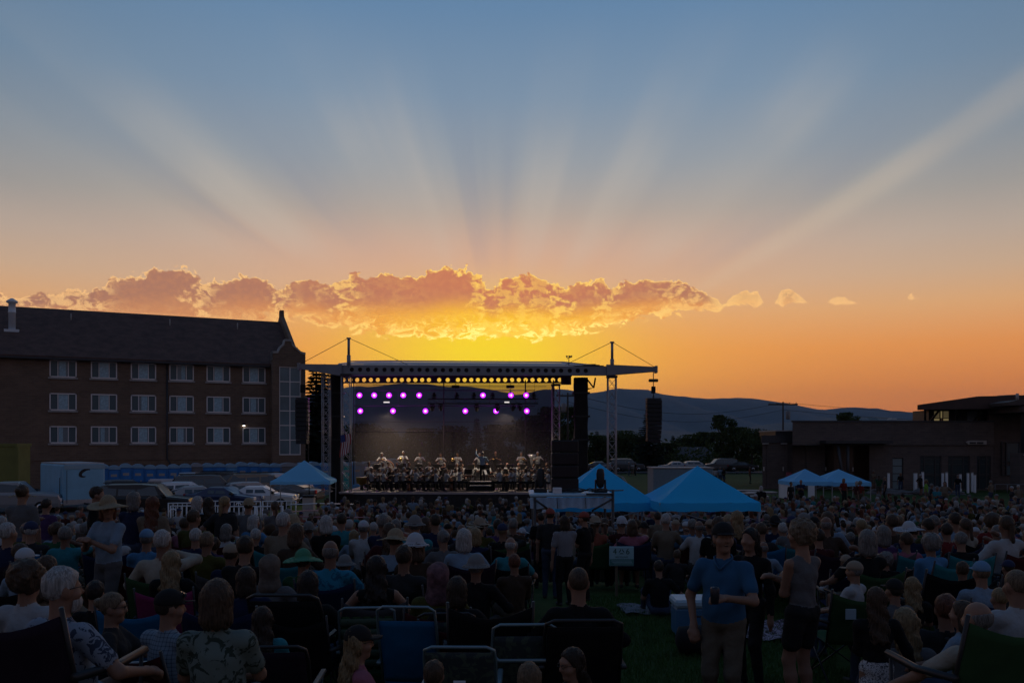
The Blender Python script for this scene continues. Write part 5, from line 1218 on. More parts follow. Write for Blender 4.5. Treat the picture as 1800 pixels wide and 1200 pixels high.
class Sdf:
    def __init__(s): s.p = []
    def cone(s, g, a, b, r1, r2, sc=(1, 1, 1)): s.p.append((g, 'c', Vector(a), Vector(b), r1, r2, sc))
    def ell(s, g, c, r, R=None): s.p.append((g, 'e', Vector(c), Vector(r), R, 0, 0))
    def mesh(s, vox, ks, wr=0.0, ng=5):
        lo = np.array([1e9]*3); hi = -lo; bb = []
        for q in s.p:
            if q[1] == 'c':
                m = max(q[4], q[5])*max(q[6])+.05; a = np.minimum(q[2], q[3])-m; b = np.maximum(q[2], q[3])+m
            else: m = max(q[3])+.05; a = np.array(q[2])-m; b = np.array(q[2])+m
            bb.append((a, b)); lo = np.minimum(lo, a); hi = np.maximum(hi, b)
        n = np.ceil((hi-lo)/vox).astype(int)+2; G = [np.full(n, 1.0, np.float32) for _ in range(ng)]
        ax = [lo[i]+np.arange(n[i])*vox for i in range(3)]
        for q, (a, b) in zip(s.p, bb):
            i0 = np.maximum(0, ((a-lo)/vox).astype(int)); i1 = np.minimum(n, ((b-lo)/vox).astype(int)+2); sl = tuple(slice(i0[i], i1[i]) for i in range(3))
            x, y, z = np.meshgrid(ax[0][sl[0]], ax[1][sl[1]], ax[2][sl[2]], indexing='ij')
            if q[1] == 'c':
                sx, sy, sz = q[6]; A = q[2]; px_, py_, pz_ = (x-A.x)/sx, (y-A.y)/sy, (z-A.z)/sz; d = q[3]-A; bx, by, bz = d.x/sx, d.y/sy, d.z/sz
                t = np.clip((px_*bx+py_*by+pz_*bz)/(bx*bx+by*by+bz*bz+1e-9), 0, 1)
                D = (np.sqrt((px_-bx*t)**2+(py_-by*t)**2+(pz_-bz*t)**2)-(q[4]+(q[5]-q[4])*t))*min(q[6])
            else:
                c, r, R = q[2], q[3], q[4]; px_, py_, pz_ = x-c.x, y-c.y, z-c.z
                if R is not None: px_, py_, pz_ = (R[0][0]*px_+R[1][0]*py_+R[2][0]*pz_, R[0][1]*px_+R[1][1]*py_+R[2][1]*pz_, R[0][2]*px_+R[1][2]*py_+R[2][2]*pz_)
                k0 = np.sqrt((px_/r.x)**2+(py_/r.y)**2+(pz_/r.z)**2); k1 = np.sqrt((px_/r.x**2)**2+(py_/r.y**2)**2+(pz_/r.z**2)**2)+1e-6; D = k0*(k0-1)/k1
            if wr and q[0] in (1, 2): D = D+wr*(np.sin(26*z+5*np.sin(11*x)+9*y)*np.sin(13*x+7*z)+.5*np.sin(47*z+17*x))
            G[q[0]][sl] = smin(G[q[0]][sl], D, ks[q[0]])
        F = np.minimum.reduce(G)
        return nets(F, lo, vox, G)

def ik(a, t, l1, l2, pole):
    d = t-a; L = min(d.length, (l1+l2)*.995); d.normalize(); c = max(-1, min(1, (l1*l1+L*L-l2*l2)/(2*l1*L)))
    p = pole-d*pole.dot(d); p.normalize(); return a+d*l1*c+p*l1*math.sqrt(1-c*c), a+d*L
POSEH = {'stand': 1.755, 'sit': 1.335, 'ground': .945}
def make_body(pose='sit', lean=None, hands=('lap', 'lap'), head=(0, 0), fem=False, heavy=0.0, sleeve='short', legs='long', vox=.03, fingers=False, feet=None, face=False):
    """Person facing +Y, origin on the ground under the hips, 1.755 m tall when standing."""
    S = Sdf(); Hz = {'stand': .945, 'sit': .525, 'ground': .135}[pose]
    lean = {'stand': 0, 'sit': -.10, 'ground': .12}[pose] if lean is None else lean
    u = Vector((0, math.sin(lean), math.cos(lean))); f = Vector((0, math.cos(lean), -math.sin(lean))); H = Vector((0, 0, Hz)); V = Vector
    sh = .172 if fem else .19; hv = heavy
    # torso
    S.ell(2, H+u*.0, (.150+.02*hv+(.012 if fem else 0), .112+.03*hv, .11))
    S.cone(1, H+u*.07, H+u*.22, (.125 if fem else .14)+.04*hv, (.118 if fem else .142)+.03*hv, (1.08, .80+.12*hv, 1))
    S.ell(1, H+u*.33, (.162 if fem else .178, .112+.02*hv, .15), RX(-lean))
    if hv > .4: S.ell(1, H+u*.14+f*.07, (.13, .10, .12))
    if fem:
        for s in (-1, 1): S.ell(1, H+u*.31+f*.075+V((s*.07, 0, 0)), (.062, .055, .06))
    for s in (-1, 1): S.cone(1, H+u*.455+V((s*.05, 0, 0)), H+u*.435+V((s*(sh-.02), 0, 0)), .055, .056, (1, .95, 1))
    S.cone(1 if sleeve != 'none' else 0, H+u*.44, H+u*.505, .075, .056)
    N = H+u*.52
    # head
    hy, hp = head; R = RZ(hy) @ RX(hp); C = N+u*.055+V((0, .012, 0))+R @ V((0, .012, .115))
    q = lambda x, y, z: C+R @ V((x, y, z))
    S.cone(0, N-u*.04, q(0, -.012, -.03), .058, .055)
    S.ell(0, q(0, -.008, .028), (.075, .094, .092), R); S.ell(0, q(0, .026, -.05), (.056, .066, .078), R)
    S.cone(0, q(0, .088, .012), q(0, .108, -.028), .010, .016); S.ell(0, q(0, .062, -.105), (.030, .026, .024), R)
    for s in (-1, 1): S.ell(0, q(s*.076, -.005, -.012), (.012, .024, .034), R); S.ell(0, q(s*.040, .060, -.035), (.030, .028, .028), R)
    if face:
        S.cone(0, q(-.04, .079, .028), q(.04, .079, .028), .014, .014)
        for s in (-1, 1): S.ell(4, q(s*.032, .081, .008), (.015, .010, .008), R)
        S.ell(4, q(0, .092, -.066), (.026, .010, .006), R)
    # arms
    aH = []
    for s, hd in ((-1, hands[0]), (1, hands[1])):
        a = H+u*.435+V((s*sh, 0, 0)); pole = V((s*.8, -.6, -.5))
        t = {'lap': V((s*.10, .34, Hz+.13)), 'arm': V((s*.30, .30, Hz+.16)), 'side': V((s*.27, .03, .74)), 'fold': V((-s*.05, .24, Hz+.26)), 'phone': V((s*.035, .30, Hz+.30)),
             'knee': V((s*.16, .42, Hz+.12)), 'chin': V((s*.05, .17, Hz+.55)), 'pocket': V((s*.24, .06, Hz-.06)), 'can': V((s*.12, .34, Hz+.24)), 'hip': V((s*.2, -.05, Hz+.05)), 'up': V((s*.35, .25, Hz+.85)),
             'play': V((s*.16, .32, Hz+.34)), 'back': V((s*.34, -.25, .05))}[hd] if isinstance(hd, str) else V(hd)
        e, w = ik(a, t, .29, .265, pole); aH.append((w, (w-e).normalized()))
        S.cone(0, a, e, .050, .040); S.cone(0, e, w, .040, .027)
        if sleeve == 'short': S.cone(1, a+V((-s*.01, 0, .005)), a.lerp(e, .66), .068, .060)
        if sleeve == 'long': S.cone(1, a, e, .066, .052); S.cone(1, e, e.lerp(w, .93), .052, .038)
        d = (w-e).normalized()
        if fingers:
            n = V((0, 0, 1)).cross(d); n = n.normalized() if n.length > .1 else V((1, 0, 0)); p = d.cross(n)
            S.cone(0, w, w+d*.085, .026, .030, (1, 1, 1))
            for k in range(4):
                b = w+d*.085+n*(k-1.5)*.021; l = (.062, .072, .068, .052)[k]; cu = .45
                m1 = b+d*l*.55-p*l*.25; S.cone(0, b-d*.02, m1, .0105, .0095); S.cone(0, m1, m1+d*l*.25-p*l*.5, .0095, .008)
            S.cone(0, w+d*.02-n*s*.02, w+d*.06-n*s*.045-p*.01, .013, .011); S.cone(0, w+d*.06-n*s*.045-p*.01, w+d*.095-n*s*.04-p*.035, .011, .009)
        else: S.cone(0, w, w+d*.085, .030, .032, (1, 1, 1)); S.cone(0, w+d*.07, w+d*.14-V((0, 0, .02)), .030, .018)
    # legs
    for s in (-1, 1):
        h = H+V((s*.088, 0, -.02))
        if pose == 'stand': ft = V((s*.105, .0, .085)); pole = V((0, 1, 0))
        elif pose == 'sit': ft = V((s*.15, .46, .085)); pole = V((s*.1, 1, 1.2))
        else: ft = V((s*.16, .62, .075)); pole = V((s*.3, .4, 1))
        if feet: ft = V(feet[0 if s < 0 else 1])
        k, a = ik(h, ft, .43, .425, pole)
        if legs == 'long': S.cone(2, h, k, .092+.015*hv, .068); S.cone(2, k, a, .066, .050)
        else:
            S.cone(0, h, k, .080, .056); S.cone(0, k, k.lerp(a, .35), .056, .057); S.cone(0, k.lerp(a, .35), a, .057, .036)
            if legs == 'shorts': S.cone(2, h, h.lerp(k, .62), .098+.01*hv, .088)
        fw = V((0, 1, 0)); S.cone(3, a+V((0, -.03, -.05)), a+fw*.16+V((0, 0, -.055)), .040, .034)
    if legs == 'skirt': S.cone(2, H+V((0, 0, .02)), H+V((0, .0, -.34)), .15, .20, (1, .72, 1))
    pos, faces, lab = S.mesh(vox, (.028, .045, .035, .02, .006), .0035 if vox < .02 else 0)
    return dict(pos=pos, faces=faces, lab=lab, C=C, R=R, hands=aH, H=POSEH[pose])

# ------------------------------------------------------------------ hair and hats, in the head's own frame
def _grid(lo, hi, vox):
    n = [int((b-a)/vox)+2 for a, b in zip(lo, hi)]
    return np.meshgrid(*[a+np.arange(k)*vox for a, k in zip(lo, n)], indexing='ij'), np.array(lo, float)
def el(x, y, z, c, r):
    k0 = np.sqrt(((x-c[0])/r[0])**2+((y-c[1])/r[1])**2+((z-c[2])/r[2])**2); k1 = np.sqrt(((x-c[0])/r[0]**2)**2+((y-c[1])/r[1]**2)**2+((z-c[2])/r[2]**2)**2)+1e-6
    return k0*(k0-1)/k1
def rcone(x, y, z, a, b, r1, r2, sc=(1, 1, 1)):
    px_, py_, pz_ = (x-a[0])/sc[0], (y-a[1])/sc[1], (z-a[2])/sc[2]; d = [(b[i]-a[i])/sc[i] for i in range(3)]
    t = np.clip((px_*d[0]+py_*d[1]+pz_*d[2])/(sum(q*q for q in d)+1e-9), 0, 1)
    return (np.sqrt((px_-d[0]*t)**2+(py_-d[1]*t)**2+(pz_-d[2]*t)**2)-(r1+(r2-r1)*t))*min(sc)
def hair_field(kind, x, y, z):
    ang = np.arctan2(x, -y)
    strand = .0035*np.sin(ang*26+5*np.sin(z*14))+.002*np.sin(ang*57+z*30)
    shell = el(x, y, z, (0, -.010, .030), (.087, .106, .104))
    face = (y-.035-.80*z)/1.28
    short = np.maximum(shell+strand*.8, face)
    tuft = .006*np.sin(70*x+20*y)*np.sin(60*y+30*z)*np.sin(55*z)
    if kind == 'short': return np.maximum(short+tuft, -(z+.098))
    if kind == 'buzz': return np.maximum(np.maximum(el(x, y, z, (0, -.010, .030), (.081, .100, .099)), face), -(z+.075))
    if kind == 'bald': return np.maximum(np.maximum(el(x, y, z, (0, -.012, .020), (.084, .104, .094))+tuft*.5, face-.01), np.maximum(z-.045+.25*(y+.05), -(z+.085)))
    if kind == 'beard':
        b = np.maximum(el(x, y, z, (0, .045, -.085), (.062, .065, .068))+tuft, (.035-y)/1.0); return np.minimum(np.maximum(short+tuft, -(z+.09)), np.maximum(b, z+.05))
    if kind == 'bob':
        side = rcone(x, y, z, (0, -.03, .0), (0, -.035, -.10), .098, .100, (1, .85, 1))+strand*1.6
        return np.maximum(smin(shell+strand, side, .03), np.maximum((y-.035-np.clip(.55*z, -.02, 1))/1.1, -(z+.165)-.012*np.sin(ang*9)))
    if kind in ('long', 'longer'):
        e = -.30 if kind == 'long' else -.42
        back = rcone(x, y, z, (0, -.035, .0), (0, -.095, e), .096, .105, (1, .62, 1))+strand*2.2+.006*np.sin(z*38+ang*4)
        return np.maximum(smin(shell+strand, back, .03), np.maximum((y-.035-np.clip(.55*z, -.02, 1))/1.1, -(z-e)-.02*np.sin(ang*11)))
    if kind == 'curly':
        b = el(x, y, z, (0, -.020, .025), (.126, .130, .130)); b = b+.013*np.sin(62*x+3*np.sin(40*z))*np.sin(58*y)*np.sin(55*z)+.012*np.sin(33*x+2)*np.sin(31*z+1)*np.sin(30*y)
        return np.maximum(b, np.maximum((y-.045-.55*z)/1.15, -(z+.12)))
    if kind == 'bun': return np.minimum(np.maximum(short, -(z+.085)), el(x, y, z, (0, -.115, .045), (.046, .042, .044))+tuft)
    if kind == 'pony':
        return np.minimum(np.maximum(short, -(z+.085)), rcone(x, y, z, (0, -.105, .03), (0, -.14, -.20), .032, .024)+strand)
    if kind == 'hood':
        b = smin(el(x, y, z, (0, -.02, .025), (.108, .125, .122)), rcone(x, y, z, (0, -.03, -.08), (0, -.02, -.17), .095, .125, (1, .85, 1)), .05)+.004*np.sin(40*z+14*x)*np.sin(20*x)
        return np.maximum(b, (y-.055)/1.0)
    if kind == 'cap':
        d = np.maximum(el(x, y, z, (0, -.008, .040), (.092, .110, .100)), -(z-.022)-.10*np.minimum(0, y)*0); br = np.maximum(el(x, y, z, (0, .105, .030), (.078, .095, .020)), -(y-.03))
        br = np.maximum(br, np.abs(z-.034+.25*(np.abs(x))**1.6)-.006); return np.minimum(smin(d, br, .008), el(x, y, z, (0, -.008, .139), (.010, .010, .006)))
    if kind in ('sunhat', 'bucket'):
        R0 = .235 if kind == 'sunhat' else .165; r = np.sqrt(x*x+(y+.005)**2); dz = z-.045+(.22 if kind == 'sunhat' else .5)*np.maximum(0, r-.09)+(.018*np.sin(2*np.arctan2(y, x)+.6) if kind == 'sunhat' else 0)*(r > .1)
        brim = np.maximum(np.abs(dz)-.008, r-R0); crown = np.maximum(el(x, y, z, (0, -.005, .045), (.098, .112, .115)), -(z-.035)); return smin(brim, crown, .015)
HAIR = {}
def hair_mesh(kind, vox):
    k = (kind, vox)
    if k not in HAIR:
        lo, hi = ((-.26, -.26, -.06), (.26, .26, .18)) if kind in ('sunhat', 'bucket') else ((-.18, -.20, -.50 if 'long' in kind else -.26), (.18, .22, .19))
        (x, y, z), o = _grid(lo, hi, vox); p, f, _ = nets(hair_field(kind, x, y, z).astype(np.float32), o, vox); HAIR[k] = (p, f)
    return HAIR[k]
HMESH = {}
def hair_data(kind, vox, m):
    k = (kind, vox)
    if k not in HMESH: p, f = hair_mesh(kind, vox); HMESH[k] = mesh_from('hair_'+kind, p, f, [m])
    return HMESH[k]

def pm(prefix, nm, c, rough=.85, **k): return mat(prefix+nm, c, rough, spec=.15, **k)
def hair_build(c):
    def f(nt, b, tc):
        mp = nt.nodes.new('ShaderNodeMapping'); mp.inputs['Scale'].default_value = (95, 95, 9); nt.links.new(tc.outputs['Object'], mp.inputs[0])
        n = noise(mp.outputs[0], 1.0, 4, .65, .6); nt.links.new(ramp(n, [(.30, (*[q*.35 for q in c], 1)), (.72, (*[min(1, q*1.75) for q in c], 1))], 0, 1), b.inputs['Base Color'])
        bp = nt.nodes.new('ShaderNodeBump'); bp.inputs['Strength'].default_value = .9; bp.inputs['Distance'].default_value = .012; nt.links.new(n.s, bp.inputs['Height']); nt.links.new(bp.outputs[0], b.inputs['Normal'])
    return f
HCOL = dict(black=(.010, .008, .008), dark=(.022, .015, .011), brown=(.045, .028, .018), auburn=(.075, .026, .014), blonde=(.15, .105, .055), sandy=(.10, .07, .045), grey=(.105, .10, .097), white=(.24, .237, .235))
HAIRC = {n: mat('hair_'+n, c, .55, spec=.25, build=hair_build(c)) for n, c in HCOL.items()}
SKIN = {n: mat('skin_'+n, c, .6, var=.08, scale=12, spec=.3) for n, c in dict(fair=(.19, .105, .072), tan=(.135, .072, .049), brown=(.10, .055, .036)).items()}
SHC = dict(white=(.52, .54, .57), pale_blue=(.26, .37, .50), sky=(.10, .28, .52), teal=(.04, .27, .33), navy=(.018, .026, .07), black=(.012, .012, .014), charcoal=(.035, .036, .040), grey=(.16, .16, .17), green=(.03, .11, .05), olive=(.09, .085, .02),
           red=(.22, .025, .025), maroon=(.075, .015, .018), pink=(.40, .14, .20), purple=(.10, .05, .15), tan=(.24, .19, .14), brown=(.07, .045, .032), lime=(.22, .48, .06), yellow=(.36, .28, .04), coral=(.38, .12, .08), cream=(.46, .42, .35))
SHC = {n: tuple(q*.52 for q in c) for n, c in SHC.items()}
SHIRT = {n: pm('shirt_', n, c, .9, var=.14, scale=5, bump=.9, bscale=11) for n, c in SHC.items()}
PANTS = {n: pm('trousers_', n, c, .9, var=.15, scale=5, bump=.9, bscale=10) for n, c in dict(denim=(.035, .05, .085), khaki=(.085, .072, .055), black=(.012, .012, .013), grey=(.07, .07, .075), white=(.24, .25, .27)).items()}
M_SHOE = mat('shoe_leather', (.03, .028, .028), .7); M_EYE = mat('eye_dark', (.02, .014, .012), .3)
def pattern(nm, base, spot, sc, thr=.5, kind='blot'):
    def f(nt, b, tc):
        if kind == 'plaid':
            sp = nt.nodes.new('ShaderNodeSeparateXYZ'); nt.links.new(tc.outputs['Object'], sp.inputs[0]); fac = None
            for o_ in (0, 2):
                t = X.op('FRACT', X(sp.outputs[o_])*sc); w = X.op('LESS_THAN', t, .22); fac = w if fac is None else fac+w
            nt.links.new(ramp(fac*.5, [(0, (*base, 1)), (.5, (*[(p+q)/2 for p, q in zip(base, spot)], 1)), (1, (*spot, 1))], 0, 1), b.inputs['Base Color'])
        elif kind == 'stripe':
            sp = nt.nodes.new('ShaderNodeSeparateXYZ'); nt.links.new(tc.outputs['Object'], sp.inputs[0]); w = X.op('LESS_THAN', X.op('FRACT', X(sp.outputs[0])*sc), .35)
            nt.links.new(mixc(w, (*base, 1), (*spot, 1)), b.inputs['Base Color'])
        else:
            n = noise(tc.outputs['Object'], sc, 3, .6, 1.2); nt.links.new(mixc(smooth(n, thr, thr+.05), (*base, 1), (*spot, 1)), b.inputs['Base Color'])
    return mat('shirt_'+nm, base, .9, spec=.15, build=f)
SHIRT['white_print'] = pattern('white_print', (.18, .21, .26), (.03, .04, .065), 17, .53)
SHIRT['green_print'] = pattern('green_print', (.105, .135, .125), (.025, .037, .03), 13, .53)
SHIRT['plaid'] = pattern('plaid', (.15, .20, .25), (.035, .045, .07), 34, kind='plaid')
SHIRT['turquoise_print'] = pattern('turquoise_print', (.018, .15, .23), (.010, .075, .13), 12, .5)
SHIRT['striped'] = pattern('striped', (.20, .20, .22), (.045, .05, .06), 55, kind='stripe')
PANTS['leopard'] = pattern('leopard', (.40, .40, .42), (.05, .05, .06), 60, .50)
PANTS['denim_stripe'] = pattern('denim_stripe', (.05, .06, .09), (.22, .23, .26), 14, kind='stripe')

# ------------------------------------------------------------------ chairs
M_FR = mat('chair_frame_dark', (.025, .025, .028), .45, metal=.4); M_FRW = mat('chair_frame_pale', (.14, .20, .23), .35, metal=.4)
def fab(nm, c, **k): return mat('chair_fabric_'+nm, c, .9, spec=.1, var=.15, scale=5, **k)
CH = {n: fab(n, c) for n, c in dict(black=(.008, .008, .009), navy=(.010, .016, .045), blue=(.012, .095, .21), maroon=(.05, .010, .012), green=(.025, .06, .025), pink=(.16, .022, .08), grey=(.05, .05, .055), teal=(.02, .14, .17), plum=(.018, .012, .022), yellow=(.30, .22, .02)).items()}
def camo_mat(): return pattern('camo_fabric', (.030, .040, .045), (.055, .075, .060), 9, .5)
CH['camo'] = camo_mat()
def sling(mb, P, nu=8, nv=8, th=.012):
    """P(u,v) -> point; a thin double-sided cloth"""
    vs = [P(i/nu, j/nv) for j in range(nv+1) for i in range(nu+1)]; b = [Vector(p)+Vector((0, -th, 0)) for p in vs]; n = nu+1; k = len(vs)
    f = [(j*n+i, j*n+i+1, (j+1)*n+i+1, (j+1)*n+i) for j in range(nv) for i in range(nu)]
    f2 = [tuple(k+q for q in t[::-1]) for t in f]; ed = [*range(n), *[n*j+nu for j in range(1, nv+1)], *[n*nv+i for i in range(nu-1, -1, -1)], *[n*j for j in range(nv-1, 0, -1)]]
    f3 = [(ed[i], k+ed[i], k+ed[(i+1) % len(ed)], ed[(i+1) % len(ed)]) for i in range(len(ed))]
    mb.add(vs+b, f+f2+f3, 0, True)
CHD = {}
def camp_chair(x, y, rz, colr, label, s=1.0, group='folding chairs on the lawn', simple=False):
    """Folding quad chair facing +Y."""
    key = ('camp', simple)
    if key not in CHD:
        d = {}
        w = .29
        m = MB(); sling(m, lambda u, v: ((u*2-1)*w, -.20-.17*v-.05*math.sin(PI*u)*(1-.5*v), .43+.52*v-.075*math.sin(PI*u)*v*v)); d['backrest'] = [(m, 0)]
        m = MB(); sling(m, lambda u, v: ((u*2-1)*w, .28-.48*v, .46-.03*v-.06*math.sin(PI*u)*math.sin(PI*v))); d['seat'] = [(m, 0)]
        d['back_post'] = []; d['leg'] = []; d['armrest'] = []
        for q in (-1, 1):
            m = MB(); m.tube([(q*w, -.19, .40), (q*(w+.01), -.38, .99)], .012, 6); d['back_post'].append((m, 1))
            if not simple:
                m = MB(); m.tube([(q*w, -.30, .02), (q*w*1.02, .30, .45)], .011, 5); d['leg'].append((m, 1)); m = MB(); m.tube([(q*w, .30, .02), (q*w*.98, -.22, .44)], .011, 5); d['leg'].append((m, 1))
                m = MB(); m.tube([(q*w, .30, .02), (-q*w*.9, .32, .42)], .009, 5); d['leg'].append((m, 1))
                m = MB(); m.tube([(q*(w+.02), -.30, .66), (q*(w+.04), .0, .635), (q*(w+.04), .27, .65)], .022, 6, 0); d['armrest'].append((m, 1)); m = MB(); m.tube([(q*(w+.02), .27, .64), (q*w, .29, .03)], .011, 5); d['leg'].append((m, 1))
        CHD[key] = {}
        for nm, L in d.items():
            CHD[key][nm] = []
            for m, sl in L:
                me = bpy.data.meshes.new('camp_'+nm); me.from_pydata(m.v, [], m.f); me.polygons.foreach_set('use_smooth', m.sm); me.materials.append(M_FR if sl else CH['black']); me.update(); CHD[key][nm].append((me, sl))
    root = thing('camp_chair', (x, y, gz(x, y)), label, 'chair', group, rz); root.scale = (s, s, s)
    for nm, L in CHD[key].items():
        for me, sl in L:
            o = link(nm, me, root)
            if not sl: o.material_slots[0].link = 'OBJECT'; o.material_slots[0].material = CH[colr]
    return root
def lawn_chair(x, y, rz, colr, label, s=1.0, web=False, frame=None, high=1.0, pillow=False, cross=False):
    """Tube-framed lawn chair facing +Y."""
    fr = frame or M_FRW; w = .29; root = thing('lawn_chair', (x, y, gz(x, y)), label, 'chair', 'folding chairs on the lawn', rz); root.scale = (s, s, s)
    B = lambda u, v: Vector(((u*2-1)*(w-.015), -.22-.26*v*high, .40+.60*v*high))
    m = MB(); pts = [(-w, -.20, .36), (-w, -.40*high, .40+.48*high), (-w+.01, -.475*high, .98*high+.02), (-w+.07, -.49*high, 1.03*high), (w-.07, -.49*high, 1.03*high), (w-.01, -.475*high, .98*high+.02), (w, -.40*high, .40+.48*high), (w, -.20, .36)]
    m.tube(pts, .014, 8); m.build('back_frame', fr, root)
    if web:
        for k in range(5):
            a, b = (k+.12)/5, (k+.88)/5
            q = MB(); sling(q, lambda u, v: B(a+(b-a)*u, .03+.93*v)+Vector((0, .006*math.sin(v*40), 0)), 2, 14, .004); q.build('upright_webbing', CH['green'], root)
            q = MB(); sling(q, lambda u, v: B(u, .05+.9*(a+(b-a)*v))+Vector((0, -.008-.006*math.sin(u*32), 0)), 14, 2, .004); q.build('cross_webbing', mat('chair_fabric_webbing', (.05, .085, .06), .8), root)
    else:
        q = MB(); sling(q, lambda u, v: B(u, .02+.93*v)+Vector((0, -.03*math.sin(PI*u)*math.sin(PI*v), 0)), 8, 10); q.build('backrest', CH[colr], root)
    q = MB(); sling(q, lambda u, v: Vector(((u*2-1)*(w-.015), .30-.50*v, .42-.03*v-.03*math.sin(PI*u))), 6, 6); q.build('seat', CH[colr], root)
    MB().tube([(-w, -.2, .38), (-w, .32, .42), (w, .32, .42), (w, -.2, .38)], .013, 6).build('seat_frame', fr, root)
    for sx in (-1, 1):
        MB().tube([(sx*w, -.36, .01), (sx*(w+.015), .20, .63)], .013, 6).build('leg', fr, root); MB().tube([(sx*w, .36, .01), (sx*(w+.015), -.1, .62)], .013, 6).build('leg', fr, root)
        MB().bbox(sx*(w+.02)-.025, sx*(w+.02)+.025, -.38, .22, .62, .65, .012).build('armrest', fr, root)
    MB().tube([(-w, -.36, .02), (w, -.36, .02)], .012, 6).build('stretcher', fr, root)
    if cross: MB().tube([(-w, -.44*high, .78*high), (-w+.06, -.47*high, .74*high), (w-.06, -.47*high, .74*high), (w, -.44*high, .78*high)], .018, 8).build('cross_bar', fr, root)
    if pillow:
        MB().bbox(-.05, .05, -.46*high, -.445*high, .35*high+.2, .66*high+.08, .004).build('hanging_tag', M_WHITEP, root)
    return root

# ------------------------------------------------------------------ placing people
PEOPLE = 0
def assemble(body, me, x, y, rz, s, label, group, shirt, pants, skin, hair, hairc, hat=None, hatm=None, hvox=.02, z=None, cat='person', glasses=False, shoe=None):
    global PEOPLE; PEOPLE += 1
    o = link('person', me, None, (x, y, gz(x, y) if z is None else z), rz); o.scale = (s, s, s); tag(o, label, cat, group)
    for i, m in enumerate((SKIN[skin], shirt, pants, shoe or M_SHOE, M_EYE)):
        o.material_slots[i].link = 'OBJECT'; o.material_slots[i].material = m
    M4 = Matrix.Translation(body['C']) @ body['R'].to_4x4()
    def head_child(nm, data, m):
        h = link(nm, data, o); h.matrix_local = M4
        h.material_slots[0].link = 'OBJECT'; h.material_slots[0].material = m
        return h
    if hair: head_child('hair' if hair != 'hood' else 'hood', hair_data(hair, hvox, HAIRC['brown']), hairc if not isinstance(hairc, str) else HAIRC[hairc])
    if hat: head_child({'cap': 'cap', 'sunhat': 'sun_hat', 'bucket': 'bucket_hat'}[hat], hair_data(hat, hvox, HAIRC['brown']), hatm)
    if glasses:
        g = MB()
        for q in (-1, 1):
            c = [(q*.034+.021*math.cos(t*PI/5), .104, .006+.016*math.sin(t*PI/5)) for t in range(11)]; g.tube(c, .0028, 4); g.tube([(q*.055, .102, .010), (q*.080, .06, .012), (q*.083, -.005, .004)], .0028, 4)
        g.tube([(-.014, .106, .008), (.014, .106, .008)], .0028, 4); gl = g.build('glasses', M_BLACK, o); gl.matrix_local = M4
    return o
def body_mesh(b): return mesh_from('person_body', b['pos'], b['faces'], [SKIN['fair'], SHIRT['grey'], PANTS['denim'], M_SHOE, M_EYE], b['lab'])
BCACHE = {}
def special(label, px, ytop, Z, pose='sit', rz=0.0, shirt='grey', pants='denim', hair='short', hairc='brown', skin='fair', hat=None, hatm=None, group=None, glasses=False, vox=.016, smax=1.22, top_extra=0.0, dz=None, shoe=None, **kw):
    x = xat(px, Z); g = gz(x, Z) if dz is None else dz
    key = (pose, vox, tuple(sorted((k, str(v)) for k, v in kw.items())))
    if key not in BCACHE:
        b = make_body(pose=pose, vox=vox, **kw); BCACHE[key] = (b, body_mesh(b))
    b, me = BCACHE[key]
    s = max(.62, min(smax, (EYE-(ytop-PY0)/FPX*Z-g-top_extra)/(b['C'].z+.132)))
    o = assemble(b, me, x, Z, rz, s, label, group, SHIRT[shirt] if isinstance(shirt, str) else shirt, PANTS[pants], skin, hair, hairc, hat, hatm, min(.014, vox), g, glasses=glasses, shoe=shoe)
    return o, b, s
HATS = dict(straw=pm('hat_', 'straw', (.20, .155, .10), var=.15, scale=40), green=pm('hat_', 'green', (.05, .17, .10)), grey=pm('hat_', 'grey', (.13, .13, .13)), black=pm('hat_', 'black', (.012, .012, .013)), white=pm('hat_', 'white', (.30, .32, .35)),
            tan=pm('hat_', 'tan', (.20, .16, .12)), blue=pm('hat_', 'blue', (.10, .19, .30)), red=pm('hat_', 'red', (.20, .05, .04)), navy=pm('hat_', 'navy', (.02, .025, .06)), beige=pm('hat_', 'beige', (.095, .078, .066), bump=.8, bscale=14, var=.3, scale=9), rose=pm('hat_', 'rose', (.10, .055, .065), bump=.8, bscale=14, var=.5, scale=14))
F = dict(fem=True)
def chair_for(o, kind, colr, label, **k):
    c = Vector((0, -.0)); x, y, _ = o.location; rz = o.rotation_euler.z; s = max(.88, o.scale.x)
    return camp_chair(x, y, rz, colr, label, s, **k) if kind == 'camp' else lawn_chair(x, y, rz, colr, label, s, **k)

# nearest rows, left to right
o, _, _ = special('white haired bearded man with glasses in a printed blue and white shirt', 118, 993, 5.0, rz=-.42, shirt='white_print', hair='beard', hairc='white', heavy=.8, hands=('arm', 'arm'), vox=.012, fingers=True, head=(-.35, 0), glasses=True, pants='white', legs='shorts')
camp_chair(o.location.x-.10, o.location.y+.02, -.10, 'plum', 'dark camp chair with sagging back under the white haired bearded man', 1.2)
o, _, _ = special('woman with curly brown hair in a white top beside the bearded man', 55, 984, 6.2, rz=-.1, shirt='white', hair='curly', hairc='brown', heavy=.3, **F)
chair_for(o, 'camp', 'navy', 'navy camp chair under the curly haired woman in white')
o, _, _ = special('girl in profile with bun and glasses facing right', 206, 1040, 6.3, rz=-1.35, shirt='charcoal', hair='bun', hairc='sandy', glasses=True, vox=.012, face=True, hands=('knee', 'arm'), **F)
chair_for(o, 'lawn', 'navy', 'padded navy chair under the girl with the bun', frame=M_TUBE, high=.85)
o, b, s = special('man in black cap and plaid shirt with sunglasses on the cap', 303, 1034, 5.7, rz=-.45, shirt='plaid', hair='short', hairc='dark', hat='cap', hatm=HATS['black'], head=(-.5, -.05), heavy=.4, vox=.013)
g = MB()
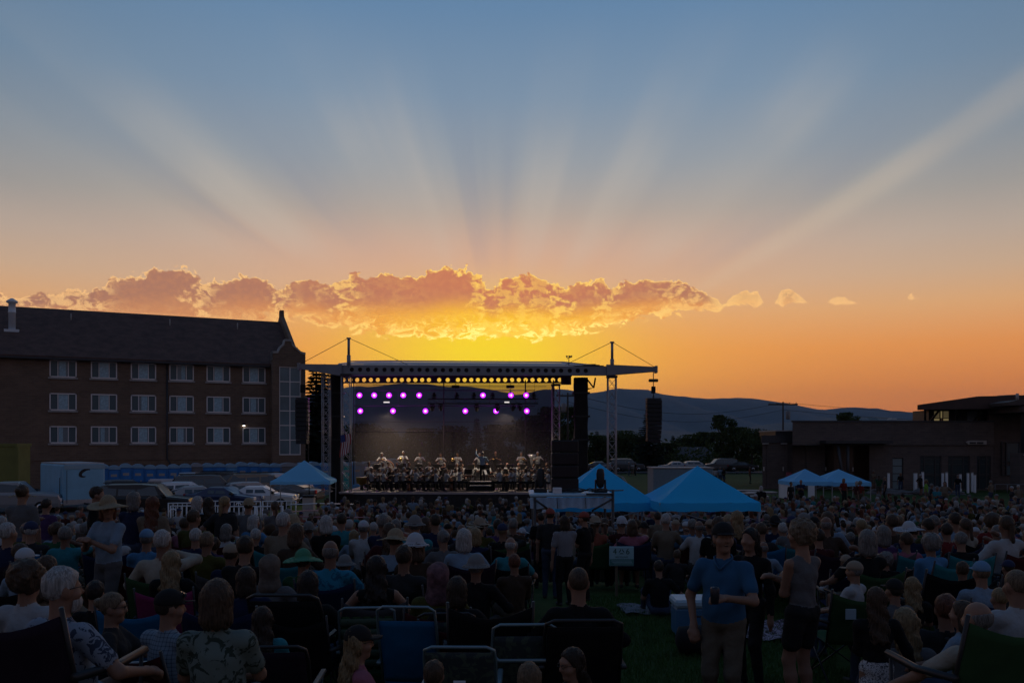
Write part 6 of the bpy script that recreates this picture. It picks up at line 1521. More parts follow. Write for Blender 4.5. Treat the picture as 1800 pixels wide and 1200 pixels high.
for q in (-1, 1): g.bbox(q*.036-.026, q*.036+.026, .085, .10, .075, .108, .008)
g.tube([(-.012, .1, .095), (.012, .1, .095)], .004, 4); sg = g.build('sunglasses', M_CARGLASS, o); sg.matrix_local = Matrix.Translation(b['C']) @ b['R'].to_4x4()
chair_for(o, 'camp', 'maroon', 'dark red camp chair under the man in the plaid shirt')
special('woman with brown bob in a loose green printed shirt, back to us', 384, 1014, 4.9, 'sit', rz=.12, shirt='green_print', pants='grey', hair='bob', hairc='brown', heavy=.9, vox=.012, fingers=True, fem=True, hands=('lap', 'lap'))
o, _, _ = special('dark haired girl wrapped in a teal towel', 462, 1063, 6.5, rz=.2, shirt='teal', hair='long', hairc='dark', **F)
chair_for(o, 'lawn', 'teal', 'low chair draped in teal under the dark haired girl', high=.8)
special('blonde woman in dark cap turned to the right near the bottom edge', 638, 1098, 4.9, rz=-1.15, shirt='pink', hair='long', hairc='blonde', hat='cap', hatm=HATS['black'], vox=.011, face=True, hands=('lap', 'lap'), glasses=True, **F)
special('woman with dark hair and glasses looking back over her shoulder at the bottom edge', 1000, 1137, 4.5, rz=1.75, shirt='black', hair='long', hairc='dark', vox=.011, face=True, glasses=True, head=(.3, -.1), **F)
special('brown haired head at the bottom edge left of the woman with glasses', 928, 1173, 4.3, rz=.2, shirt='navy', hair='bob', hairc='sandy', vox=.014)
special('dark brown head at the bottom edge before the blue sling chair', 764, 1170, 4.45, rz=-.1, shirt='charcoal', hair='short', hairc='brown', vox=.014, hands=('lap', 'lap'))
special('person in a striped sleeve with a raised fist at the left edge', -52, 1010, 5.8, rz=-.35, shirt='striped', hair='short', hairc='grey', vox=.011, fingers=True, sleeve='long', hands=('arm', (.46, .24, .84)))
camp_chair(xat(-40, 5.5), 5.45, -.3, 'black', 'black camp chair cut by the left edge', 1.1)
o, _, _ = special('man with cropped hair and black shirt, back to us beside the grass aisle', 1016, 994, 6.9, rz=.02, shirt='black', pants='grey', hair='buzz', hairc='brown', heavy=.3, sleeve='long', hands=('arm', 'arm'), vox=.013)
chair_for(o, 'lawn', 'black', 'black high backed chair under the man with cropped hair', frame=M_FR, high=.98)
o, b, s = special('man in pale blue polo shirt and cap standing with a drink', 1272, 913, 7.05, 'stand', rz=2.62, shirt=pm('shirt_', 'polo', (.022, .078, .155), .9, var=.12, scale=4), pants='khaki', hair='short', hairc='grey', hat='cap', hatm=HATS['charcoal'] if 'charcoal' in HATS else HATS['black'], head=(.55, .08), heavy=.75, hands=('can', 'pocket'), vox=.010, fingers=True, face=True, top_extra=.02)
w, d = b['hands'][0]; pw = o.matrix_basis @ (w+d*.10+Vector((0, .03, .02)))
cn = MB().lathe([(.028, -.065), (.034, -.055), (.036, .05), (.030, .065), (.012, .068)], (0, 0, 0), 14).build('drink_can', mat('dark_can', (.03, .03, .04), .35, metal=.5), None, pw); tag(cn, 'dark drink can held by the man in the polo shirt', 'can')
cl = MB(); cl.tube([(.0, .118, 1.375), (-.05, .085, 1.435), (-.078, .01, 1.468), (-.05, -.06, 1.485), (.05, -.06, 1.485), (.078, .01, 1.468), (.05, .085, 1.435), (.0, .118, 1.375)], .010, 6); cl.build('collar', pm('shirt_', 'polo', (.022, .078, .155)), o)
special('woman with long dark hair standing behind the man in the polo shirt', 1320, 926, 8.3, 'stand', rz=2.3, shirt='black', pants='black', hair='long', hairc='black', sleeve='long', hands=('side', 'fold'), vox=.016, **F)
special('curly haired woman in grey tank top and black shorts standing with her back to us', 1411, 914, 7.5, 'stand', rz=.55, shirt='grey', pants='black', hair='curly', hairc='sandy', sleeve='none', legs='shorts', hands=('fold', 'fold'), head=(.35, 0), vox=.011, fingers=True, fem=True, face=True)
special('girl with very long brown hair, black top and spotted skirt', 1541, 1031, 5.9, 'stand', rz=-.05, shirt='black', pants='leopard', hair='longer', hairc='brown', sleeve='long', legs='skirt', hands=('fold', (.42, .1, .86)), vox=.012, fingers=True, fem=True, smax=.9)
o, _, _ = special('bald man in a green camp chair reaching to the girl beside him', 1712, 1053, 5.2, rz=.2, shirt='cream', hair='bald', hairc='grey', vox=.012, fingers=True, hands=((-.55, .34, .62), 'arm'), head=(.3, 0), heavy=.4)
camp_chair(o.location.x+.03, o.location.y+.05, .12, 'green', 'green camp chair under the bald man', 1.16)
special('woman with short brown hair next to the bald man', 1684, 1053, 6.6, rz=.8, shirt='pale_blue', hair='bob', hairc='brown', **F)
special('man with short brown hair in white T-shirt at the right edge', 1781, 998, 6.7, rz=.15, shirt='white', hair='buzz', hairc='sandy', pants='khaki', hands=('lap', 'knee'), vox=.013, heavy=.2)
special('seated man in white shorts with bare knees cut by the right edge', 1846, 1010, 6.0, rz=.95, shirt='white', pants='white', hair='short', hairc='brown', legs='shorts', hands=('knee', 'arm'), vox=.012, fingers=True)
special('little girl with long blonde hair sitting on the pink blanket', 1600, 1070, 7.0, 'ground', rz=0, shirt='grey', hair='longer', hairc='blonde', **F)
o, _, _ = special('man in light blue cap and white hoodie', 1722, 985, 8.7, rz=0, shirt='pale_blue', hair='short', hairc='sandy', hat='cap', hatm=HATS['blue'], sleeve='long', heavy=.4)
chair_for(o, 'camp', 'navy', 'navy camp chair under the man in the light blue cap')
special('auburn haired man in dark printed shirt leaning back on the grass', 1656, 1036, 7.9, 'ground', rz=-.3, shirt='charcoal', hair='short', hairc='auburn', lean=-.35, hands=('back', 'back'))
special('blond child in a pink shirt', 1754, 1030, 7.8, rz=0, shirt='pink', hair='buzz', hairc='blonde')
o, _, _ = special('man in tan cap looking left behind the green chair', 1497, 985, 9.2, rz=.8, shirt='white', hair='short', hairc='grey', hat='cap', hatm=HATS['tan'])
camp_chair(xat(1491, 8.5), 8.5, .0, 'green', 'green camp chair with a white paper tag beside the long haired girl', 1.0)
tg = MB().bbox(-.05, .05, -.006, .006, 0, .10, .003).build('paper_tag', mat('tag_paper', (.22, .30, .36), .8), None, (xat(1500, 8.0), 8.06, gz(3.2, 8)+.72)); tag(tg, 'white paper tag on the back of the green chair', 'tag')
special('woman with loose blonde hair in dark top right of the black cap man', 1603, 1012, 8.6, rz=-.3, shirt='black', hair='long', hairc='blonde', **F)
special('man in black cap and grey shirt left of the blonde woman', 1568, 1016, 8.1, rz=.3, shirt='grey', hair='short', hairc='dark', hat='cap', hatm=HATS['black'])
camp_chair(xat(1640, 9.3), 9.3, .1, 'black', 'wide black camp chair before the blonde woman', 1.1)
# standing at the left
o, b, s = special('person in wide straw hat and pale shirt standing with a phone', 191, 868, 10.4, 'stand', rz=2.75, shirt='pale_blue', pants='grey', hair='bob', hairc='auburn', hat='sunhat', hatm=HATS['straw'], head=(.9, -.1), hands=('phone', 'phone'), vox=.012, fingers=True, face=True, heavy=.4, top_extra=.03)
w, d = b['hands'][0]; ph = MB().bbox(-.075, .075, -.006, .006, -.038, .038, .004).build('phone', M_BLACK, None, o.matrix_basis @ (w+d*.09+Vector((.04, .0, .03))), 2.75); tag(ph, 'dark phone held by the person in the straw hat', 'phone')
for a in [('woman with brown hair up and a strap across her back', 38, 851, 13.2, 0.0, 'grey', 'bun', 'brown'), ('young man in profile and dark T-shirt facing right', 168, 854, 13.4, -1.25, 'black', 'short', 'dark'), ('person with chin length grey hair and dark blue shirt standing', 234, 863, 12.7, -.3, 'navy', 'bob', 'grey'),
          ('woman with long auburn hair in pale top, back to us', 268, 871, 12.3, .1, 'tan', 'longer', 'auburn'), ('white haired person in pale top standing in the left crowd', 346, 871, 15.3, -.5, 'pale_blue', 'bob', 'white'), ('woman with long dark hair and dark top beside the white haired person', 366, 873, 15.0, .7, 'black', 'long', 'dark'),
          ('man in dark clothes standing before the white barriers', 392, 862, 21, .4, 'black', 'short', 'dark'), ('woman with ponytail in grey top standing before the barriers', 484, 880, 19.5, .5, 'grey', 'pony', 'brown'), ('man in red cap and dark jacket standing by the mixing area', 1028, 899, 13.6, .9, 'black', 'short', 'dark'),
          ('dark haired person standing left of the man in the red cap', 967, 893, 14.2, -.2, 'charcoal', 'short', 'dark'), ('person in long striped shirt standing near the mixing area', 993, 905, 13.0, .3, 'striped', 'bob', 'dark'), ('staff member in tan shirt standing under the large blue canopy', 1156, 899, 18.5, .2, 'tan', 'short', 'dark'), ('dark dressed man standing in the shade of the platform', 951, 900, 17.0, .1, 'black', 'short', 'black')]:
    lb, px, yt, Z, rz, sh, ha, hc = a
    special(lb, px, yt, Z, 'stand', rz, sh, 'black' if sh in ('black', 'striped') else 'denim', ha, hc, hat='cap' if 'red cap' in lb else None, hatm=HATS['red'], fem='woman' in lb, hands=('side', 'fold') if px % 2 else ('fold', 'side'), vox=.020)
# seated in the middle distance
MID = [('person in a broad green sun hat', 535, 958, 9.4, 'green', 'short', 'brown', 'sunhat', 'green'), ('balding man in turquoise printed shirt', 582, 947, 9.2, 'turquoise_print', 'bald', 'grey', None, None), ('person in grey bucket hat and black shirt', 607, 968, 10.0, 'black', 'short', 'grey', 'bucket', 'grey'),
       ('person with a beige hood pulled up', 478, 974, 8.6, 'grey', 'hood', HATS['beige'], None, None), ('woman with long black hair and bare shoulders', 662, 974, 8.3, 'black', 'long', 'black', None, None), ('person with grey top and a dark strap across the back', 712, 956, 9.0, 'charcoal', 'short', 'dark', None, None),
       ('person in rose hood and olive jacket', 770, 988, 7.9, 'olive', 'hood', HATS['rose'], None, None), ('person in crumpled grey bucket hat', 838, 968, 9.0, 'black', 'short', 'grey', 'bucket', 'grey'), ('man in white shirt and white cap in the middle of the crowd', 640, 906, 13.4, 'white', 'short', 'grey', 'cap', 'white'),
       ('heavy man in teal shirt in the middle of the crowd', 697, 911, 13.2, 'teal', 'short', 'grey', None, None), ('white haired person in bright teal shirt', 898, 942, 11.2, 'teal', 'bald', 'white', None, None), ('man with auburn hair and brown shirt left of the dark aisle', 903, 972, 10.0, 'brown', 'short', 'auburn', None, None),
       ('woman with straight blonde hair in the pink chair', 303, 966, 9.0, 'black', 'long', 'blonde', None, None), ('man in pale cap and pale blue shirt near the left edge', 48, 954, 9.0, 'pale_blue', 'short', 'grey', 'cap', 'white'), ('man in blue grey cap and bright blue shirt', 259, 921, 11.0, 'sky', 'short', 'grey', 'cap', 'blue'),
       ('man with short grey brown hair in olive jacket', 366, 933, 10.6, 'olive', 'short', 'sandy', None, None), ('white haired person just left of the man in the olive jacket', 346, 927, 11.6, 'navy', 'short', 'white', None, None), ('child with fair hair and bright green shirt', 386, 908, 15, 'lime', 'short', 'blonde', None, None),
       ('dark haired woman behind the bearded man', 170, 1018, 7.6, 'black', 'short', 'black', None, None), ('woman with long hair beyond the curly haired woman', 88, 974, 8.2, 'tan', 'long', 'brown', None, None), ('dark haired person right of the pink chair', 433, 993, 8.0, 'navy', 'bob', 'dark', None, None), ('dark haired person under the green hat', 545, 1000, 7.7, 'black', 'bob', 'black', None, None),
       ('person with long dark hair next to the dark empty chair', 805, 1010, 7.6, 'black', 'bob', 'dark', None, None), ('man in bright blue jacket bending forward in the right crowd', 1493, 934, 14.0, 'sky', 'short', 'grey', None, None), ('person in yellow top in the right crowd', 1668, 913, 19, 'yellow', 'short', 'brown', None, None), ('person in grey cap right of the curly woman', 1486, 966, 10.6, 'white', 'short', 'sandy', 'cap', 'tan'),
       ('grey curly haired person in the right crowd', 1556, 970, 11.0, 'black', 'curly', 'grey', None, None), ('balding man in pale blue shirt beyond the polo man', 1342, 950, 12.0, 'pale_blue', 'bald', 'grey', None, None), ('dark cap person at the right near the navy chair', 1770, 975, 10.4, 'black', 'short', 'dark', 'cap', 'navy'), ('red shirted person before the navy chair', 1690, 985, 9.8, 'red', 'short', 'brown', None, None),
       ('person seated on the grass by the cooler', 1160, 985, 11.8, 'black', 'short', 'dark', None, None), ('person in black seated below the canopy with folded legs', 1190, 965, 12.6, 'charcoal', 'short', 'brown', None, None)]
CC = ['black', 'navy', 'black', 'plum', 'grey', 'black', 'maroon', 'navy']
for i, (lb, px, yt, Z, sh, ha, hc, ht, hm) in enumerate(MID):
    gr = 'grass by' in lb
    o, _, _ = special(lb, px, yt+(8 if ht else 0), Z, 'ground' if gr else 'sit', random.uniform(-.25, .25), sh, ('denim', 'black', 'khaki')[i % 3], ha, hc, ('fair', 'tan')[i % 2], ht, HATS.get(hm), fem='woman' in lb, hands=(('lap', 'arm'), ('arm', 'arm'), ('lap', 'lap'))[i % 3], heavy=.6 if ('heavy' in lb or 'turquoise' in lb) else .1, sleeve='none' if 'bare' in lb else ('short', 'long')[i % 2], vox=.018)
    if not gr and Z < 12 and 'in the pink chair' not in lb and i % 4 != 3: chair_for(o, 'camp', CC[i % 8], 'camp chair under the '+lb)
    if 'in the pink chair' in lb: chair_for(o, 'camp', 'pink', 'pink camp chair with pointed corners')
# empty chairs near the camera
def ch(px, Z, fn, *a, **k): x = xat(px, Z); return fn(x, Z, *a, **k)
ch(731, 7.6, lawn_chair, -.06, 'blue', 'empty bright blue sling chair with pale tube frame', .86, high=1.2)
ch(652, 8.0, lawn_chair, .08, 'green', 'green webbed lawn chair left of the blue sling chair', .86, web=True, high=1.1)
ch(918, 7.0, lawn_chair, .03, 'camo', 'empty camouflage chair with pale rounded top bar', .86, high=1.12, cross=True)
ch(815, 6.3, lawn_chair, -.02, 'camo', 'camouflage chair with a hanging tag at the bottom edge', .86, high=.97, pillow=True)
ch(494, 6.1, lawn_chair, .06, 'plum', 'dark padded chair with rounded top at the bottom edge', .88, frame=M_FR, high=.97)
ch(528, 7.9, lawn_chair, -.05, 'black', 'wide black chair with curved arms in front of the hooded person', 1.1, frame=M_FR, high=.98)
ch(262, 7.6, camp_chair, .1, 'blue', 'blue camp chair behind the man in the black cap', 1.05)
ch(420, 7.4, camp_chair, -.1, 'navy', 'navy camp chair right of the woman in the green printed shirt', 1.1)
ch(860, 7.3, camp_chair, .05, 'black', 'black camp chair left of the man with cropped hair', 1.15)
ch(787, 7.8, lawn_chair, .05, 'camo', 'dim camouflage chair right of the blue sling chair', .86, frame=M_FR, high=1.08)
ch(1760, 7.4, camp_chair, .1, 'plum', 'dark camp chair at the right edge beside the man in white', 1.0)
# blankets, cooler, bag
def blanket(px, Z, w, d, m, label):
    x0 = xat(px, Z); r = random.Random(int(px)); n = 18; vs = [(x0+w*(i/n-.5), Z+d*(j/n-.5), gz(x0+w*(i/n-.5), Z+d*(j/n-.5))+.03+.02*math.sin(i*1.3+j*.7)+.015*math.sin(j*2.1)) for j in range(n+1) for i in range(n+1)]
    tag(MB().add(vs, [(j*(n+1)+i, j*(n+1)+i+1, (j+1)*(n+1)+i+1, (j+1)*(n+1)+i) for j in range(n) for i in range(n)], 0, True).build('blanket', m), label, 'blanket')
blanket(1608, 6.6, .95, 2.2, mat('pink_blanket', (.26, .10, .11), .95, var=.2), 'pink blanket spread on the grass right of the long haired girl')
blanket(1325, 10.8, 1.6, 1.2, pattern('patchwork', (.30, .22, .26), (.08, .05, .06), 14, .5), 'patterned blanket on the grass behind the polo man')
blanket(1188, 12.4, 1.6, 1.0, mat('grey_blanket', (.12, .12, .14), .95, var=.3), 'grey blanket with belongings at the edge of the aisle')
r_ = thing('cooler', (xat(1221, 10.6), 10.6, gz(2.2, 10.6)), 'blue cooler with pale lid left of the polo man', 'cooler'); MB().bbox(-.26, .26, -.2, .2, 0, .36, .03).build('cooler_box', mat('cooler_blue', (.04, .12, .22), .5), r_); MB().bbox(-.28, .28, -.22, .22, .362, .46, .03).build('lid', mat('cooler_lid', (.30, .42, .50), .5), r_)
r_ = thing('duffel_bag', (xat(1238, 9.6), 9.6, gz(2.1, 9.6)), 'black bag on the grass below the cooler', 'bag'); MB().lathe([(.05, -.32), (.15, -.28), (.17, 0), (.15, .28), (.05, .32)], (0, 0, .16), 12, 0, 'x').build('bag_body', M_CLOTH, r_); MB().tube([(-.15, 0, .3), (-.1, 0, .42), (.1, 0, .42), (.15, 0, .3)], .012, 5).build('handle', M_BLACK, r_)

# ------------------------------------------------------------------ musicians
MB_ARC = [make_body('sit', vox=.03, hands=h, lean=.02, sleeve='short', head=(0, .12)) for h in (('play', 'play'), ('lap', 'play'), ('play', 'chin'))]
MB_ME = [body_mesh(b) for b in MB_ARC]
MS_B = make_body('stand', vox=.03, hands=('play', 'play')); MS_M = body_mesh(MS_B)
M_BRASS = mat('brass', (.45, .30, .10), .3, metal=.9); M_WOODI = mat('varnished_wood', (.12, .045, .018), .35); M_DRUM = mat('drum_skin', (.34, .32, .29), .6)
INS = {}
def instrument(kind, loc, rz, label):
    if kind not in INS:
        r = thing(kind, (0, 0, 0), label, kind, 'orchestra instruments')
        if kind == 'clarinet': MB().tube([(0, .02, .1), (0, .36, -.42)], .016, 6).build('tube', M_BLACK, r); MB().lathe([(.016, 0), (.035, .06)], (0, .36, -.5), 8).build('bell', M_BLACK, r)
        if kind == 'trumpet': MB().tube([(0, 0, 0), (0, .34, .0), (.04, .36, .03), (.04, .08, .03)], .012, 6).build('tube', M_BRASS, r); MB().lathe([(.012, .34), (.02, .42), (.06, .48)], (0, 0, 0), 10, 0, 'y').build('bell', M_BRASS, r)
        if kind == 'violin': MB().loft([[(.10*a, .05, .05*b) for a, b in ((-.6, -1), (.6, -1), (1, 0), (.6, 1), (-.6, 1), (-1, 0))], [(.10*a, .40, .05*b) for a, b in ((-.6, -1), (.6, -1), (1, 0), (.6, 1), (-.6, 1), (-1, 0))]]).build('body', M_WOODI, r); MB().box(-.015, .015, .4, .66, -.01, .02).build('neck', M_BLACK, r)
        if kind == 'cello': MB().loft([[(.20*a, .1*0-.06, .35+.36*b) for a, b in ((-.7, -1), (.7, -1), (1, -.5), (.6, 0), (.85, .6), (.4, 1), (-.4, 1), (-.85, .6), (-.6, 0), (-1, -.5))], [(.20*a, .06, .35+.36*b) for a, b in ((-.7, -1), (.7, -1), (1, -.5), (.6, 0), (.85, .6), (.4, 1), (-.4, 1), (-.85, .6), (-.6, 0), (-1, -.5))]]).build('body', M_WOODI, r); MB().tube([(0, 0, .7), (0, -.02, 1.25)], .022, 6).build('neck', M_BLACK, r)
        if kind == 'tuba': MB().lathe([(.06, .2), (.11, .5), (.16, .75), (.30, .98)], (0, .1, 0), 14).build('bell', M_ALU, r); MB().tube([(0, .1, .2), (.2, .1, .1), (.28, .1, .4), (.15, .1, .6)], .05, 8).build('tube', M_ALU, r)
        if kind == 'trombone': MB().tube([(0, 0, 0), (0, .75, -.1), (.07, .75, -.1), (.07, -.1, 0)], .012, 6).build('slide', M_BRASS, r); MB().lathe([(.015, .2), (.03, .32), (.10, .42)], (.07, 0, .0), 10, 0, 'y').build('bell', M_BRASS, r)
        INS[kind] = r; o = r
    else: o = copy_tree(INS[kind])
    tag(o, label, kind, 'orchestra instruments'); o.location = loc; o.rotation_euler = (0, 0, rz)
    return o
rr = random.Random(8)
cx, cz = xat(848, 50.3), 50.3
def row_of(nr, npx, px0, px1, d, riser, kinds, stand=False):
    for i in range(npx):
        px = px0+(px1-px0)*(i+.5)/npx+rr.uniform(-7, 7)
        if nr < 2 and 822 < px < 872: continue
        Z = SZ+d+rr.uniform(-.55, .55)*(1 if nr else .5); x = xat(px, Z); z = DECK+riser; rz = math.atan2(-(cx-x), (cz-.8)-Z)+rr.uniform(-.35, .35) if not stand else PI+rr.uniform(-.3, .3)
        if nr == 0: rz = (-1.45 if x < cx else 1.45)+rr.uniform(-.25, .25)
        wh = rr.random() < .88; sh = SHIRT['white' if wh else 'black']; ha = rr.choice(['short', 'short', 'bob', 'bald', 'pony', 'buzz']); hc = rr.choice(['brown', 'grey', 'dark', 'white', 'sandy', 'black'])
        k = kinds[i % len(kinds)]
        side = 'left of' if px < 848 else 'right of'
        lb = f'{ordw(i)} musician from the left in the {("front", "second", "third", "rear standing")[nr]} row of the orchestra'
        if stand: assemble(MS_B, MS_M, x, Z, rz, rr.uniform(.95, 1.03), lb, 'orchestra musicians', sh, PANTS['black'], rr.choice(['fair', 'tan']), ha, HAIRC[hc], hvox=.024, z=z)
        else:
            j = i % 3; assemble(MB_ARC[j], MB_ME[j], x, Z, rz, rr.uniform(.95, 1.04), lb, 'orchestra musicians', sh, PANTS['black'], rr.choice(['fair', 'tan']), ha, HAIRC[hc], hvox=.024, z=z)
            c_ = camp_seat(x, Z, rz, z, lb)
        fx, fy = -math.sin(rz), math.cos(rz); hz_ = z+(1.28 if stand else .86)
        lbi = f'{k} held by the {ordw(i)} musician in the {("front", "second", "third", "rear standing")[nr]} row'
        if k: instrument(k, (x+fx*.30, Z+fy*.30, z if k == 'cello' else hz_), rz, lbi)
        if not stand and i % 2 == 0: music_stand(x+fx*.85, Z+fy*.85, z if nr else DECK, rz, f'music stand before the {ordw(i)} musician of the {("front", "second", "third")[nr]} row')
def ordw(i): return ['first', 'second', 'third', 'fourth', 'fifth', 'sixth', 'seventh', 'eighth', 'ninth', 'tenth', 'eleventh', 'twelfth', 'thirteenth', 'fourteenth', 'fifteenth', 'sixteenth', 'seventeenth', 'eighteenth', 'nineteenth', 'twentieth'][i]
SEAT = {}
def camp_seat(x, y, rz, z, lb):
    if not SEAT:
        r = thing('orchestra_chair', (0, 0, 0), 'x', 'chair', 'orchestra chairs')
        MB().bbox(-.21, .21, -.22, .2, .42, .46, .015).build('seat', M_BLACK, r); MB().bbox(-.2, .2, -.25, -.22, .55, .85, .01).build('backrest', M_BLACK, r)
        for q in (-1, 1): MB().tube([(q*.19, -.23, 0), (q*.19, -.23, .85)], .012, 5).build('leg', M_STEEL, r); MB().tube([(q*.19, .18, 0), (q*.19, .18, .42)], .012, 5).build('leg', M_STEEL, r)
        SEAT[0] = r; o = r
    else: o = copy_tree(SEAT[0])
    tag(o, 'black chair under the '+lb.replace(' of the orchestra', ''), 'chair', 'orchestra chairs'); o.location = (x, y, z); o.rotation_euler = (0, 0, rz); return o
STD = {}
def music_stand(x, y, z, rz, lb):
    if not STD:
        r = thing('music_stand', (0, 0, 0), lb, 'music stand', 'music stands'); MB().tube([(0, 0, 0), (0, 0, .95)], .014, 5).build('post', M_STEEL, r)
        o = MB().box(-.26, .26, -.012, .012, 0, .34).build('desk', M_BLACK, r); o.location = (0, 0, .92); o.rotation_euler = (-.35, 0, 0)
        pp = MB().box(-.2, .2, -.016, -.0125, .03, .3).build('sheet', M_WHITEP, o)
        for k in range(3): MB().tube([(0, 0, .12), (.25*math.cos(k*2.1), .25*math.sin(k*2.1), 0)], .01, 4).build('foot', M_STEEL, r)
        STD[0] = r; o = r
    else: o = copy_tree(STD[0])
    tag(o, lb, 'music stand', 'music stands'); o.location = (x, y, z); o.rotation_euler = (0, 0, rz); return o
row_of(0, 18, 648, 974, 1.5, 0, ['violin', 'violin', None, 'cello'])
row_of(1, 20, 642, 970, 3.1, 0, ['violin', None, 'clarinet'])
row_of(2, 20, 645, 967, 5.3, .22, ['clarinet', 'trumpet', None])
row_of(3, 9, 652, 962, 7.5, .45, ['trumpet', 'trombone', None], True)
b_ = make_body('stand', vox=.022, hands=('up', 'play'), sleeve='long'); me_ = body_mesh(b_)
assemble(b_, me_, xat(848, 50.6), 50.6, .1, 1.0, 'conductor in pale blue shirt on the podium with back to us', None, SHIRT['pale_blue'], PANTS['black'], 'fair', 'short', 'grey', hvox=.02, z=szp(846, 2)+.0)
p = at(678, 832, SZ+6.2); dr_ = thing('bass_drum', (p.x, p.y, DECK+.22), 'large bass drum on its stand at the left of the orchestra', 'drum'); MB().lathe([(.50, -.22), (.54, -.2), (.54, .2), (.50, .22)], (0, 0, .95), 20, 0, 'y').build('shell', M_WOODI, dr_); MB().lathe([(.50, -.225), (.1, -.235)], (0, 0, .95), 20, 0, 'y').build('drum_head', M_DRUM, dr_)
for q in (-1, 1): MB().tube([(q*.4, -.2, 0), (q*.3, .2, .55)], .02, 5).build('stand_leg', M_STEEL, dr_)
for i, px in enumerate((636, 650)):
    p = at(px, 850, SZ+3.0+i); kd = thing('kettledrum', (p.x, p.y, DECK), ('nearer', 'farther')[i]+' copper kettledrum at the left end of the stage', 'drum', 'kettledrums'); MB().lathe([(.1, .25), (.3, .4), (.36, .7), (.37, .74)], (0, 0, 0), 16).build('bowl', M_BRASS, kd); MB().lathe([(.36, .742), (.1, .75)], (0, 0, 0), 16).build('drum_head', M_DRUM, kd); MB().tube([(0, 0, 0), (0, 0, .3)], .1, 8).build('pedestal', M_STEEL, kd)
p = at(936, 806, SZ+7.2); instrument('tuba', (p.x, p.y, p.z-.7), .3, 'silver tuba with its bell raised at the right end of the rear row')

# ------------------------------------------------------------------ audience
ARCH = []
for k in range(10):
    hd = (('lap', 'lap'), ('arm', 'arm'), ('lap', 'arm'), ('fold', 'fold'), ('arm', 'chin'))[k % 5]
    ARCH.append(make_body('sit', vox=.028, hands=hd, fem=k % 2 == 0, heavy=(.1, .7, .3)[k % 3], sleeve=('short', 'long', 'short', 'none')[k % 4] if k % 2 == 0 else ('short', 'long')[k % 3 == 0], legs=('long', 'shorts')[k % 3 == 1], lean=-.16+.05*(k % 4), head=((0, .3, -.35, .1, -.15)[k % 5], (.0, .1, -.05)[k % 3])))
ARM = [body_mesh(b) for b in ARCH]
SARCH = [make_body('stand', vox=.028, hands=h, fem=i % 2 == 0, heavy=.2*i, legs=('long', 'shorts')[i % 2]) for i, h in enumerate((('side', 'side'), ('fold', 'fold'), ('side', 'pocket'), ('hip', 'side')))]
SARM = [body_mesh(b) for b in SARCH]
SHN = ['white']*5+['pale_blue']*5+['sky', 'teal', 'navy', 'navy', 'navy', 'black', 'black', 'black', 'black', 'charcoal', 'charcoal', 'charcoal', 'grey', 'grey', 'grey', 'green', 'olive', 'red', 'maroon', 'maroon', 'pink', 'purple', 'tan', 'tan', 'brown', 'brown', 'coral', 'cream', 'cream']
HRN = [('short', 'brown')]*4+[('short', 'dark')]*3+[('short', 'grey')]*5+[('short', 'white')]*4+[('bald', 'grey')]+[('bob', 'brown'), ('bob', 'grey'), ('bob', 'blonde'), ('bob', 'white'), ('long', 'brown'), ('long', 'blonde'), ('long', 'dark'), ('long', 'auburn'), ('curly', 'grey'), ('curly', 'brown'), ('pony', 'brown'), ('pony', 'blonde'), ('bun', 'grey'), ('buzz', 'sandy')]
HAIRW = {'short': 'short {} hair', 'bald': 'balding {} head', 'bob': 'chin length {} hair', 'long': 'long {} hair', 'curly': 'curly {} hair', 'pony': 'a {} ponytail', 'bun': 'a {} bun', 'buzz': 'cropped {} hair'}
taken = [(o.location.x, o.location.y) for o in COL.objects if o.parent is None and o.name.split('.')[0] in ('person', 'camp_chair', 'lawn_chair', 'lawn_sign', 'cooler', 'duffel_bag') and o.location.y < 30]
taken += [(p.location.x, p.location.y) for p in COL.objects if p.parent is None and p.name.startswith('steel_barrier')]
def allowed(px, Z):
    if Z < 10.2 and (px < 1035 or px > 1240) and Z < 9.0: return False
    if 1040 < px < 1235 and Z < 14.5: return False
    if 1235 <= px < 1470 and Z < 10.8: return False
    if 915 < px < 1100 and 21.8 < Z < 26.5: return False
    if 930 < px < 1045 and Z < 17: return False
    lim = 37 if px < 300 else 35.5 if px < 560 else 43.5 if px < 1010 else 46
    if Z > lim: return False
    return True
r = random.Random(21); seats = []
Z = 9.0
while Z < 47:
    xx = xat(-30, Z)+r.uniform(0, .7)
    while xx < xat(1830, Z):
        x = xx+r.uniform(-.14, .14); y = Z+r.uniform(-.28, .28); px = PX0+x/y*FPX
        xx += r.uniform(.56, .84)
        if r.random() < .10 or not allowed(px, y) or any(abs(x-a) < .5 and abs(y-b) < .55 for a, b in taken): continue
        seats.append((y, x, px))
    Z += .88 if Z < 30 else 1.0
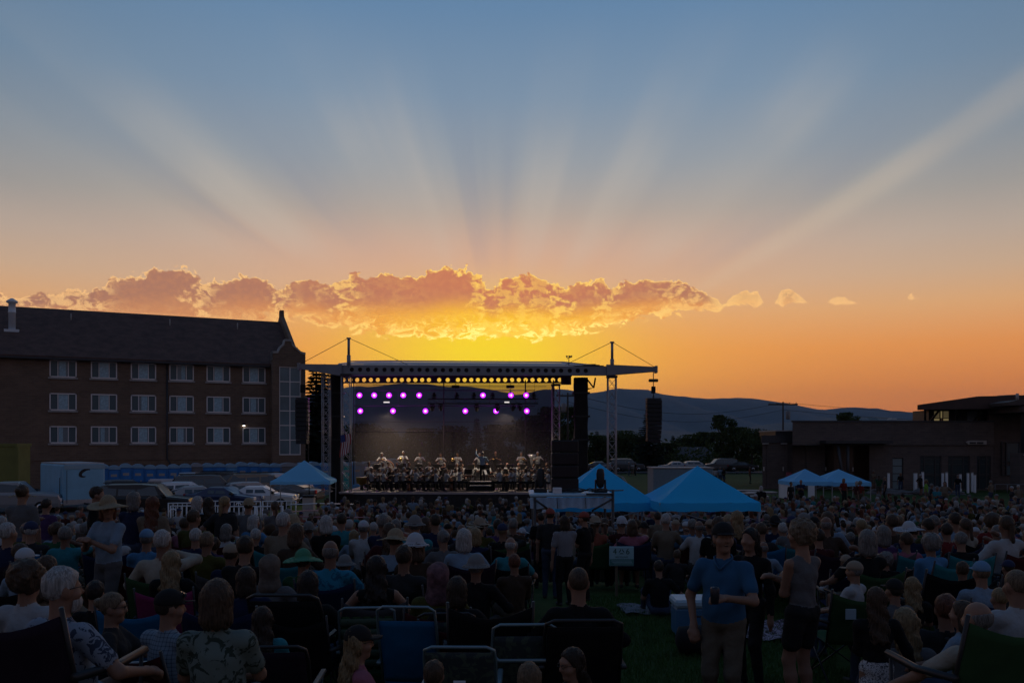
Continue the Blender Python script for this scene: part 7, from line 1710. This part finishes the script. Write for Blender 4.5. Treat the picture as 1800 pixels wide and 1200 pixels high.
# the far fringe: people standing or strolling on the grass at the right and behind the tents
stand_far = [(1105, 106, 'grey', 'on the far lawn'), (1112, 106, 'white', 'on the far lawn'), (1117, 107, 'black', 'on the far lawn'), (1258, 84, 'white', 'near the tables'), (1266, 83, 'pale_blue', 'near the tables'), (1272, 82, 'black', 'near the tables'), (1318, 86, 'coral', 'near the tables'), (1338, 46, 'black', 'beside the large blue canopy'), (1390, 52, 'charcoal', 'before the pale canopies'), (1408, 54, 'navy', 'under the pale canopies'),
             (1483, 56, 'red', 'under the pale canopies'), (1506, 52, 'maroon', 'beside the pale canopies'), (1512, 53, 'red', 'beside the pale canopies'), (1545, 62, 'green', 'on the grass before the brick centre'), (1556, 61, 'charcoal', 'on the grass before the brick centre'), (1618, 66, 'black', 'on the grass before the brick centre'), (1637, 50, 'charcoal', 'at the edge of the right crowd'), (1647, 47, 'teal', 'at the edge of the right crowd'), (1628, 54, 'lime', 'at the edge of the right crowd'),
             (1661, 51, 'tan', 'at the edge of the right crowd'), (1684, 64, 'black', 'on the grass before the brick centre'), (1742, 55, 'tan', 'at the edge of the right crowd'), (1779, 47, 'charcoal', 'at the edge of the right crowd'), (1790, 50, 'tan', 'at the edge of the right crowd'), (1583, 70, 'black', 'before the glass door'), (1535, 73, 'tan', 'in the entrance of the brick centre'), (485, 66, 'black', 'before the portable toilets'), (458, 66, 'black', 'before the portable toilets'), (308, 62, 'black', 'among the parked cars'), (1022, 60, 'white', 'behind the black stage column'), (1040, 62, 'pale_blue', 'behind the black stage column')]
FARL = set()
for i, (px, Z, sh, wh) in enumerate(stand_far):
    x = xat(px, Z); j = i % 4
    while True:
        ha, hc = r.choice(HRN); lb = f'small standing figure in {sh.replace("_", " ")} with {hc} hair {wh}'
        if lb not in FARL: break
    FARL.add(lb)
    assemble(SARCH[j], SARM[j], x, Z, r.uniform(-3.1, 3.1), r.uniform(.93, 1.03), lb, 'people standing beyond the crowd', SHIRT[sh], PANTS[r.choice(['denim', 'black', 'khaki'])], r.choice(['fair', 'tan']), ha, hc, hvox=.026)
seats.sort()
BUDGET = 300-PEOPLE
def person_look(rnd):
    ha, hc = rnd.choice(HRN); sh = rnd.choice(SHN); ht = None; hm = None
    if rnd.random() < .22: ht = rnd.choice(['cap', 'cap', 'bucket', 'sunhat']); hm = rnd.choice(['white', 'grey', 'navy', 'black', 'tan', 'straw'])
    if ht and ha in ('curly', 'bun'): ha = 'short'
    return ha, hc, sh, ht, hm
def where(px, y):
    a = 'left' if px < 520 else 'middle' if px < 1000 else 'right'
    if a == 'left': return 'in crowd by the hall'
    if a == 'middle': return 'in crowd facing the stage'
    return 'in crowd by the tents'
USED = set()
HATW = dict(cap='cap', bucket='bucket hat', sunhat='sun hat')
for y, x, px in seats[:BUDGET]:
    st = px < 470 and 13 < y < 33 and r.random() < .10
    for _ in range(60):
        ha, hc, sh, ht, hm = person_look(r); c_ = sh.replace('_', ' ')
        who = f'in a {hm} {HATW[ht]} and {c_} top' if ht else f'with {HAIRW[ha].format(hc)} and {c_} top'
        lb = f'{"standing" if st else "seated"} listener {who} {where(px, y)}'
        if lb not in USED: break
    USED.add(lb)
    rz = math.atan2(x-SCX*.6, 55-y)*.6+r.uniform(-.3, .3); k = r.randrange(10)
    B, Me = (SARCH[k % 4], SARM[k % 4]) if st else (ARCH[k], ARM[k])
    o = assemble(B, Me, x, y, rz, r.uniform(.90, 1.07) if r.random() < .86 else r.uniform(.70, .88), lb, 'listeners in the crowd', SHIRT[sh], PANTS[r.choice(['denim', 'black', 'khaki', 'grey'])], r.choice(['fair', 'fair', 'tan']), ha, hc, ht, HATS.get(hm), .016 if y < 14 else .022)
    if not st and y < 19 and r.random() < .72:
        cc = r.choice(['black', 'black', 'navy', 'grey', 'green', 'maroon', 'blue', 'plum', 'teal'])
        camp_chair(x, y, rz, cc, f'{cc} chair under listener {who} {where(px, y)[9:]}', 1.0, 'camp chairs in the crowd', simple=y > 12)
# the rest of the crowd: too many and too small to tell apart
def far_crowd(rest):
    red = {}
    LOW = [make_body('sit', vox=.045, hands=h, fem=i % 2 == 0, heavy=.3*(i % 3), sleeve=('short', 'long')[i % 2]) for i, h in enumerate((('lap', 'lap'), ('arm', 'arm'), ('fold', 'fold'), ('lap', 'arm')))]
    P, Fc, Cc = [], [], []; off = 0
    lin = lambda c: np.array(c[:3])
    HC = HCOL
    PC = [(.035, .05, .085), (.012, .012, .013), (.085, .072, .055)]
    for y, x, px in rest:
        ha, hc, sh, ht, hm = person_look(r); b = LOW[r.randrange(4)]; s = r.uniform(.9, 1.06); a = math.atan2(x-SCX*.6, 55-y)*.6+r.uniform(-.3, .3)
        cols = np.array([(.22, .125, .09), SHC[sh], r.choice(PC), (.03, .03, .03), (.02, .02, .02)])
        hp, hf = hair_mesh(ha if not ht else ht, .034); R = np.array(b['R']); hp2 = hp @ R.T+np.array(b['C'])
        hcol = HC[hc] if not ht else {'white': (.30, .32, .35), 'grey': (.13, .13, .13), 'navy': (.02, .025, .06), 'black': (.012,)*3, 'tan': (.2, .16, .12), 'straw': (.2, .155, .1)}[hm]
        ca, sa = math.cos(a), math.sin(a); M = np.array([[ca, -sa, 0], [sa, ca, 0], [0, 0, 1]])*s
        for p_, f_, c_ in ((b['pos'], b['faces'], cols[b['lab']]), (hp2, hf, np.tile(hcol, (len(hp2), 1)))):
            P.append(p_ @ M.T+np.array([x, y, gz(x, y)])); Fc.append(f_+off); Cc.append(c_); off += len(p_)
    P = np.concatenate(P); Fc = np.concatenate(Fc); Cc = np.concatenate(Cc)
    def cb(nt, b, tc):
        a = nt.nodes.new('ShaderNodeAttribute'); a.attribute_name = 'tint'; nt.links.new(a.outputs['Color'], b.inputs['Base Color'])
    me = mesh_from('far_crowd', P, Fc, [mat('crowd_cloth', (.1, .1, .1), .85, spec=.15, build=cb)])
    at_ = me.attributes.new('tint', 'FLOAT_COLOR', 'POINT'); at_.data.foreach_set('color', np.concatenate([Cc, np.ones((len(Cc), 1))], 1).astype(np.float32).ravel())
    tag(link('crowd', me), 'dense far crowd of seated listeners before the stage and tents', 'crowd', kind='stuff')
    print('crowd rest', len(rest), 'verts', len(P), 'people objects', PEOPLE)
far_crowd(seats[BUDGET:])

# ------------------------------------------------------------------ grass blades on the open aisle
def blades():
    rg = np.random.default_rng(3); n = 42000; Z = 5.0+9.5*rg.random(n)**1.3; px = rg.uniform(1010, 1500, n); x = (px-PX0)/FPX*Z
    keep = ~((px > 1470) & (Z > 9)); Z, x = Z[keep], x[keep]; n = len(Z)
    g = np.array([gz(a, b) for a, b in zip(x, Z)]); h = rg.uniform(.03, .075, n); a = rg.uniform(0, 6.28, n); w = .004+.004*rg.random(n); l = rg.normal(0, .02, (n, 2))
    b0 = np.stack([x-np.cos(a)*w, Z-np.sin(a)*w, g-.004], 1); b1 = np.stack([x+np.cos(a)*w, Z+np.sin(a)*w, g-.004], 1); t = np.stack([x+l[:, 0], Z+l[:, 1], g+h], 1)
    me = bpy.data.meshes.new('grass'); v = np.concatenate([b0, b1, t]); i = np.arange(n); f = np.stack([i, i+n, i+2*n], 1)
    me.vertices.add(len(v)); me.vertices.foreach_set('co', v.astype(np.float32).ravel()); me.loops.add(f.size); me.loops.foreach_set('vertex_index', f.astype(np.int32).ravel()); me.polygons.add(n); me.polygons.foreach_set('loop_start', np.arange(0, f.size, 3, dtype=np.int32)); me.materials.append(M_BLADE); me.update(calc_edges=True)
    tag(link('grass', me), 'short dark green grass of the open aisle', 'grass', kind='stuff')
blades()

# ------------------------------------------------------------------ air: far hills fade in it
HZ = MB().box(-15500, 15500, -2500, 15500, -60, 900)
hz = HZ.build('haze', bpy.data.materials.new('haze_air')); tag(hz, 'thin evening haze in front of the far mountains', 'haze', kind='stuff')
volume_mat(hz.data.materials[0], (.46, .70, 1.0), 3.0e-5)
